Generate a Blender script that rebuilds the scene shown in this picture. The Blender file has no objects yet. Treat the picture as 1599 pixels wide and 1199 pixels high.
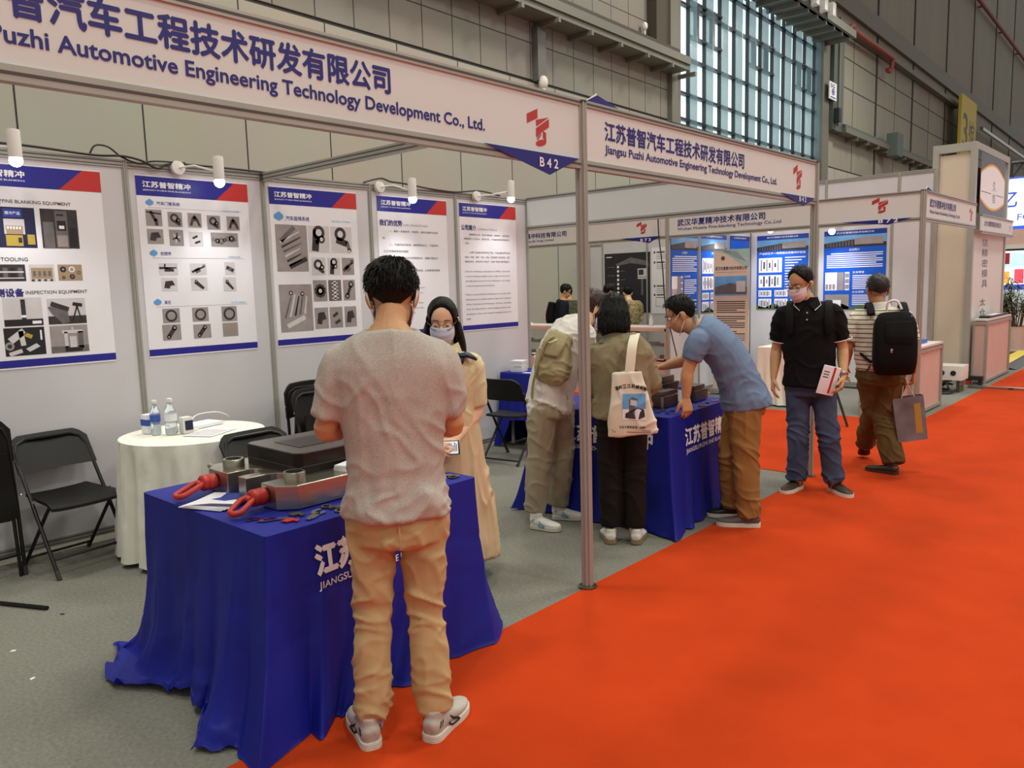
import bpy, bmesh, math, random
import numpy as np
from mathutils import Vector, Matrix, noise
from mathutils.bvhtree import BVHTree
random.seed(7); np.random.seed(7)
SC = bpy.context.scene; COL = SC.collection
V3 = Vector; PI = math.pi

# ---------------------------------------------------------------- camera
F, PITCH, ROLL, YAW = 1219.407, 0.12386, -0.02729, -0.73865
CAM = V3((2.41891, -3.21445, 1.60598))
_fw = V3((math.sin(YAW)*math.cos(PITCH), math.cos(YAW)*math.cos(PITCH), -math.sin(PITCH)))
_r0 = V3((math.cos(YAW), -math.sin(YAW), 0)); _u0 = _r0.cross(_fw)
_r = _r0*math.cos(ROLL)+_u0*math.sin(ROLL); _u = _u0*math.cos(ROLL)-_r0*math.sin(ROLL)
cd = bpy.data.cameras.new('camera'); cam = bpy.data.objects.new('camera', cd); COL.objects.link(cam)
cam.matrix_world = Matrix(((_r.x, _u.x, -_fw.x, CAM.x), (_r.y, _u.y, -_fw.y, CAM.y), (_r.z, _u.z, -_fw.z, CAM.z), (0, 0, 0, 1)))
cd.sensor_width = 36; cd.lens = F/1599*36; cd.clip_end = 300; cd.clip_start = .05
SC.camera = cam
# ---------------------------------------------------------------- light of the hall, plus added fill lamps
W = bpy.data.worlds.new('hall_ambient'); SC.world = W; W.use_nodes = True
W.node_tree.nodes['Background'].inputs[0].default_value = (1.0, .985, .93, 1)
W.node_tree.nodes['Background'].inputs[1].default_value = .36
def hall_or_fill_lamp(x, y, z, power, size=1.6, col=(1, .965, .85)):
    l = bpy.data.lights.new('hall_or_fill_lamp', 'AREA'); l.energy = power; l.size = size; l.color = col; l.shape = 'DISK'
    o = bpy.data.objects.new('hall_or_fill_lamp', l); o.location = (x, y, z); COL.objects.link(o)
for x, y, e in ((-4.5, -3, 310), (3.5, -5, 330), (1.5, 3.5, 330), (9, 1, 330), (15, -3, 520), (15, 7, 520), (-4.5, 6, 330), (3.5, 12, 400), (-4, 15, 360), (3.5, 22, 420), (-4, 28, 420), (4, 36, 420)):  # the strongest pair is fill added to whiten the aisle-facing boards
    hall_or_fill_lamp(x, y, 11.5, e)
SC.view_settings.view_transform = 'Standard'; SC.view_settings.look = 'None'
SC.view_settings.gamma = 1; SC.view_settings.exposure = 0.0
SC.view_settings.use_curve_mapping = False

# ---------------------------------------------------------------- materials
def lin(c):
    if isinstance(c, str):
        c = tuple(int(c[i:i+2], 16)/255 for i in (0, 2, 4))
    return tuple((x/12.92 if x <= .04045 else ((x+.055)/1.055)**2.4) for x in c) + (1,)
def mat(name, col, rough=.6, metal=0, var=0, vscale=8, bump=0, bscale=60, stretch=(1, 1, 1), emit=None, estr=0, alpha=1, trans=0, spec=.5, sheen=0, detail=3):
    m = bpy.data.materials.new(name); m.use_nodes = True; nt = m.node_tree; N = nt.nodes; b = N['Principled BSDF']
    c = lin(col); b.inputs['Base Color'].default_value = c
    b.inputs['Roughness'].default_value = rough; b.inputs['Metallic'].default_value = metal
    b.inputs['Specular IOR Level'].default_value = spec
    if sheen: b.inputs['Sheen Weight'].default_value = sheen
    if alpha < 1: b.inputs['Alpha'].default_value = alpha
    if trans: b.inputs['Transmission Weight'].default_value = trans
    if emit: b.inputs['Emission Color'].default_value = lin(emit); b.inputs['Emission Strength'].default_value = estr
    if var or bump:
        tc = N.new('ShaderNodeTexCoord'); mp = N.new('ShaderNodeMapping'); mp.inputs['Scale'].default_value = stretch
        nt.links.new(tc.outputs['Object'], mp.inputs['Vector'])
    if var:
        n = N.new('ShaderNodeTexNoise'); n.inputs['Scale'].default_value = vscale; n.inputs['Detail'].default_value = detail
        nt.links.new(mp.outputs['Vector'], n.inputs['Vector'])
        r = N.new('ShaderNodeValToRGB'); e = r.color_ramp.elements
        e[0].position = .3; e[1].position = .7
        e[0].color = tuple(x*(1-var) for x in c[:3])+(1,); e[1].color = tuple(min(1, x*(1+var)) for x in c[:3])+(1,)
        nt.links.new(n.outputs['Fac'], r.inputs['Fac']); nt.links.new(r.outputs['Color'], b.inputs['Base Color'])
    if bump:
        n2 = N.new('ShaderNodeTexNoise'); n2.inputs['Scale'].default_value = bscale; n2.inputs['Detail'].default_value = 3
        nt.links.new(mp.outputs['Vector'], n2.inputs['Vector'])
        bp = N.new('ShaderNodeBump'); bp.inputs['Strength'].default_value = bump; bp.inputs['Distance'].default_value = .01
        nt.links.new(n2.outputs['Fac'], bp.inputs['Height']); nt.links.new(bp.outputs['Normal'], b.inputs['Normal'])
    return m
M = {}
def mk(k, *a, **kw):
    M[k] = mat(k, *a, **kw)
mk('panel_white', 'ccc9cb', .45, var=.03, vscale=2, bump=.05, bscale=3)
mk('fascia_white', 'd7dad7', .5, var=.015, vscale=1.5)
mk('aluminium', 'a9a89f', .42, .25, var=.05, vscale=4)
mk('groove_dark', '4a4844', .6)
mk('ink_blue', '1d1a78', .5)
mk('logo_red', 'b5302c', .5)
mk('band_blue', '20208c', .45)
mk('band_red', 'c22f2c', .45)
mk('paper_white', 'ebe9ec', .4, var=.02, vscale=3, bump=.12, bscale=5)
mk('print_white', 'f0f0f4', .5)
mk('print_grey', '504d4e', .6)
mk('print_lightgrey', 'a09d9f', .6)
mk('print_cyan', '5d9fd8', .5)
mk('photo_grey', '9a918f', .5, var=.12, vscale=9)
mk('photo_light', 'cfcaca', .5, var=.06, vscale=9)
mk('photo_mid', '6a6463', .5, var=.2, vscale=14)
mk('photo_dark', '34302f', .5, var=.3, vscale=14)
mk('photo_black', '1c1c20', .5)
mk('photo_tan', 'a88f72', .5)
mk('photo_yellow', 'b9a040', .5)
mk('photo_navy', '1a1c46', .5)
mk('photo_blue', '2a3f9c', .5)
mk('carpet_grey', '807f75', .95, var=.16, vscale=60, bump=.5, bscale=220, detail=9, spec=.1)
mk('carpet_red', 'c03f17', .95, var=.07, vscale=3, bump=.35, bscale=300, detail=6, spec=.08)
mk('cloth_blue', '0b1988', .6, var=.06, vscale=6, bump=.12, bscale=400, spec=.35)
mk('cloth_white', 'e9e7d8', .85, var=.03, vscale=6, bump=.2, bscale=30)
mk('black_plastic', '161513', .5, bump=.05, bscale=200, spec=.3)
mk('black_metal', '141311', .4, .3)
mk('foot_rubber', '3a2d26', .7)
mk('steel', 'b0ab9b', .3, .95, var=.08, vscale=12, bump=.03, bscale=40, stretch=(1, 1, 8))
mk('steel_dark', '6a665d', .34, .8, var=.12, vscale=10)
mk('steel_black', '2b2725', .35, .6, var=.12, vscale=9)
mk('red_paint', 'b42a1e', .45, var=.12, vscale=25)
mk('chrome', 'd0d0cc', .12, 1)
mk('plastic_white', 'e6e3dc', .4)
mk('bulb', 'ffffff', .3, emit='f4f8ff', estr=14)
mk('cable_black', '181818', .5)
mk('wood_pink', 'd2b2a6', .6, var=.04, vscale=5)
mk('counter_white', 'ddd3cf', .5)
mk('poster_blue', '0a58cc', .4, var=.1, vscale=3)
mk('poster_sky', '6aa6d8', .4, var=.15, vscale=5)
mk('poster_navy', '1c3a94', .4)
mk('poster_green', '4d6c4a', .5, var=.3, vscale=9)
mk('poster_beige', 'dcc4ae', .5, var=.03, vscale=4)
mk('poster_teal', '9cc4b8', .5)
mk('tissue_box', 'e9e7df', .6)
# ---------------------------------------------------------------- mesh helpers
class MB:
    def __init__(s): s.v = []; s.f = []; s.m = []; s.sm = []
    def add(s, vs, fs, m=0, smooth=False):
        o = len(s.v); s.v += [tuple(v) for v in vs]
        for f in fs: s.f.append(tuple(i+o for i in f)); s.m.append(m); s.sm.append(smooth)
        return s
    def box(s, c, d, m=0, R=None):
        x, y, z = d[0]/2, d[1]/2, d[2]/2
        vs = [V3((i*x, j*y, k*z)) for i in (-1, 1) for j in (-1, 1) for k in (-1, 1)]
        if R is not None: vs = [R @ v for v in vs]
        vs = [v+V3(c) for v in vs]
        return s.add(vs, [(0, 1, 3, 2), (4, 6, 7, 5), (0, 4, 5, 1), (2, 3, 7, 6), (0, 2, 6, 4), (1, 5, 7, 3)], m)
    def box2(s, a, b, m=0):
        return s.box([(a[i]+b[i])/2 for i in range(3)], [abs(b[i]-a[i]) for i in range(3)], m)
    def bbox(s, c, d, r=.01, m=0, R=None):
        # box with bevelled edges
        bm = bmesh.new(); bmesh.ops.create_cube(bm, size=1)
        bmesh.ops.scale(bm, vec=d, verts=bm.verts)
        bmesh.ops.bevel(bm, geom=bm.edges[:], offset=r, segments=2, profile=.7, affect='EDGES')
        if R is not None: bmesh.ops.transform(bm, matrix=R.to_4x4(), verts=bm.verts)
        bmesh.ops.translate(bm, vec=c, verts=bm.verts)
        bm.verts.index_update()
        s.add([v.co[:] for v in bm.verts], [[v.index for v in f.verts] for f in bm.faces], m, True); bm.free(); return s
    def quad(s, a, b, c, d, m=0): return s.add([a, b, c, d], [(0, 1, 2, 3)], m)
    def poly(s, pts, m=0): return s.add(pts, [tuple(range(len(pts)))], m)
    def prism(s, pts, ext, m=0):
        n = len(pts); e = V3(ext); q = [V3(p) for p in pts]
        return s.add(q+[p+e for p in q], [tuple(range(n))[::-1], tuple(range(n, 2*n))]+[(i, (i+1) % n, n+(i+1) % n, n+i) for i in range(n)], m)
    def tube(s, pts, r, m=0, seg=10, closed=False, cap=True):
        pts = [V3(p) for p in pts]; n = len(pts); rs = r if isinstance(r, (list, tuple)) else [r]*n
        up = None; rings = []
        for i, p in enumerate(pts):
            a = pts[(i-1) % n] if (i > 0 or closed) else p; b = pts[(i+1) % n] if (i < n-1 or closed) else p
            t = (b-a).normalized()
            if up is None:
                up = V3((0, 0, 1)) if abs(t.z) < .9 else V3((1, 0, 0))
            x = up.cross(t)
            if x.length < 1e-6: x = V3((1, 0, 0)).cross(t)
            x.normalize(); y = t.cross(x).normalized(); up = y
            rings.append([p+(x*math.cos(k*2*PI/seg)+y*math.sin(k*2*PI/seg))*rs[i] for k in range(seg)])
        vs = [q for g in rings for q in g]; fs = []
        L = n if closed else n-1
        for i in range(L):
            j = (i+1) % n
            for k in range(seg):
                l = (k+1) % seg; fs.append((i*seg+k, i*seg+l, j*seg+l, j*seg+k))
        if cap and not closed: fs += [tuple(range(seg))[::-1], tuple((n-1)*seg+k for k in range(seg))]
        return s.add(vs, fs, m, True)
    def lathe(s, prof, c=(0, 0, 0), seg=24, m=0, R=None):
        vs = []; n = len(prof)
        for k in range(seg):
            a = 2*PI*k/seg
            for r, z in prof:
                v = V3((r*math.cos(a), r*math.sin(a), z))
                if R is not None: v = R @ v
                vs.append(v+V3(c))
        fs = [(k*n+i, ((k+1) % seg)*n+i, ((k+1) % seg)*n+i+1, k*n+i+1) for k in range(seg) for i in range(n-1)]
        if prof[0][0] > 1e-6: fs.append(tuple(k*n for k in range(seg))[::-1])
        if prof[-1][0] > 1e-6: fs.append(tuple(k*n+n-1 for k in range(seg)))
        return s.add(vs, fs, m, True)
    def sphere(s, c, r, m=0, seg=16, R=None):
        r = (r, r, r) if not isinstance(r, (tuple, list)) else r; n = seg//2; vs = []
        for i in range(n+1):
            t = PI*i/n
            for k in range(seg):
                a = 2*PI*k/seg; v = V3((r[0]*math.sin(t)*math.cos(a), r[1]*math.sin(t)*math.sin(a), r[2]*math.cos(t)))
                if R is not None: v = R @ v
                vs.append(v+V3(c))
        return s.add(vs, [(i*seg+k, (i+1)*seg+k, (i+1)*seg+(k+1) % seg, i*seg+(k+1) % seg) for i in range(n) for k in range(seg)], m, True)
    def loft(s, st, side, seg=20, ex=2.0, m=0, sub=4, cap=True):
        """closed tube of elliptical rings: st = [(x,y,z,a,b)], a half width along side, b the other way"""
        st = [(V3(q[:3]), q[3], q[4]) for q in st]
        P = catmull([q[0] for q in st], sub); A = catmull1([q[1] for q in st], sub); B = catmull1([q[2] for q in st], sub)
        n = len(P); rings = []; side = V3(side)
        def ring(c, t, a, b):
            x = (side-t*side.dot(t)).normalized(); y = t.cross(x)
            o = []
            for k in range(seg):
                ct, sn = math.cos(2*PI*k/seg), math.sin(2*PI*k/seg)
                o.append(c+x*(a*math.copysign(abs(ct)**(2/ex), ct))+y*(b*math.copysign(abs(sn)**(2/ex), sn)))
            return o
        T = [(P[min(i+1, n-1)]-P[max(i-1, 0)]).normalized() for i in range(n)]
        if cap:
            for h, g in ((.62, .55), (.4, .85)):
                rings.append(ring(P[0]-T[0]*min(A[0], B[0])*h*cap*.8, T[0], A[0]*g, B[0]*g))
        for i in range(n): rings.append(ring(P[i], T[i], A[i], B[i]))
        if cap:
            for h, g in ((.4, .85), (.62, .55)):
                rings.append(ring(P[-1]+T[-1]*min(A[-1], B[-1])*h*cap*.8, T[-1], A[-1]*g, B[-1]*g))
        L = len(rings); vs = [q for r in rings for q in r]
        fs = [(i*seg+k, i*seg+(k+1) % seg, (i+1)*seg+(k+1) % seg, (i+1)*seg+k) for i in range(L-1) for k in range(seg)]
        fs += [tuple(range(seg))[::-1], tuple((L-1)*seg+k for k in range(seg))]
        return s.add(vs, fs, m, True)
    def xf(s, Mx):
        s.v = [tuple(Mx @ V3(v)) for v in s.v]; return s
    def mesh(s, name, mats):
        me = bpy.data.meshes.new(name); me.from_pydata(s.v, [], s.f)
        for q in mats: me.materials.append(q)
        me.polygons.foreach_set('material_index', s.m); me.polygons.foreach_set('use_smooth', s.sm)
        me.update()
        if any(s.sm): me.set_sharp_from_angle(angle=math.radians(42))
        return me
    def build(s, name, mats, parent=None):
        if not isinstance(mats, (list, tuple)): mats = [mats]
        mats = [M[q] if isinstance(q, str) else q for q in mats]
        return link(name, s.mesh(name, mats), parent)
def link(name, me, parent=None):
    o = bpy.data.objects.new(name, me); COL.objects.link(o)
    if parent is not None: o.parent = parent
    return o
def catmull(P, sub):
    P = [V3(p) for p in P]; n = len(P); out = []
    for i in range(n-1):
        a, b, c, d = P[max(i-1, 0)], P[i], P[i+1], P[min(i+2, n-1)]
        for k in range(sub):
            t = k/sub
            out.append(.5*((2*b)+(c-a)*t+(2*a-5*b+4*c-d)*t*t+(3*b-3*c+d-a)*t**3))
    out.append(P[-1]); return out
def catmull1(P, sub): return [v.x for v in catmull([(p, 0, 0) for p in P], sub)]
def empty(name, loc=(0, 0, 0), rz=0):
    o = bpy.data.objects.new(name, None); COL.objects.link(o); o.location = loc; o.rotation_euler = (0, 0, rz); o.empty_display_size = .1; return o
def tag(o, label, cat, group=None):
    o['label'] = label; o['category'] = cat
    if group: o['group'] = group
    return o
def struct(o, label=None):
    o['kind'] = 'structure'
    if label: o['label'] = label
    return o
def copy_tree(o, parent=None):
    c = o.copy(); COL.objects.link(c)
    if parent is not None: c.parent = parent
    for ch in list(o.children): copy_tree(ch, c)
    return c
def remesh(mb, voxel, it=3, fac=.5):
    me = bpy.data.meshes.new('tmp'); me.from_pydata(mb.v, [], mb.f); me.update()
    o = bpy.data.objects.new('tmp', me); COL.objects.link(o)
    r = o.modifiers.new('r', 'REMESH'); r.mode = 'VOXEL'; r.voxel_size = voxel; r.use_smooth_shade = True
    if it:
        q = o.modifiers.new('s', 'SMOOTH'); q.iterations = it; q.factor = fac
    dg = bpy.context.evaluated_depsgraph_get(); dg.update()
    out = bpy.data.meshes.new_from_object(o.evaluated_get(dg))
    bpy.data.objects.remove(o); bpy.data.meshes.remove(me)
    out.polygons.foreach_set('use_smooth', [True]*len(out.polygons)); return out
def displace(me, fn):
    n = len(me.vertices); co = [v.co.copy() for v in me.vertices]; no = [v.normal.copy() for v in me.vertices]
    for i in range(n):
        d = fn(co[i], no[i])
        if isinstance(d, Vector): me.vertices[i].co = co[i]+d
        elif d: me.vertices[i].co = co[i]+no[i]*d
    me.update()
def ridge(p): return 1-2*abs(noise.noise(p))
# ---------------------------------------------------------------- lettering
_tc = {}
def glyphs(body, bold=0, res=3):
    k = (body, bold, res)
    if k not in _tc:
        c = bpy.data.curves.new('t', 'FONT'); c.body = body; c.size = 1; c.offset = bold; c.resolution_u = res; c.fill_mode = 'FRONT'
        o = bpy.data.objects.new('t', c); COL.objects.link(o)
        dg = bpy.context.evaluated_depsgraph_get(); dg.update(); e = o.evaluated_get(dg); me = e.to_mesh()
        vs = [(v.co.x, v.co.y) for v in me.vertices]; fs = [tuple(p.vertices) for p in me.polygons]
        e.to_mesh_clear(); bpy.data.objects.remove(o); bpy.data.curves.remove(c)
        _tc[k] = (vs, fs)
    return _tc[k]
def text(mb, body, o, ux, uy, h, w=None, bold=.012, m=0, res=3, em=False, align='l', slant=0):
    """lays a line of lettering in the plane o + ux*x + uy*y; h = height of the inked box (or of the em), w = its width"""
    cjk = any(ord(ch) > 0x2e80 for ch in body)
    vs, fs = glyphs(body, 0 if cjk else min(bold, .010), res)
    if not vs: return
    x0 = min(v[0] for v in vs); x1 = max(v[0] for v in vs); y0 = min(v[1] for v in vs); y1 = max(v[1] for v in vs)
    sy = h if em else h/(y1-y0)
    if em: y0 = 0
    sx = sy if w is None else w/(x1-x0)
    if align == 'c': x0 = (x0+x1)/2
    if align == 'r': x0 = x1
    o = V3(o); ux = V3(ux); uy = V3(uy)
    n = ux.cross(uy)
    tri = []
    for f in fs:
        a, b, c = [vs[i] for i in f[:3]]
        tri.append(f if (b[0]-a[0])*(c[1]-a[1])-(b[1]-a[1])*(c[0]-a[0]) >= 0 else f[::-1])
    b = bold*1.5 if cjk else .010
    for j, (dx, dy) in enumerate([(0, 0)]+([(b, 0), (-b, 0), (0, b), (0, -b)] if (cjk and bold > .004) or bold > .015 else [])):
        mb.add([o+ux*((v[0]+dx-x0)*sx+slant*(v[1]-y0)*sy)+uy*((v[1]+dy-y0)*sy)+n*(.00012*j) for v in vs], tri, m)
# ---------------------------------------------------------------- floor
struct(MB().box2((-60, -20, -.1), (30, 130, 0), 0).build('floor', 'carpet_grey'))
rc = MB()
rc.box2((0, -12, 0), (9, 130, .006)).box2((-20, 3.04, 0), (.02, 6.05, .0055))
struct(rc.build('floor_carpet', 'carpet_red'), 'orange red carpet along the aisles')
# ---------------------------------------------------------------- hall wall (X about -8, turned 1.8 degrees)
HA = math.radians(1.8)
HD = V3((-math.sin(HA), math.cos(HA), 0)); HN = V3((math.cos(HA), math.sin(HA), 0)); HO = V3((-8, 0, 0))
HM = Matrix(((HN.x, HD.x, 0, HO.x), (HN.y, HD.y, 0, HO.y), (0, 0, 1, 0), (0, 0, 0, 1)))   # local (out, along, up)
def tile_mat(name, col, bw, bh, line=.012, dark='57564f', rough=.7, off=(0, 0)):
    m = mat(name, col, rough); nt = m.node_tree; N = nt.nodes; b = N['Principled BSDF']
    tc = N.new('ShaderNodeTexCoord'); sp = N.new('ShaderNodeSeparateXYZ'); cb = N.new('ShaderNodeCombineXYZ')
    nt.links.new(tc.outputs['Object'], sp.inputs[0]); nt.links.new(sp.outputs['Y'], cb.inputs['X']); nt.links.new(sp.outputs['Z'], cb.inputs['Y'])
    mp = N.new('ShaderNodeMapping'); mp.inputs['Location'].default_value = (off[0], off[1], 0); nt.links.new(cb.outputs[0], mp.inputs[0])
    t = N.new('ShaderNodeTexBrick'); t.offset = 0; t.inputs['Scale'].default_value = 1; t.inputs['Brick Width'].default_value = bw; t.inputs['Row Height'].default_value = bh
    t.inputs['Mortar Size'].default_value = line; t.inputs['Mortar Smooth'].default_value = .1; t.inputs['Bias'].default_value = 0
    c = lin(col); t.inputs['Color1'].default_value = c; t.inputs['Color2'].default_value = tuple(x*.93 for x in c[:3])+(1,); t.inputs['Mortar'].default_value = lin(dark)
    nt.links.new(mp.outputs[0], t.inputs['Vector'])
    nz = N.new('ShaderNodeTexNoise'); nz.inputs['Scale'].default_value = .5; nz.inputs['Detail'].default_value = 5
    mx = N.new('ShaderNodeMix'); mx.data_type = 'RGBA'; mx.blend_type = 'MULTIPLY'; mx.inputs['Factor'].default_value = .25
    nt.links.new(tc.outputs['Object'], nz.inputs['Vector'])
    nt.links.new(t.outputs['Color'], mx.inputs['A']); nt.links.new(nz.outputs['Color'], mx.inputs['B'])
    nt.links.new(mx.outputs['Result'], b.inputs['Base Color']); M[name] = m
tile_mat('wall_lower', 'b5b1a3', 1.47, 40, .012, '2e2c2a', off=(.11, 5))
tile_mat('wall_tiles', '979388', .75, .72, .012, '3f3e3b', off=(.35, -.02))
tile_mat('wall_slabs', 'a09c8e', 1.9, 40, .01, '77746b', off=(0, 5))
mk('wall_joint', '3c3b39', .7); mk('wall_trim', '767469', .5, .2); mk('duct_brown', '4a4136', .6); mk('duct_green', '5f6a64', .5, .3)
def hobj(mb, name, mats, parent=None):
    o = mb.build(name, mats, parent)
    if parent is None: o.matrix_world = HM
    return o
w = MB()
w.box2((-.4, -12, -.2), (0, 130, 5.72), 0)                 # lower cladding
w.box2((-.4, -12, 5.78), (-.02, 15.3, 20), 1)              # tiled field left of the window
w.box2((-.4, 15.3, 10.15), (-.02, 25.95, 10.8), 1)
w.box2((-.4, 25.95, 5.78), (-.02, 130, 24), 2)             # slab field right of the window
w.box2((-.4, 15.3, 14.2), (-.02, 25.95, 24), 2)
w.box2((-.4, -12, 5.72), (-.04, 130, 5.78), 3)
for s in (32.8, 38.6, 45.3, 52, 59, 66, 74, 83, 93): w.box2((-.03, s-.07, 0), (.02, s+.07, 24), 3)
for s in (29.8, 35.7, 41.9, 48.6): w.box2((-.03, s-.02, 0), (-.012, s+.02, 11), 3)
for z in (8.9, 10.0): w.box2((-.03, 27.2, z-.02), (-.012, 130, z+.02), 3)
struct(hobj(w, 'wall_left', ['wall_lower', 'wall_tiles', 'wall_slabs', 'wall_joint']))
t = MB()
t.box2((0, 26.4, 11.6), (.14, 130, 12.3), 0).box2((0, 27.2, 10.85), (.3, 47.5, 11.05), 0)
struct(hobj(t, 'trim_1', ['wall_trim']), 'grey string course high on the hall wall')
t = MB()   # ledge right of the window, with the conduit frame that climbs beside it
t.box2((0, 27.6, 7.0), (.45, 48, 7.2), 0).box2((.3, 27.6, 7.2), (.42, 48, 7.3), 1)
t.box2((0, 26.6, 7.0), (.3, 27.7, 10.4), 1).box2((.3, 27.0, 7.2), (.36, 27.15, 10.3), 0)
for k in range(14): t.box2((0, 29+k*1.4, 6.85), (.45, 29.06+k*1.4, 7.0), 0)
t.box2((.3, 33.4, 6.75), (.75, 34.3, 7.7), 1)
struct(hobj(t, 'trim_2', ['wall_trim', 'duct_green']), 'grey cable ledge right of the window')
t = MB()   # ledge left of the window with its frame
t.box2((0, -10, 6.9), (.55, 15.1, 7.02), 0).box2((.42, -10, 7.02), (.6, 15.1, 7.2), 0).box2((.1, -10, 7.25), (.35, 15.0, 7.42), 2)
for k in range(13): t.box2((0, 1.5+k*1.15, 6.8), (.6, 1.58+k*1.15, 6.9), 0)
t.box2((-.01, 14.0, 7.2), (.25, 14.6, 14), 2).box2((0, 14.6, 7.2), (.3, 15.0, 14), 0)
struct(hobj(t, 'trim_3', ['wall_trim', 'duct_green', 'duct_brown']), 'grey cable ledge left of the window')
t = MB()   # soffit ledge over the window
t.box2((-.02, 15.3, 9.95), (1.0, 26.2, 10.02), 1).box2((.9, 15.3, 9.95), (1.1, 26.4, 10.2), 0)
for k in range(14): t.box2((-.02, 15.6+k*.8, 9.82), (1.0, 15.68+k*.8, 9.95), 0)
t.box2((-.05, 25.85, 0), (.18, 26.5, 10), 0).box2((.0, 26.5, 0), (.12, 26.7, 14), 0).box2((-.05, 15.0, 5.7), (.12, 15.45, 14.2), 0)
t.box2((-.1, 25.75, 10.2), (.3, 26.6, 16), 0)
struct(hobj(t, 'trim_4', ['wall_trim', 'duct_green']), 'grey soffit and jambs round the window')
# window: panes, mullions, transoms, fins
mk('pane_daylight', 'dff4f6', .2, var=.05, vscale=.6, emit='d9f3f6', estr=1.0)
mk('fin_glass', '7f99a4', .25, spec=.6, alpha=.55); mk('mullion_dark', '23292d', .4)
wn = MB(); NB = 11; S0, S1 = 15.45, 25.85; BW = (S1-S0)/NB
wn.box2((-.3, S0, 5.4), (-.22, S1, 14.2), 0)
wo = struct(hobj(wn, 'window_1', ['pane_daylight']))
mu = MB()
for i in range(NB+1): mu.box2((-.22, S0+i*BW-.025, 5.4), (-.12, S0+i*BW+.025, 14.2), 0)
for z in (5.95, 6.62, 7.55, 8.9, 9.75): mu.box2((-.22, S0, z-.035), (-.1, S1, z+.035), 0)
for i in (1, 2, 5, 6, 9, 10):
    a = S0+i*BW-.0; zz = (8.15, 9.05) if i < 4 else (8.15, 8.95)
    for z in zz: mu.box2((-.22, a, z-.03), (-.08, a+BW, z+.03), 0)
    mu.box2((-.22, a+BW*.42, zz[0]), (-.08, a+BW*.5, zz[1]), 0)
mu.build('mullions', ['mullion_dark'], wo)
fn = MB()
for i in range(1, NB+1): fn.box2((-.12, S0+i*BW-.012, 5.4), (.10, S0+i*BW+.012, 9.95), 0)
fn.build('fins', ['fin_glass'], wo)
# things on the hall wall
def wall_thing(name, mb, mats, label, cat, group=None):
    o = hobj(mb, name, mats); tag(o, label, cat, group); return o
mk('pipe_red', '8e3b32', .45); mk('pipe_grey', '6e6d6a', .5, .3); mk('sign_yellow', 'd9c04a', .5); mk('sign_blueprint', '8fb2d8', .5)
p = MB().tube(catmull([(.55, 17, 10.35), (.55, 26.2, 10.35), (.6, 26.9, 10.45), (.6, 27.6, 10.75), (.5, 28.4, 10.72), (.5, 32.9, 10.72), (.5, 33.2, 10.6), (.45, 33.1, 10.2), (.4, 32.8, 10.2)], 4), .09, 0, 10)
wall_thing('fire_pipe', p, ['pipe_red'], 'red pipe with hooked end running above the tall window', 'pipe')
p = MB().tube([(.3, 44.5, 17.6), (.3, 130, 17.7)], .12, 0, 10)
for k in range(8): p.tube([(0, 46+k*6.9, 17.62), (.3, 46+k*6.9, 17.62)], .06, 0, 6)
wall_thing('fire_pipe', p, ['pipe_red'], 'straight red pipe high at the top right of the hall wall', 'pipe')
p = MB().box2((0, 9.45, 5.75), (.14, 9.72, 6.8))
wall_thing('conduit', p, ['pipe_grey'], 'short grey conduit hanging below the wall ledge above the long fascia', 'conduit')
p = MB().sphere((.16, 9.58, 5.72), (.1, .1, .14)).lathe([(.05, -.35), (.05, -.1)], (.16, 9.58, 5.72), 10)
wall_thing('surveillance_camera', p, ['plastic_white'], 'small pale dome camera under the grey conduit', 'camera')
p = MB().bbox((.55, 9.4, 7.75), (.12, .28, .5), .02)
wall_thing('junction_box', p, ['aluminium'], 'small box on the ledge above the dome camera', 'box')
p = MB().sphere((.1, 13.7, 7.75), (.07, .07, .1)).tube([(.1, 13.7, 7.45), (.1, 13.7, 7.7)], .02)
wall_thing('wall_sensor', p, ['plastic_white'], 'tiny white sensor beside the brown shaft left of window', 'sensor')
p = MB().bbox((.06, 15.2, 5.98), (.08, .16, .3), .015)
wall_thing('wall_switch', p, ['plastic_white'], 'small white box at the lower left corner of the window', 'switch')
for k in range(5):
    p = MB().bbox((1.25, 20.4+k*.75, 10.15-.0*k), (.18, .3, .42), .03).box2((1.1, 20.36+k*.75, 10.1), (1.2, 20.44+k*.75, 10.2))
    n = ('first', 'second', 'third', 'fourth', 'last')[k]
    wall_thing('floodlight', p, ['plastic_white'], n+' from the left of the white floodlights over the window', 'floodlight', 'floodlights over the window')
# small 5G sign on the jamb
sg = empty('hanging_sign'); tag(sg, 'small white and blue sign reading 5G beside the window', 'sign')
sg.matrix_world = HM @ Matrix.Translation((0, 26.42, 8.3)) @ Matrix.Diagonal((1, .85, .6, 1)) @ Matrix.Translation((0, -27.06, -8.45))
MB().box2((.3, 26.62, 7.95), (.34, 27.5, 8.95)).build('board', ['print_white'], sg)
q = MB(); text(q, '5G', (.345, 26.75, 8.62), (0, 1, 0), (0, 0, 1), .22, .5, .03); q.build('lettering', ['photo_blue'], sg); q = MB()
for r0, r1 in ((.19, .13), (.09, .03)):
    n = 20; vs = []
    for k in range(n):
        a = 2*PI*k/n; vs += [(.345, 27.06+r0*math.cos(a), 8.4+r0*math.sin(a)), (.345, 27.06+r1*math.cos(a), 8.4+r1*math.sin(a))]
    q.add(vs, [(2*k, (2*k+2) % (2*n), (2*k+3) % (2*n), 2*k+1) for k in range(n)])
q.build('emblem', ['photo_blue'], sg)
MB().box2((.342, 26.74, 8.04), (.346, 27.38, 8.1)).build('caption_bar', ['photo_blue'], sg)
p = MB().tube([(.25, 26.75, 7.0), (.25, 26.75, 7.9)], .07).bbox((.35, 26.8, 7.5), (.3, .3, .5), .05, 0)
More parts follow.
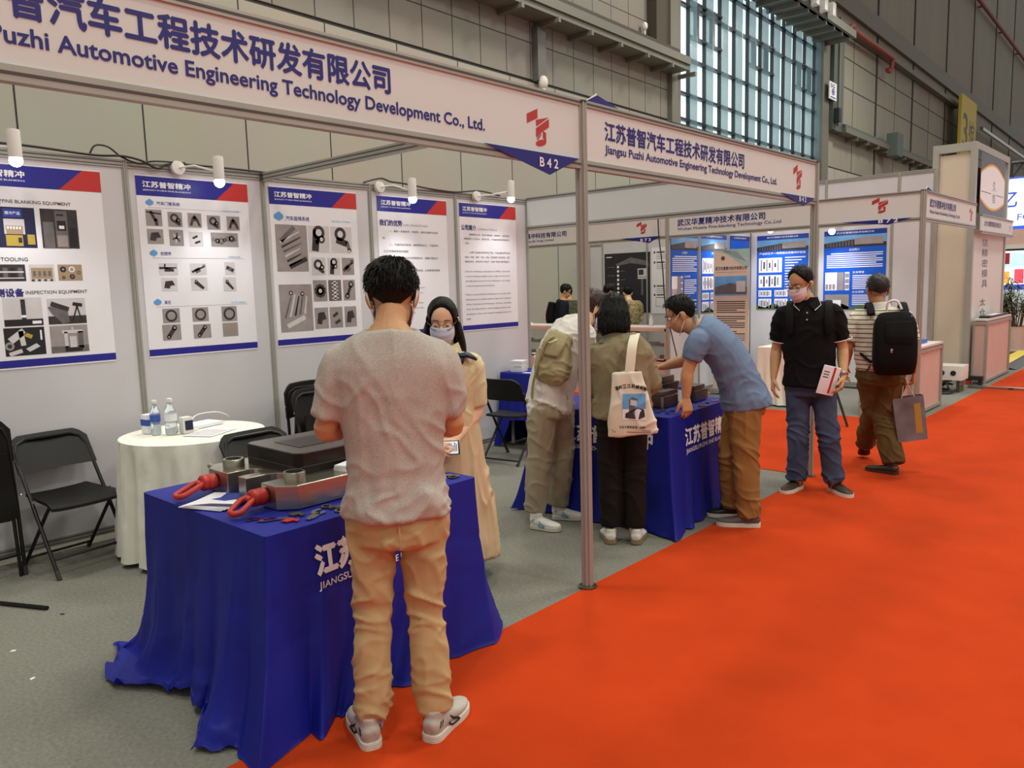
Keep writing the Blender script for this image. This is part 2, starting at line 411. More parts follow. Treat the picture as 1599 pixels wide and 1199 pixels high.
wall_thing('speaker_unit', p, ['mullion_dark'], 'dark unit on a post just below the 5G sign', 'speaker')
# yellow hall number banner
ys = empty('hall_banner'); tag(ys, 'yellow banner with the hall number 3 on the wall', 'banner'); ys.matrix_world = HM
MB().box2((.6, 45.6, 7.4), (.75, 49.6, 11.3)).build('board', ['sign_yellow'], ys)
q = MB(); text(q, '3', (.76, 46.1, 8.5), (0, 1, 0), (0, 0, 1), 1.9, 1.2, .01); text(q, '馆', (.76, 47.7, 8.4), (0, 1, 0), (0, 0, 1), 1.8, 1.4, .0)
q.build('lettering', ['photo_mid'], ys)
p = MB().tube([(.5, 52.6, 10.4), (.5, 70, 10.4), (.5, 100, 10.5)], .12, 0, 8)
wall_thing('duct_pipe', p, ['chrome'], 'bright metal pipe on the wall right of the yellow banner', 'pipe')
# ---------------------------------------------------------------- shell scheme stands
BX = -3.0
def post_mb(x, y, z0=0, z1=2.5, r=.024):
    # eight-groove extrusion
    m = MB(); pts = []
    for k in range(24):
        a = 2*PI*k/24; q = r*(1 if k % 3 else .72); pts.append((x+q*math.cos(a), y+q*math.sin(a), z0))
    m.prism(pts, (0, 0, z1-z0)); return m
def post(x, y, label, z1=2.5, r=.024, group=None):
    o = empty('aluminium_upright', (x, y, 0)); tag(o, label, 'upright', group)
    post_mb(0, 0, 0, z1, r).build('extrusion', 'aluminium', o)
    MB().lathe([(r*1.05, 0), (r*1.05, .008)], (0, 0, z1), 20).build('end_cap', 'groove_dark', o)
    MB().lathe([(r*1.6, .007), (r*1.6, .014), (r*1.05, .02)], (0, 0, 0), 20).build('foot', 'steel_dark', o)
    return o
def rail(mb, a, b, z, h=.05, t=.03, m=0):
    # rail with two grooves
    a = V3((a[0], a[1], z)); b = V3((b[0], b[1], z)); d = (b-a).normalized(); n = d.cross(V3((0, 0, 1)))
    c = (a+b)/2; L = (b-a).length; R = Matrix((d, n, V3((0, 0, 1)))).transposed()
    mb.box(c, (L, t, h), m, R)
    for s in (-1, 1):
        mb.box(c+V3((0, 0, s*h*.22)), (L, t+.004, h*.1), 1, R)
P1 = post(0, 0, 'near aluminium corner upright standing on the carpet edge', r=.031)
P2 = post(0, 3.02, 'aluminium upright behind the man in black polo shirt', r=.031)
P3 = post(0, 6.0, 'upright at the corner of the B72 fascia', r=.031)
P4 = post(-3.1, 6.0, 'upright between the B73 and the Wuhan Huaxia fascias', r=.031)
for q in (P1, P2): pass
# back wall of the near stand: one panel per metre, uprights between them
def panel_wall(name, pts_y, x, label, axis='y', z1=2.5, x0=None):
    m = MB()
    for a, b in zip(pts_y[:-1], pts_y[1:]):
        if axis == 'y':
            m.box2((x-.008, a+.02, .10), (x+.008, b-.02, z1-.045), 0)
            rail(m, (x, a, 0), (x, b, 0), z1-.025, .05, .034, 2); rail(m, (x, a, 0), (x, b, 0), .075, .05, .034, 2)
        else:
            m.box2((a+.02, x-.008, .10), (b-.02, x+.008, z1-.045), 0)
            rail(m, (a, x, 0), (b, x, 0), z1-.025, .05, .034, 2); rail(m, (a, x, 0), (b, x, 0), .075, .05, .034, 2)
    for a in pts_y:
        c = (x, a) if axis == 'y' else (a, x)
        q = post_mb(c[0], c[1], 0, z1, .024); m.add(q.v, q.f, 2)
    # grooves drawn on rails use index 1
    return struct(m.build(name, ['panel_white', 'groove_dark', 'aluminium']), label)
panel_wall('wall_back', [-3.0, -2.0, -1.0, 0, 1.0, 2.0, 3.02], BX, 'white panel wall behind the posters of the near stand')
# fascias
def logo(mb, o, ux, uy, h, m=0):
    """the fair's red folded-ribbon mark; drawn in a 1 x 1.66 box, o = lower left"""
    o = V3(o); ux = V3(ux); uy = V3(uy); s = h/1.66
    P = lambda *q: mb.poly([o+ux*(a*s)+uy*((1.66-b)*s) for a, b in q][::-1], m)
    P((0, .31), (.48, 0), (.48, .40), (0, .71))
    P((.40, .50), (1.0, .27), (.42, .78))
    P((1.0, .34), (1.0, .70), (.66, .98), (.60, 1.06), (.44, 1.26), (.40, 1.20), (.40, .86))
    P((.40, 1.36), (.64, 1.03), (.62, 1.14), (.50, 1.33))
    P((.71, .92), (.86, .98), (.86, 1.38), (.71, 1.22))
    P(*[(.62+.24*math.cos(2*PI*k/20)+.03*math.sin(2*PI*k/20), 1.46-.15*math.sin(2*PI*k/20)-.05*math.cos(2*PI*k/20)) for k in range(20)][::-1])
def fascia(name, a, b, z0, z1, label, lines, logo_at=None, tri=None, toptri=None, back_label=None, th=.02):
    """a -> b runs left to right as seen by the reader; lines = [(text, dist from a, z, h, w, bold)]"""
    a = V3((a[0], a[1], 0)); b = V3((b[0], b[1], 0)); u = (b-a).normalized(); L = (b-a).length; n = u.cross(V3((0, 0, 1)))
    up = V3((0, 0, 1)); R = Matrix((u, n, up)).transposed()
    root = empty(name, (a+b)/2+up*z0); tag(root, label, 'fascia sign')
    inv = Matrix.Translation(-root.location)
    def put(mb, nm, mats): mb.xf(inv); return mb.build(nm, mats, root)
    m = MB(); m.box((a+b)/2+up*((z0+z1)/2), (L-.05, th, z1-z0), 0, R); put(m, 'board', ['fascia_white'])
    for z in (z0-.022, z1+.014):
        m = MB(); hh = .044 if z < z1 else .03; m.box((a+b)/2+up*z, (L-.05, .036, hh), 0, R); m.box((a+b)/2+up*(z), (L-.05, .04, .008), 1, R); put(m, 'rail', ['aluminium', 'groove_dark'])
    f = th/2+.0015
    for (tx, d, z, h, w, bo) in lines:
        q = MB(); text(q, tx, a+u*d+n*f+up*z, u, up, h, w, bo); put(q, 'lettering', ['ink_blue'])
    if logo_at:
        q = MB(); logo(q, a+u*logo_at[0]+n*f+up*logo_at[1], u*logo_at[3] if len(logo_at) > 3 else u, up, logo_at[2]); put(q, 'fair_logo', ['logo_red'])
    if tri:
        (d0, d1, dm, zt, zb, tx, td, tz, thh, tw) = tri
        q = MB(); g = n*(.024)
        q.prism([a+u*d0+g+up*zt, a+u*dm+g+up*zb, a+u*d1+g+up*zt], n*.003, 0)
        text(q, tx, a+u*td+n*.0285+up*tz, u, up, thh, tw, .02, 1); put(q, 'stand_number_flag', ['ink_blue', 'print_white'])
    if toptri:
        (d0, d1, dm, zb, zt) = toptri
        q = MB(); q.prism([a+u*d0+n*.006+up*zb, a+u*d1+n*.006+up*zb, a+u*dm+n*.006+up*zt], n*.003, 0)
        q.prism([a+u*(d0-.004)+n*.008+up*zb, a+u*d0+n*.008+up*zb, a+u*dm+n*.008+up*zt, a+u*(dm-.008)+n*.008+up*(zt+.006)], n*.003, 1); put(q, 'top_flag', ['ink_blue', 'print_white'])
    return root
CN = '江苏普智汽车工程技术研发有限公司'; EN = 'Jiangsu Puzhi Automotive Engineering Technology Development Co., Ltd.'
zt, zb = 2.482, 2.222
FX = 0.0
Y0 = -3.05
fascia('fascia_board', (FX, Y0), (FX, 0), zb, zt, 'long white company name board nearest the camera, at upper left',
       [(CN, -2.79-Y0, 2.348, .098, 1.575, .02), (EN, -2.757-Y0, 2.262, .062, 2.057, .02)],
       (-.42-Y0, 2.248, .172, 1.52), (-.72-Y0, -.05-Y0, -.28-Y0, zb, 2.125, 'B 4 2', -.355-Y0, 2.158, .042, .135))
fascia('fascia_board', (FX, 0), (FX, 3.02), zb, zt, 'company name board between the two front aluminium uprights',
       [(CN, .19, 2.338, .096, 1.58, .018), (EN, .19, 2.262, .056, 2.1, .018)],
       (2.575, 2.265, .185, 1.42), (2.33, 2.96, 2.73, zb, 2.15, 'B 4 2', 2.65, 2.182, .036, .13), (.03, .34, .13, zt+.028, 2.555))
# end fascia of the near stand, seen from behind, and the cross beams
fascia('fascia_board', (0, 3.02), (-3.0, 3.02), zb, zt, 'blank back of the board spanning to the back wall', [])
def beam(a, b, z, label):
    m = MB(); c = V3(((a[0]+b[0])/2, (a[1]+b[1])/2, z)); rt = empty('aluminium_beam', c); tag(rt, label, 'beam')
    m = MB(); rail(m, (a[0]-c.x, a[1]-c.y), (b[0]-c.x, b[1]-c.y), 0, .06, .036); m.build('profile', ['aluminium', 'groove_dark'], rt)
    k = MB()
    for q in (a, b): k.box((q[0]-c.x+(.03 if q is b and 0 else 0), q[1]-c.y, 0), (.05, .045, .05))
    k.build('end_connector', ['steel_dark'], rt)
beam((-2.97, 0), (-.03, 0), 2.47, 'aluminium beam crossing from the back wall to the near upright')
# ------------------------------------------------------------- stands across the side aisle
zt2, zb2 = 2.475, 2.225
W1 = '武汉华夏精冲技术有限公司'; W2 = 'Wuhan Huaxia Fine-blanking Technology Co.,Ltd'
fascia('fascia_board', (-3.1, 6.0), (0, 6.0), zb2, zt2, 'B72 board with Chinese and English company name facing the side aisle',
       [(W1, .15, 2.335, .085, 1.20, .016), (W2, .15, 2.265, .05, 1.40, .012)],
       (2.58, 2.29, .175, 1.6), (2.26, 3.0, 2.76, zb2, 2.165, 'B 7 2', 2.66, 2.188, .04, .2), (.02, .5, .25, zt2+.028, 2.53))
fascia('fascia_board', (0, 6.0), (0, 8.35), zb2, zt2, 'short narrow white board at the aisle corner of stand B72',
       [(W1, .2, 2.34, .085, 1.1, .016), (W2, .2, 2.262, .05, 1.3, .01)], (1.98, 2.26, .17, 1.5), None, (.03, .34, .1, zt2+.028, 2.545))
fascia('fascia_board', (-6.1, 6.0), (-3.1, 6.0), zb2, zt2, 'B73 board left of the B72 board facing the side aisle',
       [('嘉兴华夏精冲科技有限公司', 6.1-6.0, 2.325, .075, 1.2, .016), ('Huaxia Fine-blanking (Jia-Xing) Limited', 6.1-6.0, 2.26, .042, .96, .012)],
       (2.52, 2.265, .17, 1.55), (2.26, 2.9, 2.73, zb2, 2.14, 'B 7 3', 2.59, 2.165, .04, .16))
panel_wall('wall_side', [6.0, 6.82, 7.69, 8.45], -3.1, 'panel wall between the two stands across the side aisle')
panel_wall('wall_partition', [-3.1, -2.05, -1.03, -.52], 8.45, 'panel wall behind the blue posters', 'x')
panel_wall('wall_far', [-5.91, -4.97, -4.03, -3.1], 8.45, 'panel wall at the back of stand B73', 'x')
panel_wall('wall_end', [-12.0, -11.0, -10.0, -9.0, -8.0, -7.0, -6.0, -5.0], 11.4, 'grey panel wall of the stand behind B73', 'x', 2.5)
panel_wall('wall_tall', [-3.0, -2.0, -1.0, -.55], 8.62, 'taller panel wall beyond the blue posters', 'x', 3.03)
mk('shelf_grey', '5d6a6d', .6)
o = tag(MB().box2((-7.75, 11.2, 2.02), (-6.6, 11.36, 2.4)).build('wall_header_panel', 'shelf_grey'), 'dark grey strip panel on the grey wall beyond stand B73', 'panel')
# cable hanging from the B73 fascia
c = MB().tube(catmull([(-3.22, 5.95, 2.47), (-3.2, 5.94, 2.2), (-3.14, 5.93, 1.8), (-3.1, 5.93, 1.3), (-3.0, 5.93, .9), (-2.9, 5.9, .6)], 5), .008, 0, 6)
tag(c.build('hanging_cable', 'cable_black'), 'thin black cable hanging from the B73 board down the upright', 'cable')
# ---------------------------------------------------------------- posters on the near back wall
PX = BX+.012
class Sheet:
    """a printed sheet; (u, z) coordinates on a vertical plane"""
    def __init__(s, o, u, label, x0, x1, z0, z1, name='poster', mats='paper_white', cat='poster', th=.004):
        s.o = V3(o); s.u = V3(u); s.n = s.u.cross(V3((0, 0, 1))); s.root = empty(name, s.P(x0, z0)); tag(s.root, label, cat)
        m = MB(); s.lay = .0008; s.th = th
        s.slab(m, x0, z0, x1, z1, -th, 0); s.put(m, 'sheet', [mats])
    def P(s, x, z, h=0): return s.o+s.u*x+V3((0, 0, z))+s.n*h
    def slab(s, m, x0, z0, x1, z1, h0, h1, k=0):
        q = [s.P(x, z, h) for h in (h0, h1) for z in (z0, z1) for x in (x0, x1)]
        m.add(q, [(0, 1, 3, 2), (4, 5, 7, 6), (0, 1, 5, 4), (2, 3, 7, 6), (0, 2, 6, 4), (1, 3, 7, 5)], k)
    def rect(s, m, x0, z0, x1, z1, k=0, h=1): m.quad(s.P(x0, z0, h*s.lay), s.P(x1, z0, h*s.lay), s.P(x1, z1, h*s.lay), s.P(x0, z1, h*s.lay), k)
    def shape(s, m, pts, k=0, h=2):
        a = sum(p[0]*q[1]-q[0]*p[1] for p, q in zip(pts, pts[1:]+pts[:1]))
        if a < 0: pts = pts[::-1]
        m.poly([s.P(x, z, h*s.lay) for x, z in pts], k)
    def text(s, m, t, x, z, h, w=None, bold=.012, k=0, lay=2, **kw): text(m, t, s.P(x, z, lay*s.lay), s.u, (0, 0, 1), h, w, bold, k, **kw)
    def lines(s, name, mtl, rows, bold=.012, res=3):
        for t, x, z, h, w in rows:
            m = MB(); s.text(m, t, x, z, h, w, bold, res=res); s.put(m, name, [mtl])
    def put(s, m, name, mats): return m.xf(Matrix.Translation(-s.root.location)).build(name, mats, s.root)
BRAND, BRAND_EN = '江苏普智精冲', 'JIANGSU PUZHI FINE BLANKING'
def near_poster(y0, label, y1=None):
    y1 = y0+.81 if y1 is None else y1
    s = Sheet((PX, 0, 0), (0, 1, 0), label, y0, y1, 1.19, 2.415)
    m = MB(); s.rect(m, y0, 2.28, y1, 2.408, 0); s.put(m, 'header_band', ['band_blue'])
    m = MB(); s.shape(m, [(y1, 2.28), (y1-.25, 2.28), (y1-.105, 2.408), (y1, 2.408)], 0); s.put(m, 'header_corner', ['band_red'])
    m = MB(); s.rect(m, y0, 1.2, y1, 1.245, 0); s.put(m, 'footer_band', ['band_blue'])
    m = MB(); s.text(m, BRAND, y0+.045, 2.336, .04, .33, .02, lay=3); s.text(m, BRAND_EN, y0+.045, 2.31, .013, .33, .01, lay=3, res=1)
    s.put(m, 'brand_lettering', ['print_white'])
    return s
PM = ['photo_grey', 'photo_light', 'photo_mid', 'photo_dark', 'photo_black', 'photo_tan', 'photo_yellow', 'photo_navy', 'photo_blue', 'print_white', 'chrome']
G, LT, MD, DK, BK, TN, YL, NV, BL, WH = range(10)
rnd = random.Random(3)
def ring(s, m, cx, cz, r, k, k2, f=.6, n=18, h=2):
    s.shape(m, [(cx+r*math.cos(2*PI*i/n), cz+r*math.sin(2*PI*i/n)) for i in range(n)], k, h)
    if f: s.shape(m, [(cx+r*f*math.cos(2*PI*i/n), cz+r*f*math.sin(2*PI*i/n)) for i in range(n)], k2, 3)
def bar(s, m, x0, z0, x1, z1, w, k, w2=None, h=2):
    w2 = w if w2 is None else w2; d = V3((x1-x0, z1-z0, 0)); L = d.length; nx, nz = -d.y/L, d.x/L
    s.shape(m, [(x0+nx*w, z0+nz*w), (x0-nx*w, z0-nz*w), (x1-nx*w2, z1-nz*w2), (x1+nx*w2, z1+nz*w2)], k, h)
def part_photo(s, x0, z0, x1, z1, kind, bg=G):
    """photograph of a small blanked part"""
    m = MB(); x0, x1 = min(x0, x1), max(x0, x1); z0, z1 = min(z0, z1), max(z0, z1)
    s.rect(m, x0, z0, x1, z1, bg); w, h = x1-x0, z1-z0; cx, cz = (x0+x1)/2, (z0+z1)/2; X = lambda a: x0+a*w; Z = lambda a: z0+a*h
    if kind == 'hook':
        bar(s, m, X(.3), Z(.9), X(.6), Z(.3), w*.09, DK); bar(s, m, X(.6), Z(.45), X(.65), Z(.05), w*.1, DK); bar(s, m, X(.05), Z(.85), X(.95), Z(.75), w*.04, BK)
    elif kind == 'ring': ring(s, m, cx, cz, min(w, h)*.42, DK, bg, .68)
    elif kind == 'claw':
        ring(s, m, X(.45), Z(.6), h*.3, DK, bg, .5); bar(s, m, X(.5), Z(.35), X(.85), Z(.15), w*.1, DK); ring(s, m, X(.72), Z(.45), h*.16, BK, bg, .4)
    elif kind == 'arch':
        s.shape(m, [(X(.12), Z(.15)), (X(.3), Z(.7)), (X(.5), Z(.88)), (X(.75), Z(.6)), (X(.92), Z(.1)), (X(.75), Z(.12)), (X(.6), Z(.45)), (X(.4), Z(.45)), (X(.3), Z(.12))], DK); ring(s, m, X(.5), Z(.68), h*.1, bg, bg, 0)
    elif kind == 'block':
        s.shape(m, [(X(.15), Z(.25)), (X(.25), Z(.75)), (X(.7), Z(.8)), (X(.85), Z(.45)), (X(.55), Z(.4)), (X(.5), Z(.2))], DK)
    elif kind == 'star':
        for a in range(6): bar(s, m, cx, cz, cx+w*.32*math.cos(a*1.05+.3), cz+h*.34*math.sin(a*1.05+.3), w*.07, DK if a % 2 else LT, w*.03)
    elif kind == 'pins': bar(s, m, X(.25), Z(.55), X(.62), Z(.72), h*.07, DK); bar(s, m, X(.4), Z(.22), X(.8), Z(.36), h*.07, DK)
    elif kind == 'row':
        for a in range(7): ring(s, m, X(.1+.13*a), Z(.5-.1*math.sin(a)), h*(.14+.05*(a % 3)), DK if a % 2 else MD, bg, .35, 9)
    elif kind == 'fork': bar(s, m, X(.02), Z(.6), X(.95), Z(.62), h*.1, DK, h*.05); bar(s, m, X(.3), Z(.5), X(.8), Z(.4), h*.2, DK, h*.1); bar(s, m, X(.3), Z(.7), X(.35), Z(.95), w*.04, BK)
    elif kind == 'lever': bar(s, m, X(.1), Z(.25), X(.9), Z(.75), h*.1, DK, h*.06); bar(s, m, X(.3), Z(.3), X(.6), Z(.5), h*.2, MD); ring(s, m, X(.85), Z(.78), h*.12, BK, bg, .4)
    elif kind == 'clip': bar(s, m, X(.25), Z(.7), X(.75), Z(.15), w*.12, DK, w*.08); ring(s, m, X(.3), Z(.72), h*.12, BK, bg, .4)
    elif kind == 'pale': bar(s, m, X(.15), Z(.6), X(.85), Z(.3), h*.16, LT if bg != LT else MD); ring(s, m, X(.3), Z(.55), h*.08, MD, MD, 0); ring(s, m, X(.7), Z(.36), h*.08, MD, MD, 0)
    elif kind == 'link': bar(s, m, X(.3), Z(.2), X(.68), Z(.8), w*.11, DK); ring(s, m, X(.66), Z(.78), h*.16, DK, bg, .5); ring(s, m, X(.32), Z(.22), h*.14, DK, bg, .45)
    elif kind == 'frame': s.shape(m, [(X(.1), Z(.3)), (X(.9), Z(.3)), (X(.9), Z(.7)), (X(.1), Z(.7))], TN); s.shape(m, [(X(.2), Z(.4)), (X(.8), Z(.4)), (X(.8), Z(.6)), (X(.2), Z(.6))], bg, 3)
    elif kind == 'strips':
        for a in range(6): bar(s, m, X(.12+.05*a), Z(.62-.1*a), X(.75+.03*(a % 3)), Z(.86-.12*a), h*.025, (LT, DK, MD)[a % 3], h*.012)
        bar(s, m, X(.15), Z(.65), X(.6), Z(.95), h*.05, MD); bar(s, m, X(.4), Z(.1), X(.95), Z(.28), h*.05, DK)
    elif kind == 'strips2':
        for a in range(5): bar(s, m, X(.15+.15*a), Z(.3+.02*a), X(.35+.12*a), Z(.75+.04*(a % 2)), w*.03, (MD, LT, DK)[a % 3], w*.02)
        bar(s, m, X(.2), Z(.12), X(.75), Z(.3), h*.05, LT); ring(s, m, X(.35), Z(.82), w*.06, DK, LT, .5); ring(s, m, X(.7), Z(.8), w*.06, DK, LT, .5)
    elif kind == 'plate': bar(s, m, X(.3), Z(.05), X(.4), Z(.85), w*.16, DK); ring(s, m, X(.5), Z(.75), w*.28, DK, bg, .5); ring(s, m, X(.42), Z(.4), w*.1, bg, bg, 0); ring(s, m, X(.62), Z(.5), w*.16, DK, LT, .5)
    elif kind == 'plate2': ring(s, m, X(.45), Z(.72), w*.27, DK, bg, .5); bar(s, m, X(.25), Z(.5), X(.75), Z(.35), h*.12, DK); bar(s, m, X(.75), Z(.45), X(.88), Z(.05), w*.08, MD); ring(s, m, X(.85), Z(.08), w*.1, LT, bg, .5)
    elif kind == 'gear':
        n = 20; s.shape(m, [(cx+min(w, h)*(.44 if i % 2 else .38)*math.cos(2*PI*i/n), cz+min(w, h)*(.44 if i % 2 else .38)*math.sin(2*PI*i/n)) for i in range(n)], DK); ring(s, m, cx, cz, min(w, h)*.26, MD, LT, .5)
    elif kind == 'comb':
        bar(s, m, X(.5), Z(.05), X(.5), Z(.95), w*.1, LT)
        for a in range(5): bar(s, m, X(.25), Z(.12+.18*a), X(.75), Z(.14+.18*a), h*.03, LT)
    return s.put(m, 'product_photo', PM)
# --- poster with equipment photographs (far left)
s = near_poster(-1.97, 'poster with photos of fine blanking equipment, leftmost on the back wall')
s.lines('heading', 'ink_blue', [('精冲设备', -1.93, 2.172, .05, .2), ('模具', -1.88, 1.832, .046, .1), ('检测设备', -1.86, 1.628, .048, .2)], .02)
s.lines('subheading', 'print_grey', [('FINE BLANKING EQUIPMENT', -1.725, 2.18, .024, .375), ('TOOLING', -1.765, 1.84, .022, .145), ('INSPECTION EQUIPMENT', -1.65, 1.637, .024, .35)], .008)
m = MB(); s.rect(m, -1.8, 1.92, -1.56, 2.16, NV); s.rect(m, -1.73, 2.1, -1.63, 2.15, BL, 2); s.text(m, '精冲产品', -1.72, 2.115, .02, .08, .01, WH, 3)
s.rect(m, -1.73, 2.0, -1.62, 2.09, LT, 2); s.rect(m, -1.72, 2.0, -1.63, 2.05, TN, 3); s.rect(m, -1.725, 1.93, -1.635, 1.995, YL, 2); s.rect(m, -1.66, 1.95, -1.64, 1.98, DK, 3); s.rect(m, -1.8, 1.96, -1.76, 2.04, LT, 2); s.rect(m, -1.61, 1.94, -1.57, 2.0, YL, 2)
for k in range(5): s.rect(m, -1.715+k*.016, 2.03, -1.705+k*.016, 2.045, WH, 4)
s.put(m, 'press_photo', PM)
m = MB(); s.rect(m, -1.53, 1.92, -1.32, 2.16, DK); s.rect(m, -1.45, 1.92, -1.38, 2.15, MD, 2); s.rect(m, -1.52, 1.92, -1.46, 2.08, MD, 2); s.rect(m, -1.44, 2.03, -1.39, 2.09, BK, 3); s.rect(m, -1.43, 2.04, -1.40, 2.06, WH, 4); s.rect(m, -1.37, 1.93, -1.33, 2.05, BK, 2); s.rect(m, -1.44, 2.12, -1.4, 2.13, BK, 3); s.rect(m, -1.445, 1.93, -1.385, 2.0, G, 3); s.put(m, 'press_photo', PM)
m = MB(); s.rect(m, -1.83, 1.72, -1.64, 1.82, DK)
for k in range(4): s.rect(m, -1.8+k*.04, 1.74, -1.775+k*.04, 1.8, MD if k % 2 else BK, 2)
s.rect(m, -1.82, 1.77, -1.65, 1.78, LT, 3); s.rect(m, -1.82, 1.735, -1.65, 1.742, LT, 3); s.put(m, 'tooling_photo', PM)
m = MB(); s.rect(m, -1.62, 1.72, -1.48, 1.82, LT); s.rect(m, -1.61, 1.735, -1.49, 1.8, TN, 2)
for k in range(4): s.rect(m, -1.6+k*.028, 1.75, -1.585+k*.028, 1.78, MD, 3); s.rect(m, -1.61+k*.034, 1.72, -1.595+k*.034, 1.73, BK, 3)
s.put(m, 'tooling_photo', PM)
m = MB(); s.rect(m, -1.46, 1.72, -1.32, 1.82, TN); ring(s, m, -1.43, 1.79, .018, NV, TN, .4); ring(s, m, -1.38, 1.79, .018, WH, TN, .6); ring(s, m, -1.38, 1.745, .016, DK, MD, .5); ring(s, m, -1.34, 1.77, .012, MD, TN, .4); ring(s, m, -1.43, 1.74, .01, DK, TN, .4); s.put(m, 'tooling_photo', PM)
m = MB(); s.rect(m, -1.78, 1.45, -1.57, 1.62, LT); s.rect(m, -1.78, 1.45, -1.57, 1.49, BK, 2); s.rect(m, -1.685, 1.49, -1.66, 1.61, DK, 2); s.rect(m, -1.69, 1.5, -1.66, 1.515, WH, 3); s.rect(m, -1.63, 1.46, -1.58, 1.478, WH, 3); s.rect(m, -1.685, 1.6, -1.665, 1.61, BK, 3); s.put(m, 'inspection_photo', PM)
m = MB(); s.rect(m, -1.54, 1.45, -1.32, 1.61, LT); s.rect(m, -1.54, 1.45, -1.32, 1.5, DK, 2); s.shape(m, [(-1.54, 1.56), (-1.43, 1.56), (-1.42, 1.46), (-1.46, 1.45), (-1.52, 1.52)], MD, 3); bar(s, m, -1.52, 1.58, -1.42, 1.54, .014, DK, h=4); bar(s, m, -1.37, 1.56, -1.4, 1.47, .004, BK, h=3); bar(s, m, -1.37, 1.56, -1.35, 1.47, .004, BK, h=3); bar(s, m, -1.395, 1.575, -1.34, 1.565, .01, BK, h=4); s.put(m, 'inspection_photo', PM)
m = MB(); s.rect(m, -1.79, 1.27, -1.57, 1.44, BK); bar(s, m, -1.76, 1.36, -1.68, 1.42, .02, LT); bar(s, m, -1.7, 1.42, -1.69, 1.33, .014, LT); ring(s, m, -1.765, 1.33, .025, G, DK, .5); s.shape(m, [(-1.68, 1.31), (-1.62, 1.34), (-1.6, 1.32), (-1.66, 1.29)], LT); bar(s, m, -1.68, 1.40, -1.64, 1.38, .012, YL); s.rect(m, -1.595, 1.36, -1.585, 1.42, WH, 2); bar(s, m, -1.77, 1.28, -1.7, 1.3, .012, LT); s.put(m, 'inspection_photo', PM)
m = MB(); s.rect(m, -1.54, 1.27, -1.32, 1.44, G); s.rect(m, -1.54, 1.27, -1.32, 1.31, MD, 2); s.rect(m, -1.47, 1.39, -1.35, 1.41, LT, 2); s.rect(m, -1.46, 1.29, -1.44, 1.4, LT, 2); s.rect(m, -1.38, 1.29, -1.35, 1.4, MD, 2); s.rect(m, -1.43, 1.3, -1.39, 1.37, LT, 3); s.rect(m, -1.46, 1.275, -1.36, 1.3, BK, 3); s.rect(m, -1.415, 1.41, -1.405, 1.43, LT, 2); s.put(m, 'inspection_photo', PM)
# --- poster with three groups of small part photographs
def cloud(s, m, x, z, r=.018):
    for j, (dx, dz) in enumerate(((-.8, 0), (0, .5), (.6, 0), (0, -.3))): ring(s, m, x+dx*r, z+dz*r, r*.8, 0, 0, 0, 12, 2+.4*j)
s = near_poster(-.94, 'poster with three groups of small part photos, second from left')
for t, x, z, w in (('汽车门锁系统', -.81, 2.222, .16), ('包塑件', -.81, 1.885, .075), ('其它', -.81, 1.552, .045)):
    m = MB(); s.text(m, t, x, z, .024, w, .005); s.put(m, 'heading', ['photo_blue']); m = MB(); cloud(s, m, x-.045, z+.014); s.put(m, 'cloud_mark', ['print_cyan'])
    m = MB(); s.rect(m, x-.06, z-.02, x+.62, z-.018); s.put(m, 'rule', ['print_lightgrey'])
s.lines('subheading', 'print_cyan', [('DOOR LOCK SYSTEM', -.33, 2.2, .012, .12), ('OVERMOLDED', -.32, 1.872, .012, .1), ('OTHERS', -.32, 1.54, .012, .12)], 0, 1)
kinds = ['hook', 'claw', 'arch', 'claw', 'arch', 'block', 'star', 'pins', 'row', 'fork', 'lever', 'pale', 'block', 'clip', 'clip', 'ring', 'ring', 'ring', 'link', 'link', 'frame']
P2 = [(-.89, 2.19, -.78, 2.08), (-.74, 2.18, -.64, 2.08), (-.6, 2.18, -.5, 2.08), (-.46, 2.17, -.36, 2.07), (-.31, 2.17, -.21, 2.07), (-.89, 2.06, -.78, 1.96), (-.74, 2.06, -.64, 1.95), (-.6, 2.05, -.5, 1.95), (-.44, 2.05, -.23, 1.95), (-.83, 1.83, -.7, 1.75), (-.61, 1.83, -.49, 1.75), (-.35, 1.84, -.27, 1.75), (-.82, 1.73, -.71, 1.64), (-.61, 1.73, -.49, 1.64), (-.37, 1.73, -.27, 1.63), (-.83, 1.52, -.71, 1.42), (-.62, 1.52, -.5, 1.42), (-.4, 1.52, -.28, 1.41), (-.84, 1.41, -.71, 1.3), (-.62, 1.4, -.49, 1.3), (-.4, 1.4, -.28, 1.3)]
for i, (q, k) in enumerate(zip(P2, kinds)): part_photo(s, *q, k, LT if 9 <= i <= 14 or i == 7 else G)
# --- poster with large grey photographs of seat parts
s = near_poster(.045, 'poster with large grey photos of car seat parts, third from left')
m = MB(); s.text(m, '汽车座椅系统', .18, 2.163, .034, .21, .005); s.put(m, 'heading', ['photo_blue']); m = MB(); cloud(s, m, .12, 2.19, .028); s.put(m, 'cloud_mark', ['print_cyan'])
s.lines('subheading', 'print_cyan', [('SEATING SYSTEM', .6, 2.165, .013, .18)], 0, 1)
kinds = ['strips', 'plate', 'plate2', 'claw', 'plate', 'lever', 'strips2', 'gear', 'comb', 'link', 'block', 'pins', 'block']
P3 = [(.08, 2.13, .36, 1.77), (.37, 2.13, .57, 1.92), (.585, 2.13, .79, 1.92), (.39, 1.88, .52, 1.74), (.54, 1.88, .66, 1.74), (.68, 1.88, .8, 1.74), (.08, 1.67, .375, 1.3), (.39, 1.7, .52, 1.53), (.535, 1.7, .66, 1.53), (.68, 1.7, .8, 1.53), (.39, 1.48, .52, 1.31), (.535, 1.48, .66, 1.31), (.68, 1.48, .8, 1.31)]
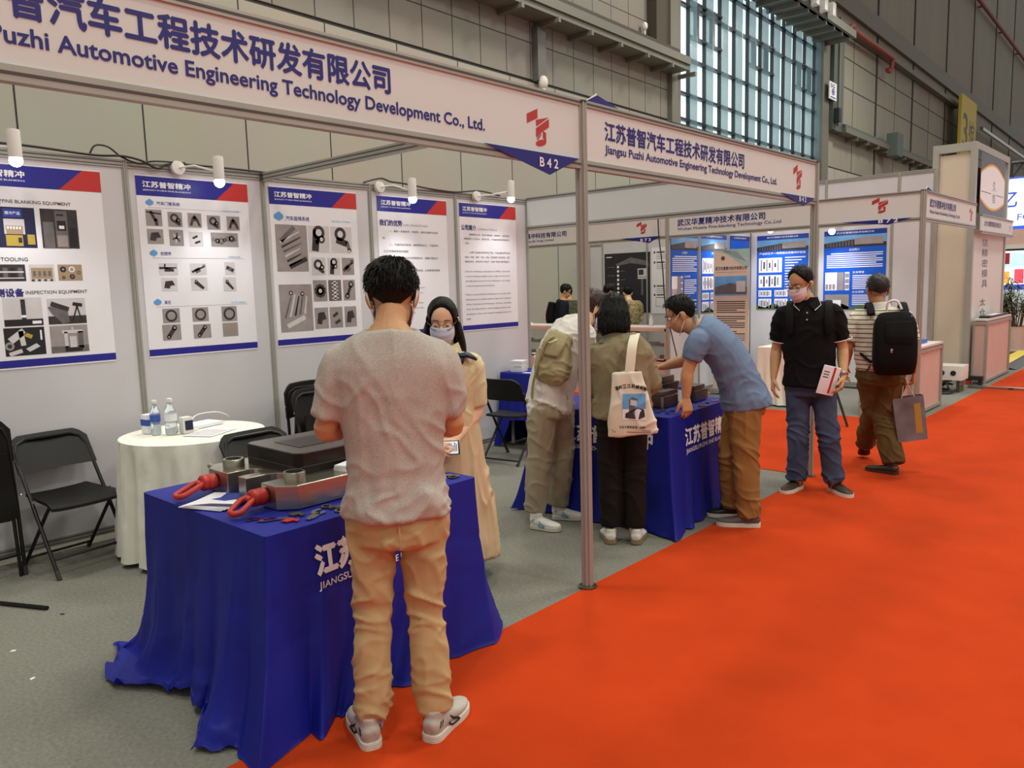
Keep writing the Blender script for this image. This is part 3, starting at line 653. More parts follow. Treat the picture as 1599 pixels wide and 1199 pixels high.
for i, (q, k) in enumerate(zip(P3, kinds)): part_photo(s, *q, k, LT if i in (1, 2, 3, 4) else (MD if i == 8 else G))
# --- two text posters
s = near_poster(1.07, 'text poster headed our advantages, fourth from left')
m = MB(); s.text(m, '我们的优势', 1.09, 2.16, .05, .25, .02); s.put(m, 'heading', ['ink_blue'])
m = MB(); s.text(m, 'OUR ADVANTAGES', 1.35, 2.163, .018, .29, .0); s.put(m, 'subheading', ['print_lightgrey'])
m = MB()
for t, x, z, w in (('一、拥有一支有技术、有经验、经验丰富的专业团', 1.19, 2.105, .57), ('队。', 1.12, 2.045, .03), ('二、完善的技术研发、精密模具加工、产品的加', 1.19, 1.99, .57), ('工工艺拥有独到的理解', 1.12, 1.932, .28), ('三、有方位、有设计的精密技术、精确可靠的方', 1.19, 1.875, .56), ('案。', 1.13, 1.82, .03), ('四、有多年的精准核心理念经营、让更精准的控制', 1.19, 1.765, .58)): s.lines('text_line', 'print_grey', [(t, x, z, .02, w)], 0, 1)
for t, x, z in (('A company with technology and', 1.2, 1.7), ('experienced professional team.', 1.12, 1.655), ('A deep grasp of the blanking research', 1.2, 1.61), ('and development, machining, and product pro-', 1.12, 1.565), ('cessing, with its own know-how.', 1.12, 1.52), ('Precise and reliable tooling of the', 1.2, 1.475), ('latest design, from the first sketch to the', 1.12, 1.43), ('finished part, makes us the ideal', 1.12, 1.385), ('partner for the lowest cost.', 1.12, 1.34)): s.lines('text_line', 'print_grey', [(t, x, z, .018, min(.018*.56*len(t), .66))], 0, 1)
s = near_poster(2.045, 'text poster headed company profile, rightmost on the back wall', 2.845)
m = MB(); s.text(m, '公司简介', 2.065, 2.155, .05, .2, .02); s.put(m, 'heading', ['ink_blue'])
m = MB(); s.text(m, 'COMPANY PROFILE', 2.28, 2.16, .018, .28, .0); s.put(m, 'subheading', ['print_lightgrey'])
m = MB()
for t, x, z, w in (('普智精冲公司、专业于精冲技、高端客户、提供高技', 2.17, 2.105, .57), ('精密精冲工艺设计、模具开发、产品制造等的研发培训', 2.1, 2.065, .64), ('公司。', 2.11, 2.022, .06), ('主要产品有精冲模具等主产品、产品主要应用领域涵', 2.17, 1.935, .57), ('（室内）系统、座椅、天窗、刹车、变速箱等门锁系统等、提供', 2.1, 1.89, .64), ('按最优成本、更有竞争力地生产、和客户建成长期共赢关系。', 2.1, 1.848, .64),
    ('Puzhi fine blanking positioning as an R&D technology', 2.1, 1.752, .635), ('research training as high-precision, high-end customers', 2.1, 1.706, .635), ('and high-grade interests for fine blanking process design', 2.1, 1.66, .635), ('tooling development and manufacture.', 2.1, 1.614, .41), ('Puzhi processes build the blanking processes mass. Mai-', 2.1, 1.53, .64), ('blanking parts are mainly applied in high door lock parts', 2.1, 1.483, .64), ('(Wide Vehicles) and Volkswagen Golf etc., including', 2.1, 1.436, .64), ('their clutching systems, turbocharging systems, auto', 2.1, 1.39, .64), ('transmission reduces, auto integrated management improves', 2.1, 1.343, .64), ('ment.', 2.1, 1.298, .06)): s.lines('text_line', 'print_grey', [(t, x, z, .019, w)], 0, 1)

# ---------------------------------------------------------------- arm lamps on the back wall rail
def arm_lamp(yb, yl, zl, label, side=1):
    """round base on the rail, arm along the wall, can with glowing bulb"""
    o = empty('arm_spotlight', (BX+.03, yb, 2.475)); tag(o, label, 'lamp', 'arm lamps on the back wall')
    R = Matrix.Rotation(PI/2, 3, 'Y')
    MB().lathe([(.045, 0), (.05, .01), (.045, .035), (.012, .04)], (0, 0, 0), 20, 0, R).build('base', 'plastic_white', o)
    e = V3((.22, yl-yb, zl-2.475+.03))
    MB().tube([(.035, 0, 0), (.12, (yl-yb)*.35, .01), (.21, (yl-yb)*.93, zl-2.475+.03)], .007).sphere((.21, (yl-yb)*.93, zl-2.475+.03), .014).build('arm', 'plastic_white', o)
    MB().lathe([(.012, .105), (.034, .1), (.036, .09), (.036, -.055), (.03, -.06)], e, 20).build('can', 'plastic_white', o)
    b = MB().sphere(e+V3((0, 0, -.072)), (.036, .036, .036), 0, 16).build('bulb', 'bulb', o)
    l = bpy.data.lights.new('arm_lamp_light', 'SPOT'); l.energy = 16; l.spot_size = 2.3; l.spot_blend = .8; l.shadow_soft_size = .04; l.color = (.92, .96, 1)
    q = bpy.data.objects.new('arm_lamp_light', l); COL.objects.link(q); q.parent = o; q.location = e+V3((.01, 0, -.125)); q.rotation_euler = (0, -.25, 0)
    return o
arm_lamp(-1.88, -1.70, 2.44, 'arm lamp over the equipment poster at far left')
arm_lamp(-.66, -.47, 2.415, 'arm lamp over the poster with three groups of small parts')
arm_lamp(1.08, 1.27, 2.41, 'arm lamp over the our advantages text poster')
arm_lamp(2.25, 2.52, 2.49, 'arm lamp over the company profile text poster')
# cables lying along the rail
def cable(pts, r, label, mtl='cable_black', name='power_cable'):
    return tag(MB().tube(catmull(pts, 5), r, 0, 6).build(name, mtl), label, 'cable')
cable([(-2.98, -2.6, 2.53), (-2.97, -2.0, 2.52), (-2.96, -1.6, 2.525), (-2.97, -1.2, 2.51), (-2.96, -1.02, 2.52), (-2.95, -.9, 2.50), (-2.95, -.8, 2.46), (-2.96, -.7, 2.5), (-2.97, -.35, 2.51), (-2.97, .1, 2.505)], .008, 'black lamp cable along the rail over the left posters')
cable([(-2.97, -1.22, 2.505), (-2.97, -1.18, 2.57), (-2.97, -1.1, 2.57), (-2.97, -1.02, 2.515), (-2.95, -.92, 2.48), (-2.95, -.82, 2.505), (-2.96, -.6, 2.515)], .006, 'looped black cable on the rail between the first two posters')
cable([(-2.97, .93, 2.505), (-2.96, 1.1, 2.55), (-2.95, 1.2, 2.53), (-2.95, 1.35, 2.525), (-2.97, 1.7, 2.505), (-2.97, 2.0, 2.5), (-2.96, 2.3, 2.53), (-2.97, 2.6, 2.505)], .008, 'black lamp cable along the rail over the right posters')
# ---------------------------------------------------------------- folding chairs
def chair_mesh(fold=False):
    """folding chair facing +Y; returns list of (name, MB, mat). Origin on the floor under the seat"""
    W_ = .215; P = []
    top = V3((0, -.235, .755)); foot = V3((0, .235, 0))      # upright line: top back -> front foot
    lerp = lambda t: top+(foot-top)*t
    f = MB()
    pts = [(-W_, *lerp(1)[1:]), (-W_, *lerp(.55)[1:]), (-W_*.98, *lerp(.1)[1:]), (-W_*.86, *lerp(.02)[1:]), (-W_*.6, *lerp(-.01)[1:]), (W_*.6, *lerp(-.01)[1:]), (W_*.86, *lerp(.02)[1:]), (W_*.98, *lerp(.1)[1:]), (W_, *lerp(.55)[1:]), (W_, *lerp(1)[1:])]
    f.tube(pts, .0115, 0, 8); f.tube([(-W_, *lerp(.86)[1:]), (W_, *lerp(.86)[1:])], .008, 0, 6); P.append(('front_frame', f, 'black_metal'))
    for sx in (-1, 1):
        a = V3((sx*(W_-.028), .15, .425)); b = V3((sx*(W_-.028), .05, .33)); c = V3((sx*(W_-.024), -.25, .0))
        P.append(('leg', MB().tube([a, a+(b-a)*.7, b+V3((0, -.02, -.025)), c], .0105, 0, 8), 'black_metal'))
    P.append(('crossbar', MB().tube([(-W_+.024, -.222, .04), (W_-.024, -.222, .04)], .008, 0, 6), 'black_metal'))
    # seat: dished shell
    n = 10; q = MB(); vs = []; 
    for i in range(n+1):
        for j in range(n+1):
            u = -1+2*i/n; v = -1+2*j/n; w = .195+.015*v; rr = 1 if abs(u) < .8 or v < .7 else 1-.06*((abs(u)-.8)/.2)
            vs.append((u*w, .02+v*.2*rr, .438-.018*(1-u*u)*(1-v*v*.6)-.022*max(0, v-.4)**2*3+.008*max(0, -v)))
    m = len(vs); vs += [(x, y, z-.018) for x, y, z in vs]; N1 = n+1
    fs = [(i*N1+j, (i+1)*N1+j, (i+1)*N1+j+1, i*N1+j+1) for i in range(n) for j in range(n)]; fs += [tuple(m+k for k in f[::-1]) for f in fs]
    edge = [i*N1 for i in range(N1)]+[n*N1+j for j in range(1, N1)]+[i*N1+n for i in range(n-1, -1, -1)]+[j for j in range(n-1, 0, -1)]
    fs += [(edge[k], m+edge[k], m+edge[(k+1) % len(edge)], edge[(k+1) % len(edge)]) for k in range(len(edge))]
    q.add(vs, fs, 0, True); P.append(('seat', q, 'black_plastic'))
    # backrest: rounded panel curved backwards
    d = (foot-top).normalized(); q = MB(); vs = []; n = 14; rows = 7
    for i in range(n+1):
        u = -1+2*i/n; x = u*(W_+.012)
        for j in range(rows+1):
            v = j/rows; cut = .05*max(0, abs(u)-.72)**1.6/(.28**1.6)
            z0, z1 = .575, .785-cut
            z = z0+(z1-z0)*v; y = top.y+(.755-z)/(.755)*(foot.y-top.y)-.03*(1-u*u)-.006
            vs.append((x, y, z))
    m = len(vs); vs += [(x, y+.016, z+.004) for x, y, z in vs]; N1 = rows+1
    fs = [(i*N1+j, (i+1)*N1+j, (i+1)*N1+j+1, i*N1+j+1) for i in range(n) for j in range(rows)]; fs += [tuple(m+k for k in f[::-1]) for f in fs]
    edge = [i*N1 for i in range(n+1)]+[n*N1+j for j in range(1, N1)]+[i*N1+rows for i in range(n-1, -1, -1)]+[j for j in range(rows-1, 0, -1)]
    fs += [(edge[k], m+edge[k], m+edge[(k+1) % len(edge)], edge[(k+1) % len(edge)]) for k in range(len(edge))]
    q.add(vs, fs, 0, True); P.append(('backrest', q, 'black_plastic'))
    s = MB()
    for sx in (-1, 1):
        s.sphere((sx*(W_+.012), top.y+.065, .655), .006, 0, 8).sphere((sx*(W_+.012), .02, .43), .006, 0, 8)
    P.append(('rivets', s, 'chrome'))
    b = MB()
    for sx in (-1, 1): b.tube([lerp(.94)+V3((sx*W_, 0, 0)), lerp(1)+V3((sx*W_, 0, 0))], .014, 0, 8).tube([(sx*(W_-.024), -.243, .02), (sx*(W_-.024), -.25, 0)], .014, 0, 8)
    P.append(('rubber_feet', b, 'foot_rubber'))
    if fold:
        # seat swung up flat against the frame, legs folded along the uprights
        out = []
        for nm, mb, mt in P:
            if nm == 'seat': mb.xf(Matrix.Translation((0, -.012, .475)) @ Matrix.Rotation(math.radians(-59.5), 4, 'X') @ Matrix.Translation((0, -.02, -.43)))
            elif nm in ('leg', 'crossbar'): mb.xf(Matrix.Translation((0, -.03, .45)) @ Matrix.Rotation(math.radians(74), 4, 'X') @ Matrix.Translation((0, -.15, -.425)))
            elif nm == 'rubber_feet': mb = MB().tube([lerp(.94)+V3((W_, 0, 0)), lerp(1)+V3((W_, 0, 0))], .014, 0, 8).tube([lerp(.94)-V3((W_, 0, 0)), lerp(1)-V3((W_, 0, 0))], .014, 0, 8)
            out.append((nm, mb, mt))
        P = out
    return P
CHG = 'black folding chairs'
def make_chair(fold=False):
    o = empty('folding_chair')
    for nm, mb, mt in chair_mesh(fold): mb.build(nm, mt, o)
    return o
ch0 = make_chair(); chF = make_chair(True)
def put_chair(src, first, loc, face, label, tilt=0):
    o = src if first else copy_tree(src)
    o.location = loc; o.rotation_euler = (tilt, 0, face-PI/2); tag(o, label, 'chair', CHG); return o
put_chair(ch0, True, (-2.70, -1.60, .001), math.radians(7), 'open black folding chair left of the white round table')
put_chair(ch0, False, (-1.63, -.83, .001), math.radians(4), 'black folding chair behind the steel die, only its back showing')
put_chair(ch0, False, (-2.42, 2.1, .001), math.radians(100), 'open black folding chair in front of the small blue table')
put_chair(chF, True, (-2.90, -2.11, .115), math.radians(4), 'folded black chair leaning on the wall at the left edge', -.50)
put_chair(chF, False, (-2.84, .10, .115), math.radians(2), 'folded black chair against the wall behind the man in grey', -.50)
put_chair(chF, False, (-2.50, .04, .075), math.radians(4), 'folded black chair leaning in front of the other at the wall', -.30)
# ---------------------------------------------------------------- tables with cloths
def draped(name, top, outline, z, folds, label, cat, matk, NK=420, NR=26, puddle=None, seed=1, sag=.012, rootz=0):
    """cloth over a table: top = loop of (x, y) edge points, outline = function s -> (x, y, floorspread) of the hem"""
    n = len(top); P = [V3((q[0], q[1], 0)) for q in top]
    L = [0]
    for i in range(n): L.append(L[-1]+(P[(i+1) % n]-P[i]).length)
    tot = L[-1]; c = sum(P, V3())/n
    def edge(s):
        d = s*tot
        for i in range(n):
            if d <= L[i+1]+1e-9: return P[i]+(P[(i+1) % n]-P[i])*((d-L[i])/(L[i+1]-L[i]))
        return P[0]
    E = [edge(k/NK) for k in range(NK)]
    # rounded look: smooth the loop a little
    E = [sum((E[(k+j) % NK] for j in range(-2, 3)), V3())/5 for k in range(NK)]
    vs = []; fs = []
    rows = []
    for r in (0, .3, .6, .85, .97, 1.0):
        rows.append([c+(e-c)*r+V3((0, 0, z-(.0 if r < .98 else .004))) for e in E])
    for j in range(1, NR+1):
        t = j/NR; row = []
        for k in range(NK):
            s = k/NK; e = E[k]; hx, hy, sp, zz = outline(s)
            b = V3((hx, hy, 0)); out = (b-e); 
            tt = t
            # bezier: edge -> lower mid -> hem
            mid = e+out*(.38-.22*min(1, sp*2.2)); z_mid = (z-zz)*(.42-.36*min(1, sp*2.2))+zz
            p = e*((1-tt)**2)+mid*(2*tt*(1-tt))+b*(tt*tt); h = z*((1-tt)**2)+z_mid*(2*tt*(1-tt))+zz*tt*tt
            if sp > .3:      # cloth that falls straight and then runs out over the floor
                g = min(1, (sp-.3)/.15); a3, b3, c3, d3 = (1-tt)**3, 3*tt*(1-tt)**2, 3*tt*tt*(1-tt), tt**3
                p = p*(1-g)+(e*a3+(e+out*.06)*b3+(e+out*.22)*c3+b*d3)*g; h = h*(1-g)+(z*a3+.30*b3-.10*c3+zz*d3)*g
            nrm = (e-c).normalized()
            fo = folds(s, t)
            p = p+nrm*fo[0]; h = max(.012, h+fo[1])
            row.append(V3((p.x, p.y, h)))
        rows.append(row)
    for r in rows: vs += r
    for i in range(len(rows)-1):
        for k in range(NK):
            fs.append((i*NK+k, (i+1)*NK+k, (i+1)*NK+(k+1) % NK, i*NK+(k+1) % NK))
    ci = len(vs)  # close the middle
    vs.append(c+V3((0, 0, z)))
    fs = [f for f in fs if f[0] >= NK or True]
    mb = MB().add(vs, fs, 0, True)
    # orientation: outward/up
    o = mb.build(name, matk)
    bm = bmesh.new(); bm.from_mesh(o.data); bmesh.ops.remove_doubles(bm, verts=bm.verts, dist=1e-5); bmesh.ops.recalc_face_normals(bm, faces=bm.faces)
    bm.to_mesh(o.data); bm.free(); 
    return o
def ctrl(pts):
    """closed control list [(s, x, y, spread, z)] -> smooth function of s"""
    pts = sorted(pts); n = len(pts)
    def f(s):
        for i in range(n):
            a = pts[i]; b = pts[(i+1) % n]; s1 = b[0] if i < n-1 else b[0]+1
            ss = s if s >= pts[0][0] else s+1
            if a[0] <= ss <= s1:
                t = (ss-a[0])/(s1-a[0]); t = t*t*(3-2*t)
                return tuple(a[k]+(b[k]-a[k])*t for k in (1, 2, 3, 4))
        return pts[0][1:]
    return f
def lay_text(cloth, lines, axis, o, u, matk, d=.004):
    """prints lettering on a cloth: built flat in the plane through o, then pressed onto the cloth along axis"""
    bm = bmesh.new(); bm.from_mesh(cloth.data); bv = BVHTree.FromBMesh(bm); bm.free()
    q = MB()
    for t, x, z, h, w, b in lines: text(q, t, V3(o)+V3(u)*x+V3((0, 0, z)), u, (0, 0, 1), h, w, b)
    ax = V3(axis); nv = []
    for v in q.v:
        p = V3(v); hit = bv.ray_cast(p+ax*1.5, -ax, 3)
        nv.append((hit[0]+ax*d) if hit[0] is not None else p)
    q.v = [tuple(v) for v in nv]
    return q.build('printed_logo', matk, cloth)
# near display table; loop order: A(front near) -> C(front far) -> D -> B
A, B, C_, D = (-.018, -1.845), (-1.03, -1.845), (-.03, -.784), (-1.05, -.784)
out1 = ctrl([(.0, .09, -1.97, .2, .0), (.03, .08, -1.78, .1, .0), (.10, .045, -1.62, .1, .0), (.18, .03, -1.34, .06, .0), (.23, .05, -1.0, .06, .0), (.255, .05, -.84, .1, .0), (.275, -.1, -.62, .1, .0),
             (.36, -.5, -.72, .05, .01), (.48, -1.0, -.7, .1, .01), (.52, -1.12, -.78, .1, .01), (.62, -1.1, -1.3, .06, .01), (.72, -1.16, -1.7, .15, .005), (.752, -1.24, -1.9, .4, .004), (.775, -1.12, -2.06, .5, .003), (.80, -.86, -2.06, .5, .004), (.845, -.64, -1.97, .35, .012), (.88, -.52, -1.90, .1, .03), (.91, -.38, -1.97, .25, .012), (.95, -.2, -2.05, .25, .0), (.98, -.02, -2.02, .25, .0)])
def folds1(s, t):
    a = t**1.3
    f = .020*math.sin(s*2*PI*15+1.3*math.sin(s*11))+.015*max(-.4, math.sin(s*2*PI*27+2+2*math.sin(s*19)))
    # strong corner folds
    for s0, w, am in ((.0, .010, .07), (1.0, .010, .07), (.028, .010, -.05), (.055, .010, .05), (.085, .012, -.03), (.11, .012, .03), (.255, .014, .06), (.745, .010, .06), (.770, .008, -.05), (.795, .009, .05), (.825, .012, -.03), (.972, .009, -.07), (.945, .011, .055), (.915, .010, -.05), (.885, .011, .04), (.30, .015, -.04), (.22, .012, -.04), (.19, .012, .03)):
        f += am*math.exp(-((s-s0)/w)**2)
    zz = 0
    if t > .72 and .73 < s < .98:
        g = (t-.72)/.28; zz = g*.048*max(0, .5+noise.noise(V3((s*60, t*7, 1)))+.7*noise.noise(V3((s*130, t*12, 4))))
    c = .008*ridge(V3((s*14, t*3+s*9, 5)))*min(1, t*3)
    if .79 < s < .945: f *= .55
    for t0, am in ((.28, .006), (.47, .004)): c -= am*math.exp(-((t-t0+.03*math.sin(s*40)+.02*noise.noise(V3((s*30, 0, 0))))/.012)**2)
    return (f*a+c, zz)
cloth1 = draped('tablecloth', [A, C_, D, B], out1, .762, folds1, '', '', 'cloth_blue', 560, 34)
tag(cloth1, 'blue tablecloth on the near table with the steel die, trailing on the floor', 'tablecloth')
lay_text(cloth1, [(BRAND, .19, .565, .11, .60, .035), (BRAND_EN, .19, .505, .036, .60, .006)], (1, 0, 0), (.2, -1.845, 0), (0, 1, 0), 'print_white')
def trestle(loc, rz, lx, ly, h, label):
    o = empty('display_table', loc, rz); tag(o, label, 'table')
    MB().bbox((0, 0, h-.022), (lx-.05, ly-.05, .036), .006).build('tabletop', 'counter_white', o)
    for sx in (-1, 1):
        for sy in (-1, 1): MB().tube([(sx*(lx/2-.08), sy*(ly/2-.08), 0.012), (sx*(lx/2-.08), sy*(ly/2-.08), h-.04)], .018, 0, 8).build('leg', 'aluminium', o)
    return o
trestle((-.53, -1.315, 0), 0, .98, 1.03, .748, 'table hidden under the near blue cloth')
# second display table, turned about 8 degrees
th = math.radians(4); R2 = Matrix.Rotation(th, 3, 'Z'); q2 = V3((-.115, 1.04, 0))
def T2(x, y): v = q2+R2 @ V3((x, y, 0)); return (v.x, v.y)
A2, C2, D2, B2 = T2(0, 0), T2(0, .96), T2(-1.1, .96), T2(-1.1, 0)
def o2(s, x, y, sp=.05, z=.0): v = T2(x, y); return (s, v[0], v[1], sp, z)
out2 = ctrl([o2(0, .06, -.10, .1), o2(.03, .07, .1), o2(.12, .03, .45), o2(.2, .03, .8), o2(.233, .07, 1.04, .1), o2(.3, -.2, 1.0), o2(.45, -.9, 1.0), o2(.5, -1.18, 1.04, .1), o2(.6, -1.14, .5), o2(.733, -1.17, -.08, .1), o2(.77, -1.0, -.05), o2(.85, -.6, -.03), o2(.95, -.15, -.06)])
def folds2(s, t):
    f = .018*math.sin(s*2*PI*21+math.sin(s*13))+.01*math.sin(s*2*PI*37)
    for s0, w, am in ((0, .02, .04), (1, .02, .04), (.04, .013, -.03), (.96, .013, -.03), (.233, .02, .04), (.733, .02, .04)): f += am*math.exp(-((s-s0)/w)**2)
    return (f*t**2.2+.004*ridge(V3((s*15, t*3, 8)))*min(1, t*3), 0)
cloth2 = draped('tablecloth', [A2, C2, D2, B2], out2, .762, folds2, '', '', 'cloth_blue', 420, 26)
tag(cloth2, 'blue tablecloth on the far table with people gathered round it', 'tablecloth')
ux = R2 @ V3((0, 1, 0)); nx = R2 @ V3((1, 0, 0)); ux3 = R2 @ V3((1, 0, 0)); nx3 = R2 @ V3((0, -1, 0))
lay_text(cloth2, [(BRAND, .19, .545, .115, .70, .022), (BRAND_EN, .19, .487, .038, .70, .006)], nx, V3(T2(.2, 0)).to_3d() if 0 else V3((*T2(.2, 0), 0)), ux, 'print_white')
lay_text(cloth2, [(BRAND, .28, .545, .115, .70, .022), (BRAND_EN, .28, .485, .035, .62, .004)], nx3, V3((*T2(-1.1, -.2), 0)), ux3, 'print_white')
cc = T2(-.55, .48); trestle((cc[0], cc[1], 0), th, 1.06, .92, .748, 'table hidden under the far blue cloth')
# small blue table against the end wall
ot = [(-2.52, 2.50), (-2.52, 2.96), (-2.95, 2.96), (-2.95, 2.50)]
out3 = ctrl([(0, -2.47, 2.45, .1, .01), (.25, -2.46, 2.985, .05, .01), (.5, -2.97, 2.985, .05, .01), (.75, -2.975, 2.42, .05, .01), (.79, -2.9, 2.44, .05, .01), (.83, -2.8, 2.46, .05, .28), (.93, -2.6, 2.46, .05, .30), (.97, -2.5, 2.45, .05, .1)])
cloth3 = draped('tablecloth', ot, out3, .755, lambda s, t: (.010*math.sin(s*2*PI*18)*t, 0), '', '', 'cloth_blue', 260, 18)
tag(cloth3, 'blue tablecloth on the small table by the back corner', 'tablecloth')
trestle((-2.735, 2.73, 0), 0, .42, .45, .742, 'small table under the short blue cloth in the back corner')
o = empty('tissue_box', (-2.80, 2.63, .757), .3); tag(o, 'white tissue box on the small blue table', 'box')
MB().bbox((0, 0, .055), (.13, .13, .11), .004).box2((-.068, -.068, .09), (.068, .068, .112)).build('carton', 'tissue_box', o); MB().box2((-.03, -.067, .05), (.05, -.0655, .056)).build('seam', 'print_lightgrey', o)
o = empty('spray_bottle', (-2.70, 2.76, .757)); tag(o, 'clear pump bottle behind the tissue box', 'bottle')
mk('clear_plastic', 'e8f0f4', .08, trans=.85, alpha=1); mk('water_label', '3a5fb4', .4)
MB().lathe([(.024, 0), (.026, .02), (.026, .09), (.012, .115), (.012, .13)], (0, 0, 0), 16).build('body', 'clear_plastic', o)
MB().lathe([(.013, .13), (.013, .15), (.005, .152), (.005, .18)], (0, 0, 0), 12).box2((-.006, -.035, .172), (.006, .008, .184)).build('pump', 'plastic_white', o)
for k, (x, y, r) in enumerate(((-2.63, 2.56, .2), (-2.6, 2.85, -.3))):
    o = MB().box((0, 0, .001), (.09, .055, .002)).build('paper_slip', 'print_white'); o.location = (x, y, .7575); o.rotation_euler = (0, 0, r)
    tag(o, ('white slip of paper beside the tissue box', 'white slip of paper near the far edge of the small blue table')[k], 'paper')
# ---------------------------------------------------------------- white round table
RT = V3((-2.345, -.98, 0)); rr = .43
ring_ = [(RT.x+rr*math.cos(-a), RT.y+rr*math.sin(-a)) for a in [2*PI*k/40 for k in range(40)]]
def outr(s):
    a = -2*PI*s; q = rr+.035; return (RT.x+q*math.cos(a), RT.y+q*math.sin(a), .02, .03)
def foldr(s, t): return ((.036*math.sin(s*2*PI*13+.8*math.sin(s*2*PI*4))+.010*math.sin(s*2*PI*31))*min(1, t*1.4)**.8+.004*ridge(V3((s*30, t*6, 2))), 0)
cloth4 = draped('tablecloth', ring_, outr, .752, foldr, '', '', 'cloth_white', 420, 22)
tag(cloth4, 'white tablecloth with deep folds on the round table', 'tablecloth')
o = empty('round_table', RT); tag(o, 'round table under the white cloth', 'table')
MB().lathe([(.02, .715), (.42, .715), (.42, .74), (.0, .74)], (0, 0, 0), 40).build('tabletop', 'counter_white', o)
MB().tube([(0, 0, .02), (0, 0, .72)], .03).build('column', 'steel_dark', o); MB().lathe([(.22, 0), (.22, .015), (.05, .03), (0, .03)], (0, 0, 0), 24).build('foot', 'steel_dark', o)
def bottle(x, y, label, h=.21, r=.032, lab=True, blue=False):
    o = empty('water_bottle', (x, y, .756)); tag(o, label, 'bottle', 'water bottles')
    prof = [(r*.8, 0), (r, .008), (r, h*.28), (r*.93, h*.32), (r, h*.36), (r, h*.6), (r*.85, h*.7), (r*.42, h*.84), (r*.42, h*.9)]
    MB().lathe(prof, (0, 0, 0), 20).build('body', 'clear_plastic', o)
    MB().lathe([(r*.5, h*.9), (r*.5, h*.985), (r*.42, h), (0, h)], (0, 0, 0), 16).build('cap', 'plastic_white', o)
    if lab: MB().lathe([(r*1.015, h*.38), (r*1.015, h*.58)], (0, 0, 0), 20).build('label_band', 'water_label' if blue else 'print_white', o)
bottle(-2.44, -1.17, 'water bottle with blue label on the white round table', .215, .031, True, True)
bottle(-2.36, -1.11, 'water bottle without blue label beside it on the round table', .225, .036, True)
o = empty('juice_carton', (-2.53, -1.17, .756), .2); tag(o, 'small blue and white carton behind the bottles', 'carton')
MB().bbox((0, 0, .06), (.07, .07, .12), .004).build('box', 'print_white', o); MB().box2((-.036, -.036, .05), (.036, .036, .09)).build('blue_band', 'water_label', o)
o = empty('paper_cup', (-2.33, -1.03, .756)); tag(o, 'small white box with blue side right of the bottles', 'box')
MB().box2((-.03, -.03, 0), (.03, .03, .1)).build('box', 'tissue_box', o); MB().box2((.03, -.02, .02), (.0315, .03, .08)).build('blue_side', 'photo_navy', o)
o = MB().box((0, 0, .01), (.15, .26, .02)).build('notebook', 'print_white'); o.location = (-2.5, -.86, .756); o.rotation_euler = (0, 0, .25); tag(o, 'white notebook at the back of the round table', 'notebook')
o = empty('leaflet', (-2.22, -.93, .756), .5); tag(o, 'printed leaflet lying on the round table', 'leaflet')
MB().box((0, 0, .001), (.2, .28, .002)).build('sheet', 'print_white', o); MB().box((0, -.02, .0022), (.17, .2, .0006)).build('print', 'photo_light', o)
o = MB().tube(catmull([(-2.45, -.98, .762), (-2.42, -.96, .80), (-2.45, -.9, .84), (-2.5, -.75, .835), (-2.55, -.65, .80), (-2.6, -.6, .77)], 5), .004, 0, 6).build('charging_cable', 'plastic_white'); tag(o, 'white cable looping over the round table', 'cable')
o = MB().tube(catmull([(-2.42, -1.05, .76), (-2.34, -.98, .762), (-2.38, -.94, .762), (-2.46, -1.0, .76)], 5), .006, 0, 6).build('charging_cable', 'plastic_white'); tag(o, 'white looped strap beside the bottles', 'cable')
# ---------------------------------------------------------------- steel die on the near table
TZ = .7655
die = empty('stamping_die', (-.5, -1.3, TZ)); tag(die, 'heavy steel stamping die with black upper block on the near blue table', 'die')
def U_plate(x0, x1, y0, y1, z0, z1, slots, ch, m=0):
    p = [(x0, y0+ch)]; p += [(x0+ch, y0)]
    for (a, b, d) in slots:
        r = (b-a)/2; p += [(a, y0)]; p += [((a+b)/2-r*math.cos(t), y0+d-r+r*math.sin(t)) for t in [PI*k/8 for k in range(9)]]; p += [(b, y0)]
    p += [(x1-ch, y0), (x1, y0+ch), (x1, y1-ch), (x1-ch, y1), (x0+ch, y1), (x0, y1-ch)]
    return [(q[0], q[1], z0) for q in p]
dm = Matrix.Translation((.5, 1.3, 0))
m = MB().prism(U_plate(-.86, -.205, -1.65, -.96, .0, .0, [(-.64, -.55, .13), (-.49, -.37, .15)], .06), (0, 0, .095)); m.xf(dm)
m2 = m.build('base_plate', 'steel', die)
bv = m2.modifiers.new('b', 'BEVEL'); bv.width = .003; bv.segments = 2; bv.limit_method = 'ANGLE'
m = MB().prism(U_plate(-.77, -.345, -1.495, -1.05, .095, 0, [], .028), (0, 0, .088)); m.xf(dm)
o = m.build('upper_block', 'steel_black', die); bv = o.modifiers.new('b', 'BEVEL'); bv.width = .003; bv.segments = 2; bv.limit_method = 'ANGLE'
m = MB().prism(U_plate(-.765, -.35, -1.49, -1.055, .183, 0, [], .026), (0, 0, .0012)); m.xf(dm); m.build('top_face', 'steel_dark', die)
m = MB().box2((-.66, -1.41, .184), (-.46, -1.19, .1862), 0); m.xf(dm); m.build('inset_plate', 'steel_black', die)
m = MB().box2((-.768, -1.497, .125), (-.347, -1.4955, .1275)).box2((-.345, -1.49, .125), (-.3435, -1.06, .1275)); m.xf(dm); m.build('parting_line', 'groove_dark', die)
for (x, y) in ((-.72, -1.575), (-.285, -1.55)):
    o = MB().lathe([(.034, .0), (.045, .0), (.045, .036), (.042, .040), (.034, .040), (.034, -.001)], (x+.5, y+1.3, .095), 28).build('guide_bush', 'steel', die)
    MB().lathe([(0, .022), (.0342, .022)], (x+.5, y+1.3, .095), 20).build('bore_shade', 'photo_black', o)  # black disc stands in for the shade inside the open bush
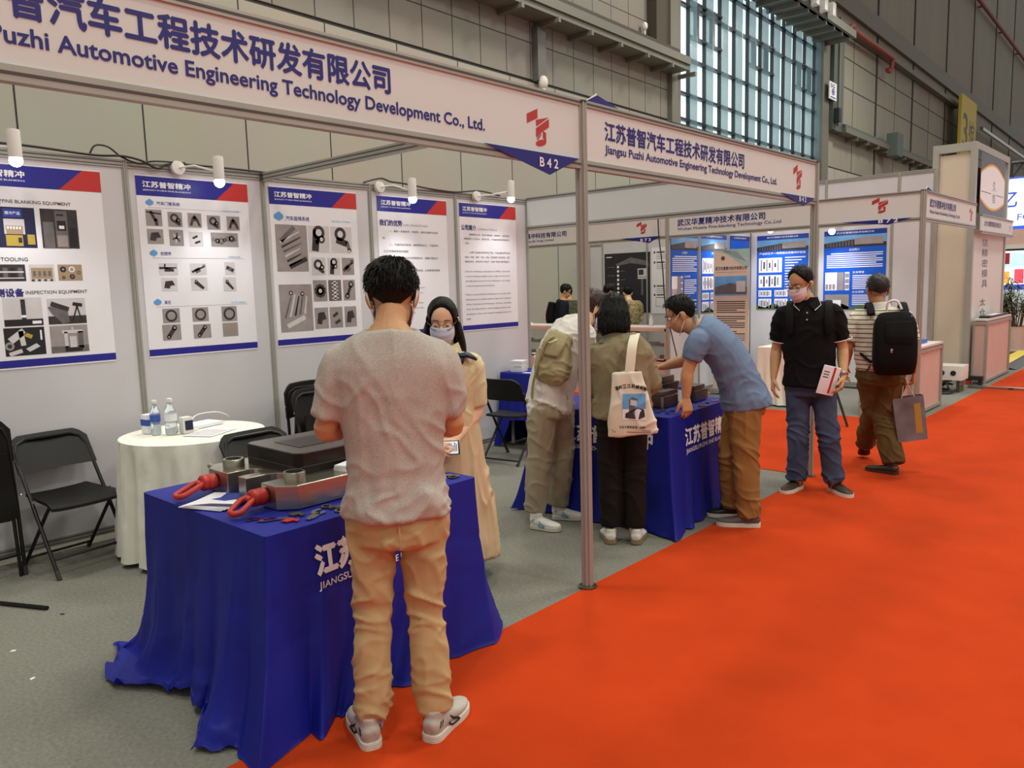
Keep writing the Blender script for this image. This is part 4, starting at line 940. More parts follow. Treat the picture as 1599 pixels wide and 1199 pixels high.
m = MB().lathe([(.014, 0), (.014, .004), (0, .004)], (.5-.2045, 1.3-1.28, .05), 16, 0, Matrix.Rotation(PI/2, 3, 'Y')); m.build('bolt_hole', 'photo_black', die)
m = MB().lathe([(.012, 0), (.012, .002)], (.5-.4, 1.3-1.2, .1835), 12); m.build('bolt_hole', 'photo_black', die)
m = MB().tube([(-.36, -.28, .075), (-.43, -.28, .075)], .012, 0, 12); m.build('side_pin', 'steel', die)
mk('spring_blue', '1f3584', .5)
m = MB()
for k in range(3): m.lathe([(.02, 0), (.02, .075), (.012, .08), (0, .08)], (-.29+.0*k, .03+.05*k, .095), 14)
m.build('blue_spring', 'spring_blue', die)['label'] = 'blue spring'
# red swivel lifting points screwed in the front face of the base plate
def hoist(x, yz, tip, label):
    o = empty('lifting_point', (x, -1.655, yz)); tag(o, label, 'lifting ring', 'red lifting points')
    R = Matrix.Rotation(PI/2, 3, 'X')
    MB().lathe([(.03, 0), (.034, .006), (.034, .03), (.031, .034), (.034, .038), (.034, .058), (.026, .066), (0, .066)], (0, 0, 0), 20, 0, R).build('swivel_body', 'red_paint', o)
    e = V3((-.0, -.075, 0)); t = V3(tip)-V3((x, -1.655, yz)); d = (t-e).normalized(); L = (t-e).length; s = d.cross(V3((0, 0, 1))).normalized(); w = .026
    pts = []
    for k in range(28):
        a = 2*PI*k/28; pts.append(e+d*((L/2-w)*(1 if math.cos(a) > 0 else -1)*(1 if abs(math.cos(a)) > .02 else 0)+L/2-.012+w*math.cos(a))+s*w*math.sin(a))
    MB().tube(pts, .0115, 0, 10, True).build('link', 'red_paint', o)
    MB().tube([(-.022, -.07, 0), (.022, -.07, 0)], .014, 0, 10).build('pin', 'red_paint', o)
    return o
hoist(-.74, TZ+.05, (-.715, -1.845, .782), 'left red lifting ring on the steel die')
hoist(-.335, TZ+.05, (-.285, -1.825, .782), 'right red lifting ring on the steel die, nearest the camera')
# brochures fanned beside the die
for k in range(4):
    o = empty('brochure', (-.57+.004*k, -1.735+.006*k, TZ+.0012+.0026*k), .38+.05*k); tag(o, ('bottom brochure of the fan beside the die', 'second brochure from the bottom of the fan beside the die', 'third brochure from the bottom of the fan', 'top brochure of the fan, blue and white, beside the die')[k], 'brochure', 'fanned brochures on the near table')
    MB().box2((-.105, -.15*.7, -.001), (.105, .15*.7, .001)).build('sheet', 'print_white', o)
    m = MB(); m.poly([(-.045, .104, .0013), (-.03, .03, .0013), (-.055, .0, .0013), (.02, -.02, .0013), (.05, .01, .0013), (.104, -.02, .0013), (.104, .104, .0013)][::-1], 0)
    m.poly([(-.1, -.1, .0013), (.1, -.1, .0013), (.1, -.055, .0013), (-.02, -.06, .0013)], 1); m.build('cover_print', ['photo_blue', 'photo_navy'], o)
for k in range(3):
    o = MB().box((0, 0, 0), (.075, .11, .008)).build('card_stack', 'print_white'); o.location = (-.275, -1.29, TZ+.0995+.0085*k); o.rotation_euler = (0, 0, .15+.1*k)
    tag(o, ('lowest', 'middle', 'top')[k]+' white card of the small stack on the steel die', 'card', 'white cards on the die')
# small blanked steel parts on the near cloth
def blank(kind, x, y, r, mtl, z=TZ, k=1.0):
    m = MB(); n = 24; h = .004
    if kind == 'ring':
        ri, ro = .013*k, .021*k; m.lathe([(ri, 0), (ro, 0), (ro, h), (ri, h), (ri, 0)], (0, 0, 0), 22)
    elif kind == 'hook':
        p = [(.035*math.cos(a)*1.2*k, .028*math.sin(a)*k) for a in [.2+i*.3 for i in range(13)]]
        q = [(.018*math.cos(a)*k, .013*math.sin(a)*k) for a in [.2+i*.3 for i in range(13)]][::-1]
        m.prism([(a, b, 0) for a, b in p+q], (0, 0, h))
    elif kind == 'lever':
        p = [(-.05, -.012), (-.02, -.016), (.02, -.006), (.055, -.012), (.058, .008), (.02, .008), (0, .02), (-.03, .012), (-.052, .008)]
        m.prism([(a*k, b*k, 0) for a, b in p], (0, 0, h)); m.lathe([(.004, 0), (.009, 0), (.009, .003)], (-.035*k, 0, h), 12)
    else:
        p = [(-.03, -.02), (0, -.026), (.01, -.005), (.034, -.012), (.03, .014), (.006, .012), (-.006, .028), (-.024, .014)]
        m.prism([(a*k, b*k, 0) for a, b in p], (0, 0, h))
    o = m.build('blanked_part', mtl); o.location = (x, y, z); o.rotation_euler = (0, 0, r)
    return o
sp = [('hook', -.205, -1.775, .3, 'chrome', 'curved steel part right behind the near red link'), ('lever', -.165, -1.73, 1.0, 'chrome', 'long steel lever part near the cloth corner'), ('plate', -.1, -1.69, .5, 'red_paint', 'small reddish blanked part at the cloth corner'), ('lever', -.075, -1.6, 1.9, 'chrome', 'steel lever part lying along the front cloth edge'),
      ('hook', -.11, -1.56, 2.2, 'chrome', 'hooked steel part in front of the die chamfer'), ('plate', -.15, -1.63, .2, 'steel_dark', 'dark blanked part touching the die base'), ('ring', -.06, -1.5, 0, 'chrome', 'steel ring nearest the front cloth edge'), ('lever', -.10, -1.46, 1.2, 'steel_dark', 'dark lever part in front of the die'),
      ('ring', -.15, -1.5, 0, 'steel_dark', 'dark steel ring against the die'), ('plate', -.07, -1.41, 1.4, 'chrome', 'shiny plate part by the man in grey'), ('hook', -.13, -1.37, .8, 'chrome', 'shiny hooked part by the man in grey'), ('lever', -.13, -.86, .4, 'chrome', 'steel lever part at the far end of the near table'), ('ring', -.09, -.87, 0, 'steel_dark', 'dark ring at the far end of the near table'), ('hook', -.2, -.85, .4, 'chrome', 'curved steel part at the far end of the near table')]
for kd, x, y, r, mt, lb in sp: tag(blank(kd, x, y, r, mt), lb, 'metal part', 'blanked parts on the near table')
# ---------------------------------------------------------------- dies and parts on the far table
mk('steel_brown', '5a4236', .4, .5, var=.15, vscale=12)
def small_die(x, y, dx, dy, h, rz, label, mk_='steel_brown', z=.766):
    o = empty('small_die', (x, y, z), rz); tag(o, label, 'die')
    MB().bbox((0, 0, h*.36), (dx, dy, h*.7), .004).build('lower_block', mk_, o)
    MB().bbox((0, 0, h*.86), (dx*.8, dy*.85, h*.28), .004).build('upper_block', 'steel_dark', o)
    for sx in (-1, 1):
        for sy in (-1, 1): MB().box((sx*(dx/2-.012), sy*(dy/2), h*.36), (.02, .006, h*.7)).build('corner_strip', 'steel', o)
    return o
small_die(-.44, 1.42, .22, .24, .105, th, 'brown steel die at the near edge of the far table')
small_die(-.37, 1.76, .16, .20, .11, th, 'dark die right of the bottle on the far table', 'steel_dark')
small_die(-.68, 1.74, .3, .26, .16, th, 'large dark die at the back of the far table', 'steel_black')
o = empty('lifting_point', (-.475, 1.28, .80)); tag(o, 'red lifting ring on the brown die of the far table', 'lifting ring')
MB().tube([(.03*math.cos(a), 0, .03*math.sin(a)) for a in [2*PI*k/18 for k in range(18)]], .009, 0, 8, True).build('ring', 'red_paint', o); MB().lathe([(.022, -.034), (.022, -.02), (.012, -.02)], (0, 0, 0), 14).build('foot', 'red_paint', o)
o = empty('water_bottle', (-.25, 1.43, .767)); tag(o, 'clear bottle with white and blue label on the far table', 'bottle')
MB().lathe([(.026, 0), (.032, .01), (.032, .05), (.03, .055), (.032, .06), (.032, .14), (.026, .165), (.014, .185), (.014, .2)], (0, 0, 0), 20).build('body', 'clear_plastic', o)
MB().lathe([(.033, .04), (.033, .12)], (0, 0, 0), 20).build('label_band', 'print_white', o); MB().lathe([(.0335, .12), (.0335, .14)], (0, 0, 0), 20).build('blue_band', 'water_label', o); MB().lathe([(.016, .19), (.016, .21), (0, .212)], (0, 0, 0), 14).build('cap', 'plastic_white', o)
k = 0
for x, y, kd in ((-.2, 1.15, 'ring'), (-.27, 1.17, 'lever'), (-.35, 1.16, 'hook'), (-.3, 1.25, 'plate'), (-.22, 1.24, 'ring'), (-.38, 1.23, 'lever'), (-.17, 1.55, 'lever'), (-.2, 1.68, 'ring'), (-.21, 1.8, 'hook')):
    tag(blank(kd, x, y, k*1.3, ('chrome', 'steel_dark')[k % 2], .7665, .8), ('small bright', 'small dark')[k % 2]+' blanked steel part on the far blue table, '+('first', 'second', 'third', 'fourth', 'fifth', 'sixth', 'seventh', 'eighth', 'ninth')[k]+' from its near corner', 'metal part', 'blanked parts on the far table'); k += 1
for q, (x, y) in enumerate(((-.47, 1.37), (-.42, 1.46), (-.47, 1.5))):
    tag(blank('hook', x, y, q, 'chrome', .766+.1055, .9), ('front', 'middle', 'rear')[q]+' shiny part lying on top of the brown die', 'metal part', 'parts on the brown die')

o = tag(MB().tube([(-2.30, -2.12, .012), (-2.02, -1.98, .012)], .011, 0, 8).build('chair_leg_rod', 'black_metal'), 'short black leg of an unseen chair on the grey floor at the left edge', 'rod')  # rod stands in for the leg of a chair outside the view
for k, (x, y, r) in enumerate(((-1.9, -1.95, .4), (-1.62, -2.25, 1.2), (-1.25, -2.28, 2.0))):
    o = MB().prism([(-.012, -.006, 0), (.01, -.008, 0), (.014, .004, 0), (-.004, .008, 0)], (0, 0, .002)).build('paper_scrap', 'photo_black' if k < 1 else 'print_white'); o.location = (x, y, .0005); o.rotation_euler = (0, 0, r)
    tag(o, ('tiny dark scrap on the grey floor below the open chair', 'tiny pale scrap on the grey floor left of the blue cloth', 'tiny pale scrap on the floor before the trailing cloth')[k], 'scrap', 'scraps on the floor')
o = empty('easel_stand', (-.62, 5.3, 0)); tag(o, 'dark slanting easel leg on the floor behind the man in black polo', 'easel'); MB().tube([(.12, .05, .012), (-.12, .12, .62)], .014, 0, 8).tube([(-.3, .2, .012), (-.12, .12, .62)], .014, 0, 8).tube([(-.1, -.16, .012), (-.12, .12, .62)], .014, 0, 8).build('tripod', 'photo_black', o)
# ---------------------------------------------------------------- stand B72: blue posters, roll-up, counter
def blue_poster(o, u, x0, label, kind, x1=None):
    x1 = x0+.82 if x1 is None else x1; z0, z1 = 1.15, 2.275; w = x1-x0
    s = Sheet(o, u, label, x0, x1, z0, z1, 'poster', 'poster_blue')
    m = MB(); s.rect(m, x0, z1-.07, x1, z1, 0); s.put(m, 'title_band', ['poster_navy'])
    m = MB(); s.text(m, W1, x0+w*.2, z1-.045, .024, w*.6, .005, lay=3); s.put(m, 'title', ['print_white'])
    if kind != 'narrow':
        m = MB(); zt_ = z1-.07; zb_ = z1-.235
        s.rect(m, x0, zb_, x1, zt_, 0); s.shape(m, [(x0, zb_), (x1, zb_), (x1, zb_+.05), (x0+w*.55, zb_+.11), (x0, zb_+.06)], 1); s.shape(m, [(x0+w*.5, zb_+.03), (x0+w*.95, zb_+.03), (x0+w*.95, zb_+.13), (x0+w*.5, zb_+.12)], 2, 3)
        for k in range(9): s.rect(m, x0+w*(.05+.05*k), zb_+.01, x0+w*(.07+.05*k), zb_+.06+.004*k, 3, 3)
        s.put(m, 'building_photo', ['poster_sky', 'photo_dark', 'photo_grey', 'photo_mid'])
    m = MB(); t = MB(); zc = z1-.29
    s.text(t, {'a': '公司简介', 'b': '产品系列', 'narrow': '产品系列', 'c': '产品研发于一体的综合性精冲件制造', 'd': '企业简介'}[kind], x0+w*.5, zc, .034, None if kind != 'c' else w*.9, .01, align='c', lay=2)
    if kind in ('a', 'd'):
        for k in range(8): s.rect(t, x0+w*(.12 if k == 0 else .05), zc-.04-.028*k, x1-w*(.05+.1*(k % 3 == 2)), zc-.027-.028*k, 0, 2)
        s.text(t, '企业荣誉', x0+w*.48, zc-.32, .03, .16, .01); s.text(t, '企业资质', x0+w*.48, zc-.6, .03, .16, .01)
        for k in range(8): s.rect(t, x0+w*.48, zc-.36-.026*k, x1-w*(.06+.08*(k % 4 == 3)), zc-.348-.026*k, 0, 2)
        for k in range(6): s.rect(t, x0+w*.48, zc-.64-.026*k, x1-w*(.06+.1*(k % 3 == 1)), zc-.628-.026*k, 0, 2)
        s.rect(m, x0+w*.03, zc-.56, x0+w*.23, zc-.3, 0); s.rect(m, x0+w*.24, zc-.56, x0+w*.34, zc-.3, 1); s.rect(m, x0+w*.355, zc-.56, x0+w*.43, zc-.3, 0)
        for k in range(3): s.rect(m, x0+w*.04+k*.05, zc-.545, x0+w*.04+.035+k*.05, zc-.47, 1, 2); s.rect(m, x0+w*.36, zc-.54+k*.08, x0+w*.425, zc-.48+k*.08, 1, 2)
        s.rect(m, x0+w*.03, zc-.84, x0+w*.43, zc-.62, 1); s.rect(m, x0+w*.06, zc-.8, x0+w*.3, zc-.7, 0, 2)
    else:
        rows = ((.05, .27), (.31, .5), (.54, .64), (.67, .82)) if kind != 'narrow' else ((.0, .3), (.33, .62), (.65, .72), (.74, .82))
        for j, (a, b) in enumerate(rows):
            L = [(.04, .5)] if j < 2 else [(.04, .3), (.36, .62)]
            if kind == 'narrow': L = [(.06, .94)] if j < 1 else [(.1, .9)]
            for (p, q) in L:
                s.rect(m, x0+w*p, zc-b, x0+w*q, zc-a, 0)
                for k in range(7):
                    xx = x0+w*(p+(q-p)*(.08+.12*k)); hh = (b-a)*(.25+.6*abs(math.sin(k*1.7+j*2+len(kind))))
                    s.rect(m, xx, zc-(a+b)/2-hh/2, xx+w*(q-p)*.07, zc-(a+b)/2+hh/2, 2 if k % 2 else 1, 2)
        for k in range(18):
            if kind != 'narrow': s.rect(t, x0+w*.56 if k < 13 else x0+w*.68, zc-.06-.04*k, x1-w*(.05+.07*(k % 4)), zc-.045-.04*k, 0, 2)
    s.put(m, 'photo_panel', ['print_white', 'photo_grey', 'photo_navy']); s.put(t, 'body_text', ['print_white'])
    m = MB(); pts = [(x0, z0), (x1, z0)]+[(x1-w*k/12, z0+.06+.03*math.sin(k*1.3+x0*5)) for k in range(13)]; s.shape(m, pts, 0, 1); s.put(m, 'landscape_strip', ['poster_green'])
    return s
sx, nx_ = V3((-3.085, 0, 0)), (0, 1, 0)
blue_poster(sx, nx_, 6.05, 'blue company profile poster, leftmost on the B72 side wall', 'a', 6.78)
blue_poster(sx, nx_, 6.87, 'blue product poster partly behind the beige roll-up banner', 'b', 7.64)
blue_poster(sx, nx_, 7.74, 'narrow blue poster in the corner right of the roll-up banner', 'narrow', 8.4)
blue_poster(V3((0, 8.435, 0)), (1, 0, 0), -2.98, 'blue poster with product drawings above the man in black polo', 'c', -2.18)
blue_poster(V3((0, 8.435, 0)), (1, 0, 0), -1.95, 'blue poster above the head of the man in striped polo', 'd', -1.09)
def b72_lamp(x, y, z, label, to=(0, .3, .03)):
    o = empty('arm_spotlight', (x, y, z+.12)); tag(o, label, 'lamp', 'lamps in stand B72')
    MB().tube([(0, 0, .02), (to[0]*.6, to[1]*.6, .05), to], .009, 0, 8).sphere(to, (.04, .04, .04)).build('arm', 'plastic_white', o); MB().lathe([(.034, -.06), (.036, -.05), (.036, .03), (.01, .04)], (0, 0, 0), 16).build('can', 'plastic_white', o)
    MB().sphere((0, 0, -.085), .045, 0, 14).build('bulb', 'bulb', o)
    l = bpy.data.lights.new('arm_lamp_light', 'SPOT'); l.energy = 28; l.spot_size = 2.4; l.spot_blend = .8; l.shadow_soft_size = .05; l.color = (.85, .93, 1)
    q = bpy.data.objects.new('arm_lamp_light', l); COL.objects.link(q); q.parent = o; q.location = (0, 0, -.14)
b72_lamp(-2.62, 8.1, 2.30, 'glowing lamp above the product drawings poster')
b72_lamp(-1.72, 8.1, 2.22, 'glowing lamp in front of the poster above the striped man')
b72_lamp(-2.86, 7.25, 2.32, 'glowing lamp over the posters on the B72 side wall', (-.2, 0, .04))
# roll-up
s = Sheet((-2.95, 6.98, 0), V3((1, .05, 0)).normalized(), 'beige roll-up banner of the fine-blanking company in stand B72', 0, .52, .06, 2.04, 'roll_up_banner', 'poster_beige', 'banner')
m = MB(); s.shape(m, [(0, 2.04), (.52, 2.04), (.52, 1.78), (.36, 1.86), (.2, 1.98)], 0); s.shape(m, [(.1, 2.04), (.3, 2.04), (.5, 1.9), (.5, 1.86), (.3, 1.92)], 1, 2); s.put(m, 'header_curves', ['poster_teal', 'print_white'])
m = MB(); s.text(m, '武汉华夏精冲技术有限公司', .03, 1.755, .05, .46, .01); s.put(m, 'title', ['photo_dark'])
m = MB(); s.text(m, 'Wuhan Huaxia Fine-blanking Technology Co.,Ltd', .04, 1.715, .018, .44, .0, res=1)
for k in range(30): 
    if k % 7 != 6: s.rect(m, .05, 1.31-.03*k, .47-.12*(k % 5 == 4), 1.325-.03*k)
ring(s, m, .14, 1.92, .03, 0, 0, 0); s.put(m, 'body_text', ['poster_navy' if 0 else 'print_grey'])
m = MB(); s.rect(m, .02, 1.40, .49, 1.67, 0); s.shape(m, [(.02, 1.42), (.49, 1.42), (.49, 1.52), (.25, 1.58), (.02, 1.52)], 1, 2); s.rect(m, .34, 1.45, .47, 1.6, 2, 3); s.put(m, 'building_photo', ['poster_sky', 'photo_mid', 'photo_light'])
m = MB(); s.rect(m, .3, .6, .47, .85, 0); s.put(m, 'small_photo', ['photo_light'])
m = MB().bbox((.26, .0, -.03), (.56, .14, .06), .01); m.xf(Matrix.Translation((0, 0, .03))); m.build('base', 'aluminium', s.root)
# counter of B72
def counter(x0, x1, y0, y1, h, label):
    o = empty('reception_counter', ((x0+x1)/2, (y0+y1)/2, 0)); tag(o, label, 'counter'); c = V3((-(x0+x1)/2, -(y0+y1)/2, 0)); T = Matrix.Translation(c)
    m = MB().box2((x0+.01, y0+.01, .05), (x1-.01, y1-.01, h-.03)); m.xf(T); m.build('panels', 'wood_pink', o)
    m = MB().box2((x0-.01, y0-.01, h-.025), (x1+.01, y1+.01, h)); m.xf(T); m.build('countertop', 'counter_white', o)
    m = MB()
    for x in (x0, x1):
        for y in (y0, y1): q = post_mb(x, y, 0, h-.025, .018); m.add(q.v, q.f)
    for z in (.04, h-.06):
        m.box2((x0, y0-.008, z-.02), (x1, y0+.008, z+.02)); m.box2((x1-.008, y0, z-.02), (x1+.008, y1, z+.02))
    m.xf(T); m.build('frame', 'aluminium', o); return o
counter(-.64, -.1, 6.16, 7.4, .80, 'pink panelled counter at the corner of stand B72')
o = tag(MB().box((0, 0, .02), (.2, .28, .04)).build('leaflet_stack', 'poster_blue'), 'stack of blue leaflets on the pink counter', 'leaflets'); o.location = (-.3, 7.0, .801)
o = tag(MB().box((0, 0, .006), (.21, .29, .012)).build('leaflet_stack', 'print_white'), 'flat white leaflets at the aisle end of the counter', 'leaflets'); o.location = (-.28, 6.5, .801)
# table with white cloth inside B72
ow = [(-1.58, 6.35), (-1.58, 6.95), (-2.0, 6.95), (-2.0, 6.35)]
cw = draped('tablecloth', ow, ctrl([(0, -1.53, 6.3, .05, .02), (.25, -1.53, 7.0, .05, .02), (.5, -2.06, 7.0, .05, .02), (.75, -2.06, 6.3, .05, .02)]), .752, lambda s, t: (.02*math.sin(s*2*PI*20)*t, 0), '', '', 'cloth_white', 240, 16)
tag(cw, 'white cloth over the table behind the blue and black shirted men', 'tablecloth')
trestle((-1.79, 6.65, 0), 0, .40, .58, .738, 'table under the white cloth in stand B72')
# stand B73: glass showcases, machine poster, text sheet
mk('showcase_glass', 'dfe8e6', .05, trans=.9); mk('poster_dark', '23222c', .4, var=.15, vscale=5)
def showcase(x0, x1, y0, label):
    y1 = y0+.5; o = empty('glass_showcase', ((x0+x1)/2, y0, 0)); tag(o, label, 'showcase', 'glass showcases of stand B73'); T = Matrix.Translation((-(x0+x1)/2, -y0, 0))
    m = MB().box2((x0, y0, .0), (x1, y1, .55)); m.xf(T); m.build('cabinet', 'wood_pink', o)
    m = MB()
    for x in (x0+.015, x1-.015): m.box2((x-.015, y0, .55), (x+.015, y0+.03, .98)); m.box2((x-.015, y1-.03, .55), (x+.015, y1, .98))
    m.box2((x0, y0, .945), (x1, y0+.03, .985)); m.box2((x0, y1-.03, .945), (x1, y1, .985)); m.box2((x0, y0, .53), (x1, y0+.035, .57)); m.xf(T); m.build('frame', 'wood_pink', o)
    m = MB().box2((x0+.03, y0+.01, .57), (x1-.03, y0+.015, .945)); m.xf(T); m.build('glass_pane', 'showcase_glass', o)
    m = MB().box2((x0, y0, .985), (x1, y1, 1.0)); m.xf(T); m.build('top', 'counter_white', o)
    m = MB().box2((x0+.03, y0+.05, .73), (x1-.03, y1-.05, .738)); m.xf(T); m.build('shelf', 'counter_white', o)
    m = MB()
    for k in range(5): m.box2((x0+.08+k*.17, y0+.12, .74), (x0+.2+k*.17, y0+.22, .77+.02*(k % 2)))
    for k in range(4): m.lathe([(.04, 0), (.04, .05), (.02, .05)], (x0+.15+k*.2, y0+.22, .555), 10)
    m.xf(T); m.build('exhibits', 'steel_dark', o)
    m = MB().sphere((x1-.1, y0-.008, .62), .014, 0, 8).sphere((x1-.1, y0-.008, .8), .014, 0, 8); m.xf(T); m.build('lock', 'chrome', o); return o
showcase(-6.08, -5.1, 6.05, 'glass showcase left of the near aluminium upright'); showcase(-5.08, -4.12, 6.05, 'middle glass showcase, behind the heads at the far table'); showcase(-4.1, -3.16, 6.05, 'glass showcase right of the woman with the tote bag')
s = Sheet((0, 8.435, 0), (1, 0, 0), 'dark poster of a machine on the back wall of stand B73', -5.86, -4.91, 1.1, 2.14, 'poster', 'poster_dark')
m = MB(); s.shape(m, [(-5.62, 1.95), (-5.3, 2.06), (-4.95, 1.98), (-4.93, 1.9), (-5.3, 1.96), (-5.6, 1.92)], 0); s.rect(m, -5.16, 1.68, -4.97, 1.86, 1, 2); s.rect(m, -5.14, 1.75, -5.04, 1.84, 2, 3); s.rect(m, -5.09, 1.4, -5.05, 1.68, 0, 2)
for k in range(8): ring(s, m, -5.57, 1.90-.075*k, .024, 3, 3, 0, 10); s.rect(m, -5.52 if k % 2 else -5.8, 1.895-.075*k, -5.42 if k % 2 else -5.64, 1.907-.075*k, 0, 2)
for k in range(5): s.rect(m, -5.15+.035*k, 1.7, -5.13+.035*k, 1.72, 0, 3)
s.rect(m, -5.82, 2.07, -5.7, 2.085, 3, 2); s.put(m, 'machine_picture', ['photo_mid', 'photo_light', 'photo_dark', 'print_white'])
s = Sheet((0, 8.435, 0), (1, 0, 0), 'white poster with bullet text right of the dark machine poster', -4.88, -4.3, 1.08, 2.2, 'poster', 'paper_white')
m = MB()
for k, z in enumerate((2.12, 1.95, 1.55, 1.4)):
    ring(s, m, -4.82, z, .02, 0, 0, 0, 10); s.rect(m, -4.78, z-.012, -4.62, z+.012, 0)
    for j in range(3): s.rect(m, -4.78, z-.05-.03*j, -4.45, z-.04-.03*j, 1)
s.rect(m, -4.8, 1.2, -4.62, 1.36, 1); s.rect(m, -4.79, 1.21, -4.63, 1.35, 2, 2); s.put(m, 'bullet_text', ['print_grey', 'print_lightgrey', 'paper_white'])
for k, (x, y, l) in enumerate(((-3.55, 6.3, 'small bottle standing on the right showcase'), (-5.75, 6.25, 'small clear dish on the left showcase'))):
    o = MB().lathe([(.03, 0), (.03, .1 if k == 0 else .03), (.014, .13 if k == 0 else .03), (.014, .16 if k == 0 else .032)], (0, 0, 0), 12).build('pump_bottle' if k == 0 else 'glass_dish', 'tissue_box'); o.location = (x, y, 1.0); tag(o, l, 'bottle' if k == 0 else 'dish')

# ---------------------------------------------------------------- tower and things beyond stand B72
X0, X1, YA, YB, ZT = -.86, -.30, 9.74, 12.0, 3.48
tw = empty('exhibit_tower', (-.58, 9.75, 0)); tag(tw, 'tall panelled tower with beige front and vertical black writing', 'tower'); T = Matrix.Translation((.58, -9.75, 0))
def twp(m, n, mt): m.xf(T); return m.build(n, mt, tw)
mk('tower_beige', 'cfc3ae', .5, var=.03, vscale=2); mk('tower_white', 'd9d8d2', .5)
twp(MB().box2((X0+.08, YA+.015, .1), (X1-.08, YA+.03, ZT-.15)), 'front_panel', 'tower_beige')
twp(MB().box2((X1-.03, YA+.1, .05), (X1-.015, YB-.12, 2.25)), 'side_panel', 'tower_white')
m = MB()
for x in (X0+.03, X1-.04): m.box2((x-.04, YA-.03, 0), (x+.04, YA+.05, ZT))
m.box2((X0+.07, YA-.028, ZT-.12), (X1-.08, YA+.048, ZT-.002)); m.box2((X1-.078, YB-.1, 0), (X1, YB, ZT-.001)); m.box2((X1-.076, YA+.05, ZT-.1), (X1-.002, YB-.1, ZT-.003)); m.box2((X0+.1, YA-.01, 0), (X1-.1, YA+.03, .12))
twp(m, 'frame', 'aluminium')
q = MB()
for k, ch in enumerate('太仓久信精密模具'): pass
for k, ch in enumerate('信精密模具'): text(q, ch, (X1-.013, 10.35+.02*k, 2.02-.155*k), (0, 1, 0), (0, 0, 1), .115, .38, .004)
for k, ch in enumerate('太仓久进汽车零'): text(q, ch, (X1-.013, 10.36+.02*k, 1.72-.155*(k+4.2)+.05), (0, 1, 0), (0, 0, 1), .115, .38, .004)
twp(q, 'lettering', 'photo_dark')
# hanging banner on the tower
mk('banner_slate', '5a626c', .5); mk('banner_dark', '1c1a1a', .5); mk('banner_yellow', 'd8c04a', .5)
s = Sheet((X1+.01, 0, 0), (0, 1, 0), 'white and slate banner with rainbow curves on the tower', 9.95, 11.6, 2.45, 3.36, 'tower_banner', 'banner_slate', 'banner')
def lens(a): 
    r = []
    for k in range(21): t = k/20; r.append((9.95+1.65*t, 3.05+a+.16*math.sin(PI*t)))
    for k in range(21): t = 1-k/20; r.append((9.95+1.65*t, 2.72-a-.13*math.sin(PI*t)))
    return r
m = MB(); s.shape(m, lens(.05), 0, 1); s.shape(m, lens(.03), 1, 2); s.shape(m, lens(.0), 2, 3); s.put(m, 'curves', ['logo_red', 'banner_yellow', 'print_white'])
m = MB(); s.text(m, '久', 10.75, 2.85, .16, .2, .0, lay=4); s.text(m, '信', 10.75, 2.68, .14, .2, .0, lay=4); s.rect(m, 10.0, 2.80, 10.65, 2.81, 0, 4); s.rect(m, 11.0, 2.80, 11.5, 2.81, 0, 4); s.put(m, 'emblem', ['print_grey'])
o = empty('tower_poster', (X1-.06, 9.85, 2.5)); tag(o, 'dark poster with yellow curve inside the tower, beside its banner', 'poster')
MB().box2((0, .0, .0), (.01, .7, .65), 0).box2((.0105, .0, .0), (.012, .5, .12), 1).box2((.0105, 0, .12), (.012, .5, .2), 2).build('sheet', ['banner_dark', 'banner_yellow', 'logo_red'], o)
fascia('fascia_board', (-.23, 9.76), (-.23, 12.05), 2.23, 2.43, 'short white name board on the tall tower', [('太仓久信精密模具股份有限公司', .2, 2.3, .08, 1.15, .006)], (2.0, 2.27, .11, 1.0))
counter(-.27, -.1, 9.85, 11.5, .95, 'pink counter in front of the lettered tower')
o = empty('monitor_arm', (-.2, 11.0, .951)); tag(o, 'black rail with papers on the tower counter', 'rail'); MB().box2((-.06, -.9, 0), (.08, .45, .03)).build('bar', 'photo_black', o); MB().box2((-.04, -.6, .03), (.06, .1, .034)).build('paper', 'print_white', o)
o = empty('switch_box', (-.45, 8.85, 0)); tag(o, 'white electrical box with black sockets at the tower foot', 'box')
MB().bbox((0, 0, .27), (.62, .35, .2), .01).build('housing', 'plastic_white', o)
for k in range(4): MB().lathe([(.035, 0), (.035, .01), (0, .01)], (-.22+.14*k, -.175, .27), 12, 0, Matrix.Rotation(PI/2, 3, 'X')).build('socket', 'photo_black', o)
for k in (-.25, .25): MB().box2((k-.02, -.12, 0), (k+.02, .12, .175)).build('foot', 'steel_dark', o)
pts = [(-.75+.5*rnd.random(), 8.62+.16*rnd.random(), .03+.13*rnd.random()) for k in range(26)]
tag(MB().tube(catmull(pts, 4), .012, 0, 6).build('cable_bundle', 'cable_black'), 'tangle of black cables under the white electrical box', 'cables')
tag(MB().tube(catmull([(-.75, 8.6, .02), (-.6, 8.45, .015), (-.4, 8.42, .015), (-.25, 8.5, .015), (-.2, 8.62, .05)], 5), .014, 0, 6).build('power_cable', 'cable_black'), 'thick black cable curving on the grey floor by the tower', 'cable')
o = empty('door_rail', (.2, 9.35, 0)); tag(o, 'metal strip lying across the red carpet by the tower', 'strip'); MB().box2((-.4, -.06, .006), (2.6, .06, .035)).build('strip', 'steel', o); MB().box2((.1, -.062, .012), (.16, -.06, .03)).build('slot', 'photo_black', o)
o = empty('extension_socket', (-.2, 9.7, 0)); tag(o, 'black socket block at the foot of the tower counter', 'socket'); MB().bbox((0, 0, .10), (.22, .1, .06), .01).build('body', 'photo_black', o); MB().box2((-.1, -.04, 0), (-.05, .04, .07)).build('stand', 'red_paint', o); MB().box2((.05, -.04, 0), (.1, .04, .07)).build('stand', 'photo_black', o)
